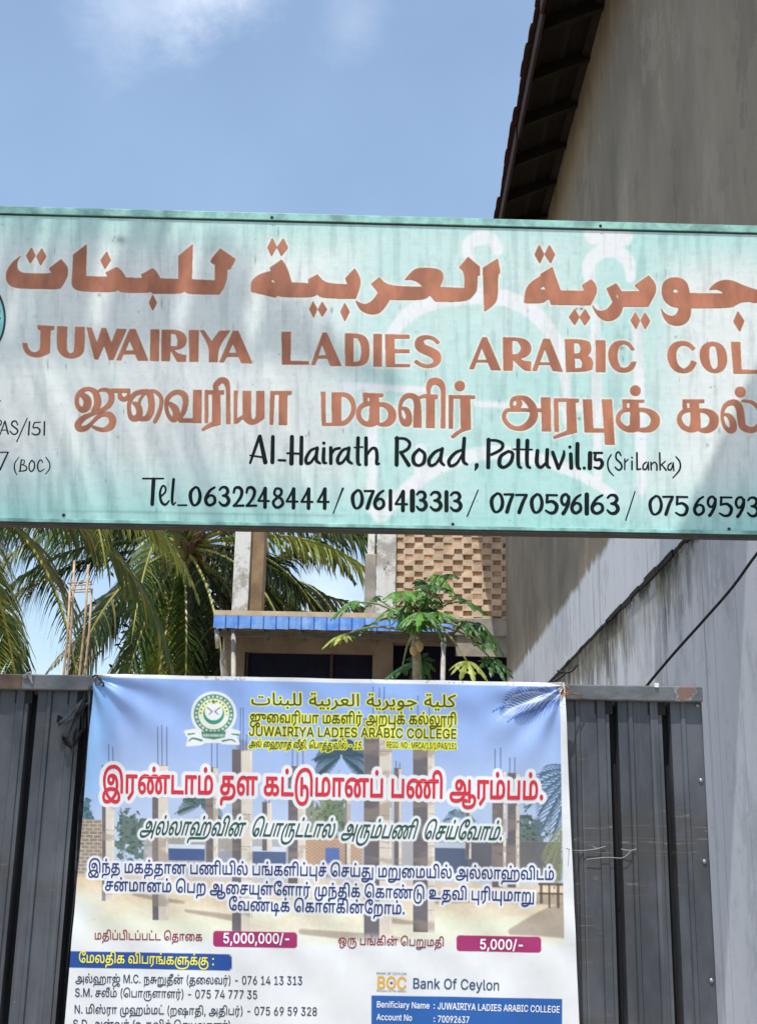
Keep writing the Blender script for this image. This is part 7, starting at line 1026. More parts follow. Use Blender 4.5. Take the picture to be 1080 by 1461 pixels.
(591,[[48,-4,39,-2,25,6,18,16,15,24,13,36,13,109,16,111,19,111,32,111,35,109,35,40,36,33,40,25,45,20,53,17,61,17,73,21,80,29,82,37,83,109,86,111,102,111,104,110,105,107,105,1,101,-2,86,-2,84,1,83,10,75,3,67,-1,55,-4]]),
(327,[[44,-4,30,0,24,5,19,13,17,19,16,28,16,90,14,91,2,92,0,95,0,108,1,110,3,111,15,112,16,134,17,137,19,138,34,138,37,137,38,134,38,112,57,111,59,110,60,108,60,95,59,93,57,91,39,91,38,90,38,30,39,22,44,17,57,18,59,17,64,2,62,-1,58,-3]]),
(993,[[63,-5,49,-3,30,2,17,8,10,16,6,27,5,42,8,58,11,68,27,64,24,47,24,35,25,30,29,25,38,18,51,15,64,13,126,14,152,18,162,22,170,29,172,34,172,43,162,75,163,76,177,81,179,80,188,55,189,47,189,32,184,19,174,9,156,2,134,-3,102,-5],[80,80,74,85,73,89,74,95,76,98,81,100,87,100,91,98,94,95,95,91,94,86,88,80],[107,80,101,86,100,91,101,95,104,98,108,100,117,100,120,96,122,92,121,85,115,80]]),
(291,[[48,-2,36,1,27,5,21,13,19,22,14,132,14,143,15,144,31,144,32,143,35,42,38,25,40,21,46,18,64,16,69,11,69,4,65,0,60,-2]]),
(343,[[0,-1,1,16,14,18,21,23,25,31,30,55,32,57,47,54,43,31,44,25,47,21,59,17,75,16,78,14,79,11,79,5,77,2,71,-2,60,-2,48,0,40,4,35,10,29,5,20,0,9,-2],[28,77,24,79,21,83,21,91,27,97,36,97,41,91,41,83,39,79,35,77]]),
(343,[[32,-39,27,-37,24,-33,23,-27,24,-23,29,-18,34,-17,39,-18,44,-24,45,-29,44,-33,39,-38],[0,-1,1,16,13,17,19,20,22,25,25,33,30,55,32,57,47,54,47,50,43,30,46,21,57,17,76,15,79,10,78,3,72,-1,56,-1,48,0,39,5,35,10,28,4,20,0,13,-1]]),
(300,[[0,-1,1,16,11,17,17,18,21,22,22,26,22,56,19,143,20,144,36,144,38,143,40,50,42,32,44,26,49,20,56,17,66,16,68,14,70,11,70,4,65,-1,54,-2,45,1,40,5,36,10,26,2,19,0,8,-2]]),
(260,[[0,-1,1,16,11,17,17,18,21,22,22,26,19,143,20,144,36,144,37,143,41,47,40,22,37,12,28,3,15,-1]]),
(486,[[90,-2,78,1,72,4,67,8,61,18,40,17,20,22,10,30,6,37,5,51,9,59,14,67,21,74,29,80,38,84,56,89,56,103,57,104,72,104,73,103,76,35,80,24,82,21,87,18,103,16,107,11,107,4,104,0,99,-2],[38,35,55,35,58,36,57,70,50,69,40,66,32,61,25,55,23,49,24,43,28,39],[33,126,28,128,25,131,24,135,25,140,31,146,36,147,40,146,45,141,46,137,45,131,40,126],[61,126,55,128,53,131,52,139,57,145,63,147,67,146,71,143,73,139,73,134,72,131,69,127]]),
(373,[[20,-39,15,-37,13,-34,12,-30,13,-25,19,-19,24,-18,28,-19,33,-24,34,-28,33,-34,28,-39],[48,-39,43,-37,40,-34,40,-26,44,-20,51,-18,55,-19,59,-22,61,-26,61,-31,60,-34,56,-38],[0,-2,1,16,16,17,21,19,25,24,29,30,34,55,36,57,51,54,51,50,47,30,48,23,51,20,64,16,81,15,84,14,86,9,83,2,76,-2,58,-1,50,1,44,3,38,9,32,4,24,1,8,-2]]),
(269,[[19,-39,14,-36,11,-33,10,-29,11,-24,17,-18,22,-17,26,-18,31,-23,32,-27,31,-33,26,-38],[0,-1,1,16,20,18,25,22,27,26,28,33,26,43,17,74,18,76,22,78,34,81,39,68,45,39,44,25,41,17,36,8,28,3,11,-1]]),
(396,[[0,-47,-4,-37,-5,-31,14,-22,26,-14,35,-5,42,8,45,21,44,30,38,45,30,60,47,68,54,54,66,24,72,18,85,16,87,14,90,8,89,4,83,-1,74,-2,68,-1,59,4,53,-9,40,-26,23,-38,11,-44]]),
(521,[[0,-1,1,16,24,18,37,23,26,35,14,46,10,58,11,63,17,69,25,75,41,81,51,83,63,83,76,80,83,75,89,66,90,59,89,51,85,41,80,32,71,22,87,17,111,16,113,14,115,9,114,3,107,-2,97,-2,79,1,64,5,52,10,29,2,16,-1],[54,32,56,32,64,39,71,50,72,55,68,61,64,64,53,65,40,63,28,57]]),
(238,[[18,0,14,142,15,143,30,143,32,136,35,0,34,-1]]),
(299,[[7,-39,2,-37,0,-34,-1,-28,0,-24,5,-19,10,-18,14,-19,19,-25,20,-30,19,-34,14,-39],[34,-39,29,-37,27,-34,26,-30,27,-25,33,-19,38,-18,42,-19,47,-24,48,-28,47,-34,42,-39],[0,-2,0,5,2,16,15,16,24,18,28,21,31,25,32,30,31,42,20,74,22,76,35,81,38,81,43,66,48,43,48,27,46,18,40,9,31,3,16,-1]]),
(472,[[11,-46,8,-29,30,-24,43,-19,52,-11,57,-3,56,-2,44,-2,29,1,23,4,17,9,14,14,12,21,12,30,15,42,22,55,32,64,39,67,45,68,59,66,69,58,75,46,78,34,80,17,101,15,105,12,105,4,102,1,96,-2,77,-2,72,-14,66,-23,58,-30,49,-36,39,-41,28,-44],[44,17,60,16,62,18,62,27,59,37,54,45,46,50,40,48,35,43,31,37,30,30,30,26,33,20]]),
(589,[[53,-38,48,-35,46,-32,45,-28,46,-23,52,-17,56,-16,60,-17,65,-22,66,-26,65,-32,60,-37],[0,-2,1,16,19,17,40,22,57,29,73,37,75,39,61,47,48,52,40,53,27,53,15,51,11,66,12,68,24,71,44,71,52,69,61,66,92,49,102,47,109,46,110,31,100,30,88,26,58,10,41,4,19,-1]]),
(412,[[0,-1,1,15,34,17,43,18,51,23,54,29,51,40,42,52,30,65,6,85,5,93,8,103,19,112,35,121,78,142,85,129,84,126,46,107,33,100,25,93,55,64,65,50,70,38,71,31,70,21,67,14,60,6,46,1,28,-2]])]
# ------------------------------------------------------------------ printed banner tied over the gate
BY = 4.135
def ban_left(y): return 133 - .0862 * (y - 985)
def ban_right(y): return 806 + .0445 * (y - 985)
def pull(X, Z):
    """creases running in from the tied corners and a slack fold along the top"""
    w = 0
    for cx_, cz_, sg, am in ((-.94, 2.15, 1, .006), (.62, 2.14, -1, .006)):
        dx, dz = (X - cx_) * sg, cz_ - Z; r_ = np.hypot(dx, dz) + .02; an_ = np.arctan2(dz, dx)
        w = w + am * np.sin(an_ * 13) * np.exp(-((r_ - .12) / .2) ** 2) * np.clip(r_ * 12, 0, 1)
    return w + .003 * np.sin(X * 7 + 1) * np.exp(-((Z - 2.09) / .05) ** 2)
def wrinkle(X, Z):
    """metres towards the street"""
    return .004 * np.sin(X * 5.1 + Z * 2.2) + .0025 * np.sin(X * 13 - Z * 9) + .0022 * np.sin(X * 27 + Z * 21 + 2 * np.sin(Z * 9)) + pull(X, Z) + .006 * np.exp(-((X + .84 + .25 * (2.1 - Z)) / .045) ** 2) * np.clip((Z - 1.6) * 3, 0, 1) \
        + .003 * np.exp(-((X - .5 - .3 * (Z - 1.7)) / .05) ** 2) * np.clip((Z - 1.5) * 2, 0, 1)
def ban_put(P, lift=0, base=.0009):
    R = rays_np(P); e = np.array(EYE); t = (BY - e[1]) / R[:, 1]
    V = e + R * t[:, None]; V[:, 1] -= wrinkle(V[:, 0], V[:, 2]) + base + lift * .000008
    return V
# outlines of the printed letters: advance width, then closed outlines as x, y, x, y in 200ths of an em
GLYPH = [(adv, [[(c[i] * 5, c[i + 1] * 5) for i in range(0, len(c), 2)] for c in cs]) for adv, cs in GLYPH_NUMBERS]
def embolden(c, d):
    if not d: return c
    n = len(c); out = []
    for i in range(n):
        a = np.array(c[i - 1], float); b = np.array(c[i], float); e = np.array(c[(i + 1) % n], float)
        u = b - a; v = e - b; u /= max(np.hypot(*u), 1e-6); v /= max(np.hypot(*v), 1e-6)
        nu = np.array((-u[1], u[0])); nv = np.array((-v[1], v[0])); s_ = nu + nv; l = np.hypot(*s_)
        if l < .35: out.append(tuple(b + nu * d)); continue
        s_ /= l; k = min(2.0, 1 / max(.4, float(s_ @ nu))); out.append(tuple(b + s_ * d * k))
    return out
def set_line(dest, key, x0, y0, x1, y1, em, bold=0, slant=0, space=280, fit=True):
    pen = 0; items = []
    for g in LINES[key]:
        if g < 0: pen += space; continue
        adv, cs = GLYPH[g]; items.append((pen, cs)); pen += adv
    kx = math.hypot(x1 - x0, y1 - y0) / pen if fit else em / 1000; ky = em / 1000
    ux, uy = (x1 - x0) / math.hypot(x1 - x0, y1 - y0), (y1 - y0) / math.hypot(x1 - x0, y1 - y0)
    for p, cs in items:
        if not cs: continue
        con = []
        for c in cs:
            c = embolden(c, bold)
            con.append([(x0 + ux * ((p + x) * kx + y * ky * slant) + uy * y * ky, y0 + uy * ((p + x) * kx) - y * ky) for x, y in c])
        dest.glyph(con)
    return kx * 1000
NAME, HEAD, GRN, BODY, MAR, WHT, YEL, LST, GOLD, BANK = (Letters() for _ in range(10))
set_line(NAME, 'ar', 358, 1006, 650, 1009, 25, 0); set_line(NAME, 'ta_name', 356, 1031, 652, 1034, 21.5, 0); set_line(NAME, 'en_name', 355, 1050, 652, 1054, 18.5, 0)
set_line(NAME, 'ta_addr', 355, 1066, 517, 1069, 14.5, 0, .2); set_line(NAME, 'regd', 551, 1067, 652, 1069, 12, 8)
set_line(HEAD, 'head', 145, 1131, 776, 1141, 46)
set_line(GRN, 'green', 199, 1191, 716, 1199, 34, 0, .28)
set_line(BODY, 'b1', 125, 1245, 791, 1256, 24, 0); set_line(BODY, 'b2', 149, 1271, 763, 1287, 24, 0); set_line(BODY, 'b3', 326, 1299, 578, 1305, 24, 0)
set_line(MAR, 'm1', 134, 1341, 289, 1343, 17, 0); set_line(MAR, 'm2', 482, 1348, 634, 1351, 17, 0)
set_line(WHT, 'p1', 318, 1346, 415, 1347, 19.5); set_line(WHT, 'p2', 684, 1355, 748, 1356, 19.5)
set_line(YEL, 'bar', 112, 1374, 306, 1378, 20, 0)
set_line(LST, 'l1', 107, 1403, 432, 1406, 16.5, 0); set_line(LST, 'l2', 106, 1423, 368, 1426, 16.5, 0); set_line(LST, 'l3', 105, 1447, 453, 1450, 16.5, 0); set_line(LST, 'l4', 103, 1468, 330, 1470, 16.5, 0)
set_line(GOLD, 'boc', 537, 1411, 580, 1412.5, 24, 0); set_line(BANK, 'bocs', 537, 1391, 580, 1392, 4.6, 0); set_line(BANK, 'boct', 537, 1415.5, 580, 1416.5, 4, 0)
set_line(BANK, 'bank', 588, 1411, 713, 1414, 20, 0)
set_line(WHT, 'ben', 537, 1438, 613, 1440, 12, 0); set_line(WHT, 'col', 618, 1440, 621, 1440, 12, 0); set_line(WHT, 'ben2', 624, 1441, 799, 1446, 13, 0)
set_line(WHT, 'acc', 537, 1456, 588, 1457.5, 12, 0); set_line(WHT, 'col', 618, 1459, 621, 1459, 12, 0); set_line(WHT, 'acc2', 624, 1459.5, 670, 1461, 13, 0)
set_line(WHT, 'bn', 537, 1475, 588, 1476, 12, 0); set_line(WHT, 'bn2', 624, 1478, 720, 1481, 13, 0)

# ---- the printed picture as a raster in plan units
ss = 2.0; BX0, BY0 = 60, 950; BW, BH = int(800 * ss), int(770 * ss)
yy, xx = np.meshgrid(np.arange(BH) / ss + BY0, np.arange(BW) / ss + BX0, indexing='ij')
yr = yy - (xx - 470) * .019                                     # rows run with the print, which hangs a touch askew
def mixin(im, col, m): im += (np.asarray(col) - im) * m[..., None]
q1 = vnoise((BH, BW), 60 * ss, 21, 4); q2 = vnoise((BH, BW), 8 * ss, 22, 3); q3 = vnoise((BH, BW), 22 * ss, 23, 4, (2.5, .7)); q4 = vnoise((BH, BW), 4 * ss, 24, 2)
sk = sm(yr, 975, 1215)[..., None]
img = srgb(142, 170, 222) * (1 - sk) + srgb(184, 198, 222) * sk
img *= (1 + (q1 - .5) * .12)[..., None]
mixin(img, srgb(128, 184, 240), (1 - sm(xx - ban_left(yy), 8, 55)) * .55 * (1 - sm(yr, 1120, 1190)))
def rect(x0, x1, y0, y1, e=.7): return sm(xx, x0 - e, x0 + e) * (1 - sm(xx, x1 - e, x1 + e)) * sm(yr, y0 - e, y0 + e) * (1 - sm(yr, y1 - e, y1 + e))
def blob(x, y, rx, ry, th=.5, nz=q2, amp=1.6): return sm(1 - np.hypot((xx - x) / rx, (yr - y) / ry) + (nz - .5) * amp, th - .5, th - .3)
def frond(x, y, ang, ln, col, n=26, spread=1.1, w=1.0, droop=.5):
    Lf = Letters(); a = math.radians(ang)
    for i in range(n):
        s_ = (i + 1) / n; bx = x + ln * s_ * math.cos(a); by = y + ln * s_ * math.sin(a) + ln * droop * s_ * s_
        for sd in (-1, 1):
            b_ = a + sd * spread * (1 - .4 * s_); l2 = ln * .38 * math.sin(min(1, s_ * 1.15) * math.pi * .93 + .12)
            Lf.stroke([(bx, by, w), (bx + l2 * .6 * math.cos(b_), by + l2 * .6 * math.sin(b_) + l2 * .1, w), (bx + l2 * math.cos(b_), by + l2 * math.sin(b_) + l2 * .4, w * .4)], cap=False, smooth=False)
    mk_ = np.zeros((BH, BW), bool); Lf.mask(mk_, BX0, BY0, ss); mixin(img, col, blur(mk_, .7))
# palms and shrubs behind the columns
for a in (200, 230, 262, 300, 335, 20, 160): frond(487, 1078, a, 44, srgb(52, 78, 88), 26, 1.0, 1.4, .5)
for a in (190, 230, 280, 330, 10): frond(286, 1150, a, 36, srgb(66, 92, 84), 20, 1.0, 1.3)
for a in (200, 240, 290, 340): frond(655, 1168, a, 26, srgb(80, 104, 116), 14)
for x, y, rx, ry, c in ((188, 1200, 30, 34, (84, 104, 84)), (272, 1206, 52, 24, (112, 128, 84)), (330, 1200, 26, 26, (120, 122, 92)), (455, 1180, 34, 52, (134, 138, 104)), (480, 1160, 18, 46, (110, 126, 96)), (750, 1190, 26, 40, (92, 108, 96)), (120, 1165, 14, 22, (70, 110, 120))):
    b_ = blob(x, y, rx, ry); mixin(img, srgb(*c), b_ * .9); mixin(img, srgb(*c) * .4, b_ * sm(q4, .5, .75) * .7)
# low buildings across the yard
mixin(img, srgb(172, 164, 158), rect(205, 800, 1196, 1252, 1.5) * .8)
for x0, x1, y0, y1, c in ((236, 292, 1214, 1232, (54, 84, 140)), (236, 292, 1209, 1215, (214, 220, 230)), (302, 332, 1218, 1234, (150, 150, 160)), (358, 408, 1217, 1238, (70, 90, 130)), (358, 408, 1210, 1217, (206, 216, 226)), (412, 516, 1196, 1238, (196, 160, 132)), (464, 484, 1210, 1232, (70, 116, 190)), (620, 668, 1206, 1244, (70, 84, 112)), (620, 664, 1200, 1207, (186, 196, 208)), (668, 742, 1196, 1246, (92, 92, 100)), (742, 800, 1196, 1250, (98, 98, 98))):
    mixin(img, srgb(*c), rect(x0, x1, y0, y1) * .92)
mixin(img, srgb(60, 62, 70), rect(236, 520, 1236, 1254) * sm(np.sin(xx * 1.5), .1, .5) * .5)
mixin(img, srgb(120, 92, 72), rect(412, 516, 1198, 1236) * sm(np.sin(xx * .9) * np.sin(yr * 1.3), .1, .5) * .45)
bw = rect(98, 146, 1176, 1282, 1.2); br_ = np.floor((yr - 1176) / 5.2); bj = ((xx + (br_ % 2) * 6) % 12 < 1.4) | (((yr - 1176) % 5.2) < 1.2)
mixin(img, srgb(190, 176, 158), bw); mixin(img, srgb(134, 118, 104), bw * (~bj) * (.5 + q3 * .6))
# ground
gr = sm(yr + (q3 - .5) * 8, 1250, 1262)
gcol = srgb(216, 194, 162) * (1 - sm(yr, 1262, 1345)[..., None]) + srgb(234, 224, 202) * sm(yr, 1260, 1340)[..., None]
img = img * (1 - gr[..., None]) + gcol * (1 + (q3 - .5) * .34 + (q4 - .5) * .16)[..., None] * gr[..., None]
for pts in ([(190, 1276, 5), (230, 1284, 7), (262, 1288, 4)], [(265, 1300, 4), (330, 1310, 9), (350, 1316, 4)], [(104, 1318, 1.2), (136, 1312, 2)], [(500, 1300, 6), (560, 1314, 8), (600, 1318, 4)], [(430, 1330, 8), (520, 1338, 12), (570, 1342, 8)], [(612, 1282, 16), (700, 1280, 18), (800, 1284, 16)], [(730, 1330, 10), (790, 1316, 46), (840, 1314, 60)]):
    Lf = Letters(); Lf.stroke(pts); mk_ = np.zeros((BH, BW), bool); Lf.mask(mk_, BX0, BY0, ss); mixin(img, srgb(128, 112, 100), blur(mk_, 2.0) * .65)
# columns with starter bars
for x0, x1, y0, y1, split, bars in ((145, 163, 1098, 1292, .3, ((155, 1068), (161, 1072))), (217, 240, 1096, 1318, .38, ((225, 1042), (231, 1039), (238, 1041))), (294, 311, 1098, 1236, .6, ((302, 1060), (310, 1064))), (331, 360, 1072, 1336, .45, ((343, 1012), (347, 1012), (352, 1050))), (374, 388, 1146, 1216, .5, ((379, 1132), (384, 1136))), (411, 436, 1094, 1262, .55, ((417, 1068), (424, 1070), (432, 1068))), (492, 500, 1140, 1240, .3, ()), (519, 559, 1024, 1356, .55, ((532, 978), (541, 980), (548, 978))), (562, 573, 1094, 1250, .6, ((565, 1084), (570, 1086))), (589, 620, 1066, 1328, .68, ((596, 990), (612, 988))), (664, 672, 1152, 1222, .7, ()), (702, 722, 1096, 1262, .78, ((706, 1064), (714, 1062))), (724, 741, 1098, 1262, .7, ((727, 1076), (734, 1076)))):
    c_ = rect(x0, x1, y0, y1); mixin(img, srgb(216, 204, 188), c_); mixin(img, srgb(94, 88, 94), rect(x0, x0 + (x1 - x0) * split, y0, y1) * .95)
    mixin(img, srgb(150, 134, 120), c_ * sm(q3, .48, .7) * .6); mixin(img, srgb(120, 110, 104), c_ * (((yr - y0) % 46) < 1.2) * .6); mixin(img, srgb(238, 230, 218), rect(x1 - 3, x1 - 1, y0, y1) * sm(q2, .4, .6) * .7)
    for bx, by in bars: mixin(img, srgb(92, 104, 140), rect(bx - .8, bx + .8, by, y0 + 2, .5) * .85)
mixin(img, srgb(96, 90, 88), sm(np.hypot((xx - 345) / 9, (yr - 1066) / 9), 1.2, .7) * .5)
mixin(img, srgb(120, 112, 104), rect(370, 416, 1126, 1130) * 0)
# right-hand palm and its hanging leaf, the bench
for a, l_ in ((196, 92), (206, 80), (182, 70)): frond(803, 1000, a, l_ * 1.1, srgb(66, 94, 150), 22, .85, 1.6, .42)
frond(806, 996, 190, 96, srgb(186, 198, 216), 20, .5, 1.1, .5)
for a, l_ in ((150, 70), (165, 84), (180, 90), (120, 80), (135, 84), (200, 60)): frond(822, 1100, a, l_, srgb(74, 102, 122), 15, .42, 1.7, .6)
for a, l_ in ((110, 84), (130, 70)): frond(818, 1160, a, l_, srgb(136, 140, 106), 13, .4, 1.8, .45)
for x0, x1, y0, y1 in ((768, 806, 1254, 1258), (770, 774, 1256, 1284), (782, 785, 1256, 1290), (794, 798, 1256, 1290), (768, 806, 1268, 1271)): mixin(img, srgb(84, 66, 58), rect(x0, x1, y0, y1) * .9)
# paper below
fade = sm(yr + (xx - 470) * .0 + (q1 - .5) * 24, 1330, 1358)[..., None]
fade = np.maximum(fade, (1 - sm(xx - ban_left(yy), 0, 60))[..., None] * sm(yr, 1262, 1300)[..., None] * .8)
mixin_c = srgb(240, 238, 228); img = img * (1 - fade) + mixin_c * fade
img *= (1 - .04 * sm(q1, .45, .7))[..., None]
# coloured boxes
mixin(img, srgb(28, 74, 150), rect(60, 331, 1364.5, 1388.5, .6) * (1 - (1 - sm(331 - xx, 0, 5)) * (1 - sm(np.minimum(yr - 1364.5, 1388.5 - yr), 0, 5))))
for x0, x1, y0, y1 in ((304, 424, 1331.5, 1354.5), (651, 772, 1331.5, 1354.5)):
    rr = np.hypot(np.maximum(np.abs(xx - (x0 + x1) / 2) - (x1 - x0) / 2 + 5, 0), np.maximum(np.abs(yr - (y0 + y1) / 2) - (y1 - y0) / 2 + 5, 0)); mixin(img, srgb(160, 40, 100), 1 - sm(rr, 4.4, 5.6))
mixin(img, srgb(34, 92, 164), rect(529.5, 802, 1419.5, 1640, .6))
# white and coloured outlines behind the letters
def outline(Ls, col, r, soft=.8, amt=1.0):
    mk_ = np.zeros((BH, BW), bool)
    for l_ in Ls: l_.mask(mk_, BX0, BY0, ss)
    mixin(img, col, np.clip(blur(dilate(mk_, r * ss), soft) * amt, 0, 1))
outline([NAME], srgb(240, 232, 70), 1.9, .7); outline([HEAD], srgb(246, 246, 250), 5.2); outline([GRN], srgb(236, 244, 240), 3.6, 1.2); outline([BODY], srgb(238, 243, 252), 3.4, 1.2)
# round emblem with ribbon
cx, cy = 305, 1019
def ring(r0, r1, col, a=1.0, x=None, y=None): 
    d = np.hypot(xx - (cx if x is None else x), yy - (cy if y is None else y)); mixin(img, col, sm(d, r0 - .5, r0 + .5) * (1 - sm(d, r1 - .5, r1 + .5)) * a)
rib = Letters()
rib.poly([[(264, 1044), (282, 1041), (288, 1042), (322, 1042), (328, 1041), (342, 1045), (337, 1052), (341, 1062), (318, 1061), (314, 1059), (292, 1059), (288, 1062), (267, 1064), (270, 1054)]])
mk_ = np.zeros((BH, BW), bool); rib.mask(mk_, BX0, BY0, ss); mixin(img, srgb(238, 246, 242), blur(dilate(mk_, 3), .8))
ring(-1, 32.5, srgb(240, 246, 250)); ring(-1, 28.5, srgb(84, 134, 100)); ang = np.arctan2(yy - cy, xx - cx)
ring(23.4, 26.6, srgb(226, 240, 230), sm(np.sin(ang * 26) + .5 * np.sin(ang * 61), -.2, .3) * .75); ring(-1, 22, srgb(232, 240, 214)); ring(14.5, 21, srgb(240, 240, 150), (1 - sm(yy, cy - 4, cy + 6)) * .8)
ring(17, 20.5, srgb(104, 104, 40), sm(np.sin(ang * 22), .0, .5) * (1 - sm(yy, cy - 1, cy + 4)) * .85)
ring(-1, 15, srgb(46, 142, 106)); ring(-1, 12.6, srgb(240, 244, 246), 1, cx, cy - 3.4)
st_ = Letters(); st_.poly([[(cx + (4.4 if i % 2 == 0 else 1.8) * math.sin(i * math.pi / 5), cy - 17 - (4.4 if i % 2 == 0 else 1.8) * math.cos(i * math.pi / 5)) for i in range(10)]])
mk_ = np.zeros((BH, BW), bool); st_.mask(mk_, BX0, BY0, ss); mixin(img, srgb(88, 112, 30), blur(mk_, .6))
st_ = Letters()
for sg in (-1, 1):
    st_.stroke([(cx + sg * 9, cy - 9, 2), (cx + sg * 4, cy - 5, 2.2), (cx + sg * 2.4, cy - 3, 2.6), (cx + sg * 6.5, cy + 1, 1.6)]); st_.stroke([(cx + sg * 8, cy - 7, 1.4), (cx + sg * 4.6, cy - 5.6, 1.6), (cx + sg * 3, cy - 2, 1.6)])
mk_ = np.zeros((BH, BW), bool); st_.mask(mk_, BX0, BY0, ss); mixin(img, srgb(120, 116, 108), blur(mk_, .6) * .9)
st_ = Letters(); st_.poly([[(287, 1044), (323, 1044), (321, 1053), (305, 1056), (289, 1053)]]); st_.stroke([(269, 1048, 3), (278, 1047, 2)]); st_.stroke([(331, 1048, 2), (340, 1049, 3)]); st_.stroke([(270, 1058, 2), (275, 1054, 3), (288, 1057, 3.4)]); st_.stroke([(318, 1058, 3), (330, 1056, 2.4), (336, 1059, 2)])
mk_ = np.zeros((BH, BW), bool); st_.mask(mk_, BX0, BY0, ss); mixin(img, srgb(60, 118, 82), blur(mk_, .6) * .95)
mixin(img, srgb(232, 242, 236), rect(290, 320, 1051, 1054.5) * sm(np.sin(xx * 2.6) + .4 * np.sin(xx * 6.1), -.1, .4) * .9)
ring(-1, 2.2, srgb(120, 84, 30), 1, 558.2, 1403.2)
# white hems: top and right, with dirt
hem_r = sm(xx - (ban_right(yy) - np.clip(8 + .026 * (yy - 985), 7, 22)), -.8, .8); hem_t = 1 - sm(yr, 972.5, 974.5)
mixin(img, srgb(232, 232, 230), np.maximum(hem_r, hem_t)); img *= (1 - .10 * np.maximum(hem_r, hem_t) * sm(q3, .4, .7))[..., None]
mixin(img, srgb(96, 84, 78), np.maximum(hem_t, hem_r * (1 - sm(yy, 1000, 1060))) * sm(q4 + (q1 - .5) * .5, .72, .85) * .5)
img = np.clip(img, .008, .76)

gy = np.concatenate([np.linspace(962, 1470, 640), np.linspace(1473, 1700, 60)]); gs = np.linspace(0, 1, 900)
GS, GYY = np.meshgrid(gs, gy); GX = ban_left(GYY) + (ban_right(GYY) - ban_left(GYY)) * GS
GY2 = GYY + (GX - 135) * .0185 * (1 - sm(GYY, 1300, 1700) * 0)
P = np.stack([GX.ravel(), GY2.ravel()], 1)
cc = sample(img, (P[:, 0] - BX0) * ss - .5, (P[:, 1] - BY0) * ss - .5)
m_vinyl = attr_mat('printed_vinyl', rough=.34, var=.09, scale=7, spec=.5)
BN = thing('banner', 'printed vinyl banner with construction photo, emblem and red Tamil headline hung over the gate', 'banner', on_y(460, 1700, BY))
grid_mesh('printed_sheet', ban_put(P, 0, 0), len(gs), len(gy), cc, m_vinyl, BN)
def ink(name, col, rough=.4): return plain(name, L3(*col), rough, 0, .06, 30)
build_by(NAME, lambda x, y: int((y - (x - 355) * .009 - 975) // 19.5), 'name_line', ink('olive_ink', (70, 74, 22)), BN, ban_put)
build_by(HEAD, cuts(298, 362, 562, 645), 'headline_word', ink('red_ink', (206, 44, 58)), BN, ban_put)
build_by(GRN, cuts(346, 478, 596), 'appeal_word', ink('green_ink', (36, 80, 66)), BN, ban_put)
build_by(BODY, lambda x, y: int((y - (x - 125) * .018 - 1222) // 26.5), 'body_line', ink('navy_ink', (30, 50, 112)), BN, ban_put)
build_by(MAR, cuts(380), 'amount_caption', ink('maroon_ink', (138, 48, 66)), BN, ban_put)
build_by(WHT, lambda x, y: (int(x > 500) if y < 1400 else 2 + 2 * round((y - (x - 537) * .027 - 1434) / 18.5) + int(x > 616)), 'white_words', ink('white_ink', (240, 240, 240)), BN, ban_put)
YEL.build('details_heading', ink('yellow_ink', (244, 232, 60)), BN, ban_put)
build_by(LST, lambda x, y: int((y - 1391) // 21), 'contact_line', ink('slate_ink', (52, 60, 78)), BN, ban_put)
GOLD.build('bank_logo', ink('gold_ink', (222, 172, 60)), BN, ban_put)
BANK.build('bank_name', ink('blue_grey_ink', (52, 76, 112)), BN, ban_put)
m_grom = plain('eyelet_metal', L3(120, 100, 80), .4, .6)
for x, y in ((141, 972), (799, 985)):
    p = Vector(ban_put(np.array([[x, y]]), 0, .002)[0]); m = MB(); m.tube([p + Vector((.011 * math.cos(a * math.pi / 6), 0, .011 * math.sin(a * math.pi / 6))) for a in range(13)], .003, 6, cap=False); m.build('eyelet', m_grom, BN, True)
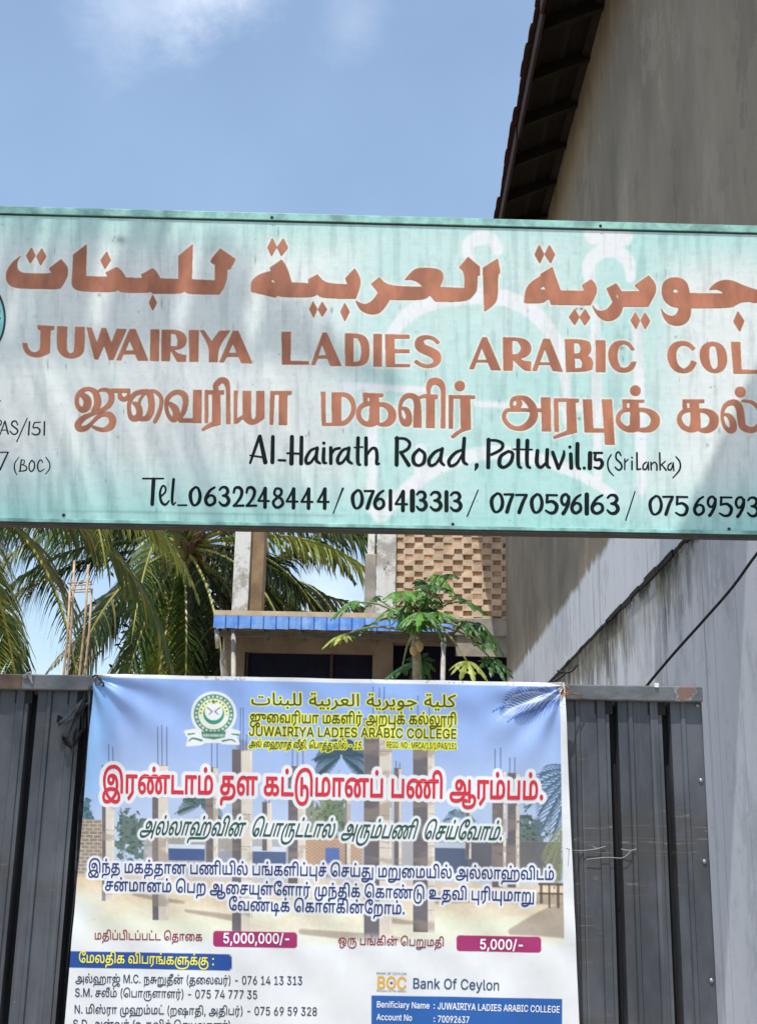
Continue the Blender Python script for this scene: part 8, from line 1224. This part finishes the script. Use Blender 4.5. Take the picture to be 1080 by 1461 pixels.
# ------------------------------------------------------------------ coconut palms
m_leaf = attr_mat('palm_leaf', rough=.42, var=.3, scale=2.5, spec=.5, trans=.16)
m_trunk = plain('palm_trunk', L3(128, 112, 94), .9, 0, .35, 6, .5, (1, 1, 5))
def frond_mesh(mb, base, az, el, ln, droop, rnd, hue, leaf=.8, hang=1.5, nl=74, twist=0, wide=.058, dead=0):
    """one leaf: a bent midrib with two rows of leaflets hanging from it"""
    d = Vector((math.cos(az) * math.cos(el), math.sin(az) * math.cos(el), math.sin(el))); p = Vector(base); pts = [p.copy()]; n = 16
    for i in range(n):
        d = (d + Vector((0, 0, -1)) * droop * (i / n + .25) / n * 2.2).normalized(); p = p + d * (ln / n); pts.append(p.copy())
    rc = lin((170, 168, 84)) if not dead else lin((150, 116, 76))
    mb.tube(pts, [.032 * (1 - .85 * i / n) + .004 for i in range(n + 1)], 5, tuple(rc * rnd.uniform(.7, 1.1)))
    for i in range(nl):
        s = .12 + .88 * (i + .5) / nl; f = s * n; k = min(int(f), n - 1); q = pts[k].lerp(pts[k + 1], f - k); t = (pts[k + 1] - pts[k]).normalized()
        side = t.cross(Vector((0, 0, 1)))
        if side.length < .08: side = Vector((-math.sin(az), math.cos(az), 0))
        side.normalize(); upv = side.cross(t); ll = leaf * (math.sin(min(1, (s - .05) * 1.12) * math.pi * .86 + .3)) * rnd.uniform(.85, 1.1)
        if ll < .05: continue
        for sg in (-1, 1):
            if rnd.random() < .04: continue
            sd = side * sg; dv = (sd * rnd.uniform(.62, .8) + t * rnd.uniform(.45, .65) + upv * rnd.uniform(.0, .25)).normalized()
            c = q.copy(); W = wide * rnd.uniform(.8, 1.15); vs = []; seg = 4
            wv = t.cross(dv).normalized(); wv = (t * .8 + wv * .5).normalized()
            for j in range(seg + 1):
                u = j / seg; w = W * (1 - u) ** .7 * (1 if j else .6) + .002
                vs += [c - wv * w / 2, c + wv * w / 2]
                dv = (dv + Vector((0, 0, -1)) * hang * (.35 + u) * rnd.uniform(.35, .6)).normalized(); c = c + dv * ll / seg
            col = hue * rnd.uniform(.6, 1.3); 
            if rnd.random() < .12: col = col * .6 + lin((190, 176, 96)) * .4
            if dead: col = lin((150, 120, 82)) * rnd.uniform(.5, 1.1)
            mb.add(vs, [(2 * j, 2 * j + 1, 2 * j + 3, 2 * j + 2) for j in range(seg)], tuple(np.clip(col, 0, .8)))
G_SHADE, G_MID, G_YEL = lin((38, 56, 27)), lin((76, 100, 42)), lin((150, 160, 70))  # the darkest green has the shade inside the crowns put into it
def palm(label, crown, trunk_base, ln, fronds, seed, nuts=6, lean=.4, tr=.16):
    rnd = random.Random(seed); C = Vector(crown)
    P = thing('coconut_palm', label, 'palm tree', trunk_base, 'coconut palms around the yard')
    B = Vector(trunk_base); pts = []; 
    for i in range(13):
        u = i / 12; p = B.lerp(C - Vector((0, 0, .15)), u); p += Vector((lean * math.sin(u * math.pi) * .5, 0, 0)); pts.append(p)
    m = MB(); m.tube(pts, [tr * (1.35 - .5 * min(1, i / 4) - .15 * i / 12) for i in range(13)], 12); m.build('trunk', m_trunk, P, True)
    m = MB()
    for i in range(26):
        a = rnd.uniform(0, 6.28); h = rnd.uniform(-.5, .25); d = Vector((math.cos(a), math.sin(a), rnd.uniform(.3, 1.2))).normalized(); p = C + Vector((math.cos(a) * tr * .8, math.sin(a) * tr * .8, h)); m.obox(p, p + d * rnd.uniform(.25, .5), .09, .025, col=tuple(lin((128, 92, 62)) * rnd.uniform(.5, 1.1)))
    m.build('fibre', attr_mat('palm_fibre', .9, .3), P)
    for i, fr in enumerate(fronds):
        az, el, l_, dr, hu = fr[:5]; dead = fr[5] if len(fr) > 5 else 0
        m = MB(); a0 = Vector((math.cos(az), math.sin(az), 0)) * tr * .6; frond_mesh(m, C + a0 + Vector((0, 0, .12 * el)), az, el, ln * l_, dr, rnd, hu, dead=dead); m.build('frond', m_leaf, P)
    for i in range(nuts):
        a = i * 6.28 / max(nuts, 1) + rnd.uniform(-.3, .3); m = MB(); m.sphere(C + Vector((math.cos(a) * .26, math.sin(a) * .26, -.25 + rnd.uniform(-.12, .08))), (.11, .11, .14), n=12, m=8); m.build('coconut', plain('coconut_husk', L3(134, 110, 58), .6, 0, .3), P, True)
    return P
def R(d): return math.radians(d)
def fan(n, seed, el0=-40, el1=80, hues=(G_SHADE, G_MID), l=(.85, 1.05), dr=(.8, 1.5)):
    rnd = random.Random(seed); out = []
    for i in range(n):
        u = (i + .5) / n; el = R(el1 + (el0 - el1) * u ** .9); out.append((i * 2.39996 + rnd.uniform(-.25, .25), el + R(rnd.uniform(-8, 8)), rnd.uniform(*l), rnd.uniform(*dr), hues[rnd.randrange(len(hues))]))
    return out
YP = HY + 3.4
c1 = on_y(262, 782, YP)
f1 = fan(22, 4, -30, 80) + [(R(190), R(22), 1.0, .9, G_MID), (R(170), R(30), 1.0, 1.0, G_SHADE), (R(200), R(5), 1.0, 1.2, G_MID),
    (R(268), R(-52), .92, .9, G_YEL), (R(250), R(-48), .9, .9, G_MID), (R(285), R(-46), .85, 1.0, G_MID), (R(225), R(-35), .95, 1.2, G_SHADE), (R(300), R(-30), .9, 1.2, G_SHADE), (R(320), R(-10), .95, 1.3, G_SHADE),
    (R(350), R(14), 1.05, 1.0, G_YEL), (R(5), R(28), 1.0, 1.05, G_MID), (R(340), R(-5), 1.0, 1.1, G_MID), (R(262), R(-62), .6, .6, G_MID, 1), (R(20), R(-40), .9, .8, G_SHADE), (R(60), R(-50), .9, .7, G_SHADE), (R(120), R(-45), .9, .7, G_SHADE)]
palm('coconut palm with hanging green fronds behind the white column of the house', c1, (c1.x - .2, YP, 0), 4.0, f1, 21, 8)
c2 = on_y(-70, 700, 14.0)
f2 = fan(13, 9, -40, 80, (G_MID, G_YEL)) + [(R(-20), R(38), 1.0, 1.25, G_YEL), (R(-35), R(22), 1.0, 1.2, G_MID), (R(-5), R(15), .95, 1.2, G_YEL), (R(-60), R(-10), .9, 1.2, G_MID), (R(-30), R(-20), .95, 1.2, G_MID), (R(-80), R(-25), .95, 1.0, G_SHADE)]
palm('coconut palm reaching in over the left gate leaf with yellow-green fronds', c2, (c2.x - .5, 14.3, 0), 3.7, f2, 31, 5)
c4 = on_y(330, 865, HY + 7)
palm('coconut palm behind the blue awning, its shade put into dark green fronds', c4, (c4.x, HY + 7, 0), 4.2, fan(24, 17, -50, 78, (G_SHADE,)), 51, 5)
# broad-leaved tree added as shade fill; its near-black leaf colour stands for the shade
rt = random.Random(90); TC = on_y(292, 900, HY + 4.9); DT = thing('shade_fill_tree', 'leafy tree added as dark shade fill between the palm and the awning', 'tree', (TC.x, HY + 4.9, 0))
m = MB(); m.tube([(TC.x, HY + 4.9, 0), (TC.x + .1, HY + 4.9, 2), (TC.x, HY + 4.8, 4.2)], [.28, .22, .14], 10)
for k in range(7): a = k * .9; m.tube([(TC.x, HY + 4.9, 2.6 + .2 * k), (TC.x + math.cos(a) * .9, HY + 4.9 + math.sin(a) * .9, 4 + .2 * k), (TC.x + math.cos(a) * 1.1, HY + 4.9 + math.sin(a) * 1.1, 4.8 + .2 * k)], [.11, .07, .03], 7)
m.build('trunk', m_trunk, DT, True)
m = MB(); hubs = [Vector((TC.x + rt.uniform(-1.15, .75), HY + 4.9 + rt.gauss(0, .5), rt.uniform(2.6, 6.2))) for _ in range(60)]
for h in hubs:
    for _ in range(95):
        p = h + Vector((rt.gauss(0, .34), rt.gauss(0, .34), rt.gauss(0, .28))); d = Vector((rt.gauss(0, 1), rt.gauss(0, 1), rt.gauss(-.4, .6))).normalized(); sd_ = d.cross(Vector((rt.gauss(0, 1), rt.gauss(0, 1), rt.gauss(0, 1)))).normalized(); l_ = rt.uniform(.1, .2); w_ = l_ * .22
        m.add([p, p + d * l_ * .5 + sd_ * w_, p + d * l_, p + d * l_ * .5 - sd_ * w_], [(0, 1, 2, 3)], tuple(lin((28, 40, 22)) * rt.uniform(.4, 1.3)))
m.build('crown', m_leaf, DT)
# a palm on the street side; its leaves put the soft shade on the board
c5 = Vector((-3.9, 1.7, 8.5))
palm('street coconut palm standing opposite the gate', c5, (-4.9, .4, 0), 3.3, [q for q in fan(26, 23, -30, 70, (G_MID,)) if math.cos(q[0]) < .0] + [(R(8), R(12), 1.0, .5, G_MID), (R(26), R(28), .9, .8, G_MID)], 61, 6, lean=.2)

# ------------------------------------------------------------------ papaya
PY_ = 11.0
m_pap = attr_mat('papaya_leaf', rough=.45, var=.3, scale=9, spec=.4, trans=.25)
PA = thing('papaya_tree', 'young papaya tree with lobed green leaves in front of the blue awning', 'tree', (on_y(592, 930, PY_).x, PY_, 0))
m_stem = plain('papaya_stem', L3(150, 142, 116), .8, 0, .3, 20, .3)
top = on_y(592, 900, PY_); m = MB(); bx = on_y(596, 1000, PY_).x; m.tube([(bx, PY_, 0), (bx + .01, PY_, 1.2), (bx, PY_, 2.3), on_y(595, 950, PY_), top, top + Vector((-.01, 0, .1))], [.07, .06, .05, .042, .036, .02], 10, (1, 1, 1)); m.build('trunk', m_stem, PA, True)
rp = random.Random(77)
def papaya_leaf(mb, c, dirv, size, col, tilt):
    """seven notched lobes round the stalk end"""
    u = dirv.normalized(); up_ = Vector((0, 0, 1)); sd = u.cross(up_); 
    if sd.length < .1: sd = Vector((1, 0, 0))
    sd.normalize(); nrm = sd.cross(u).normalized()
    for k in range(9):
        a = R(-150 + 300 * k / 8) + rp.uniform(-.08, .08); ll = size * (1.05 - .38 * abs(k - 4) / 4) * rp.uniform(.85, 1.1)
        d = u * math.cos(a) + sd * math.sin(a); e = d.cross(nrm).normalized()
        prof = [(0, .035), (.2, .05), (.42, .12), (.5, .10), (.62, .19), (.7, .10), (.84, .10), (1, .004)]
        vs = []
        for s, w in prof:
            dr = Vector((0, 0, -1)) * size * (.15 + tilt) * s * s; p = c + d * ll * s + dr
            vs += [p - e * w * ll + Vector((0, 0, -.1 * w * ll)), p + nrm * .012, p + e * w * ll + Vector((0, 0, -.1 * w * ll))]
        cl_ = tuple(np.clip(col * rp.uniform(.7, 1.25), 0, .7)); n_ = len(prof)
        mb.add(vs, [(3 * i + j, 3 * i + j + 1, 3 * i + j + 4, 3 * i + j + 3) for i in range(n_ - 1) for j in (0, 1)], cl_)
cg = lin((92, 140, 56)); cy_ = lin((166, 176, 84)); cd_ = lin((62, 104, 50))
leaves = [(160, 270, .26, cg), (290, 245, .2, cd_), (385, 305, .24, cg), (430, 215, .26, cg), (555, 160, .3, cd_), (640, 125, .25, cg), (560, 285, .28, cg), (520, 350, .24, cg), (610, 370, .22, cg), (790, 262, .27, cd_), (870, 392, .3, cd_), (790, 385, .2, cd_), (110, 450, .24, cy_), (240, 400, .2, cd_), (440, 625, .36, cd_), (540, 590, .24, cd_), (800, 600, .28, cy_), (940, 590, .3, cd_), (590, 240, .24, cg), (470, 290, .22, cg), (500, 395, .2, cg), (880, 500, .18, cd_), (545, 330, .26, cg), (600, 310, .22, cd_), (525, 210, .26, cg), (600, 180, .24, cd_), (480, 330, .24, cd_), (570, 240, .26, cg), (640, 330, .2, cg), (700, 120, .16, cd_), (480, 240, .2, cg)]
for i, (zx, zy, sz, col) in enumerate(leaves):
    px, py = 460 + zx / 3.857, 790 + zy / 3.857; dep = PY_ + rp.uniform(-.4, .35); c = on_y(px, py, dep)
    b0 = top + Vector((rp.uniform(-.03, .03), rp.uniform(-.03, .03), rp.uniform(-.05, .1))); hd = c - b0; out_ = Vector((hd.x, hd.y - .12, 0))
    if out_.length < .05: out_ = Vector((rp.uniform(-1, 1), -.6, 0))
    LM = MB(); papaya_leaf(LM, c, out_.normalized() * .7 + Vector((rp.uniform(-.25, .25), -.45, rp.uniform(-.75, -.2))), sz * .78 * rp.uniform(.85, 1.15), col, rp.uniform(.0, .45)); lf = LM.build('leaf', m_pap, PA)
    mid_ = b0.lerp(c, .55) + Vector((0, 0, .10 * hd.length * (1 if zy < 460 else 1.8))); C = catmull([tuple(b0), tuple(mid_), tuple(c)], 5); m = MB(); m.tube([Vector(q) for q in C], [.014 - .0007 * k for k in range(len(C))], 6, tuple(lin((150, 158, 110)))); m.build('stalk', m_pap, lf, True)
m = MB(); m.sphere(on_y(598, 922, PY_ - .08), (.04, .04, .055)); m.sphere(on_y(590, 928, PY_ - .08), (.035, .035, .05)); m.build('dry_bud', plain('dry_petiole', L3(176, 150, 104), .8), PA, True)
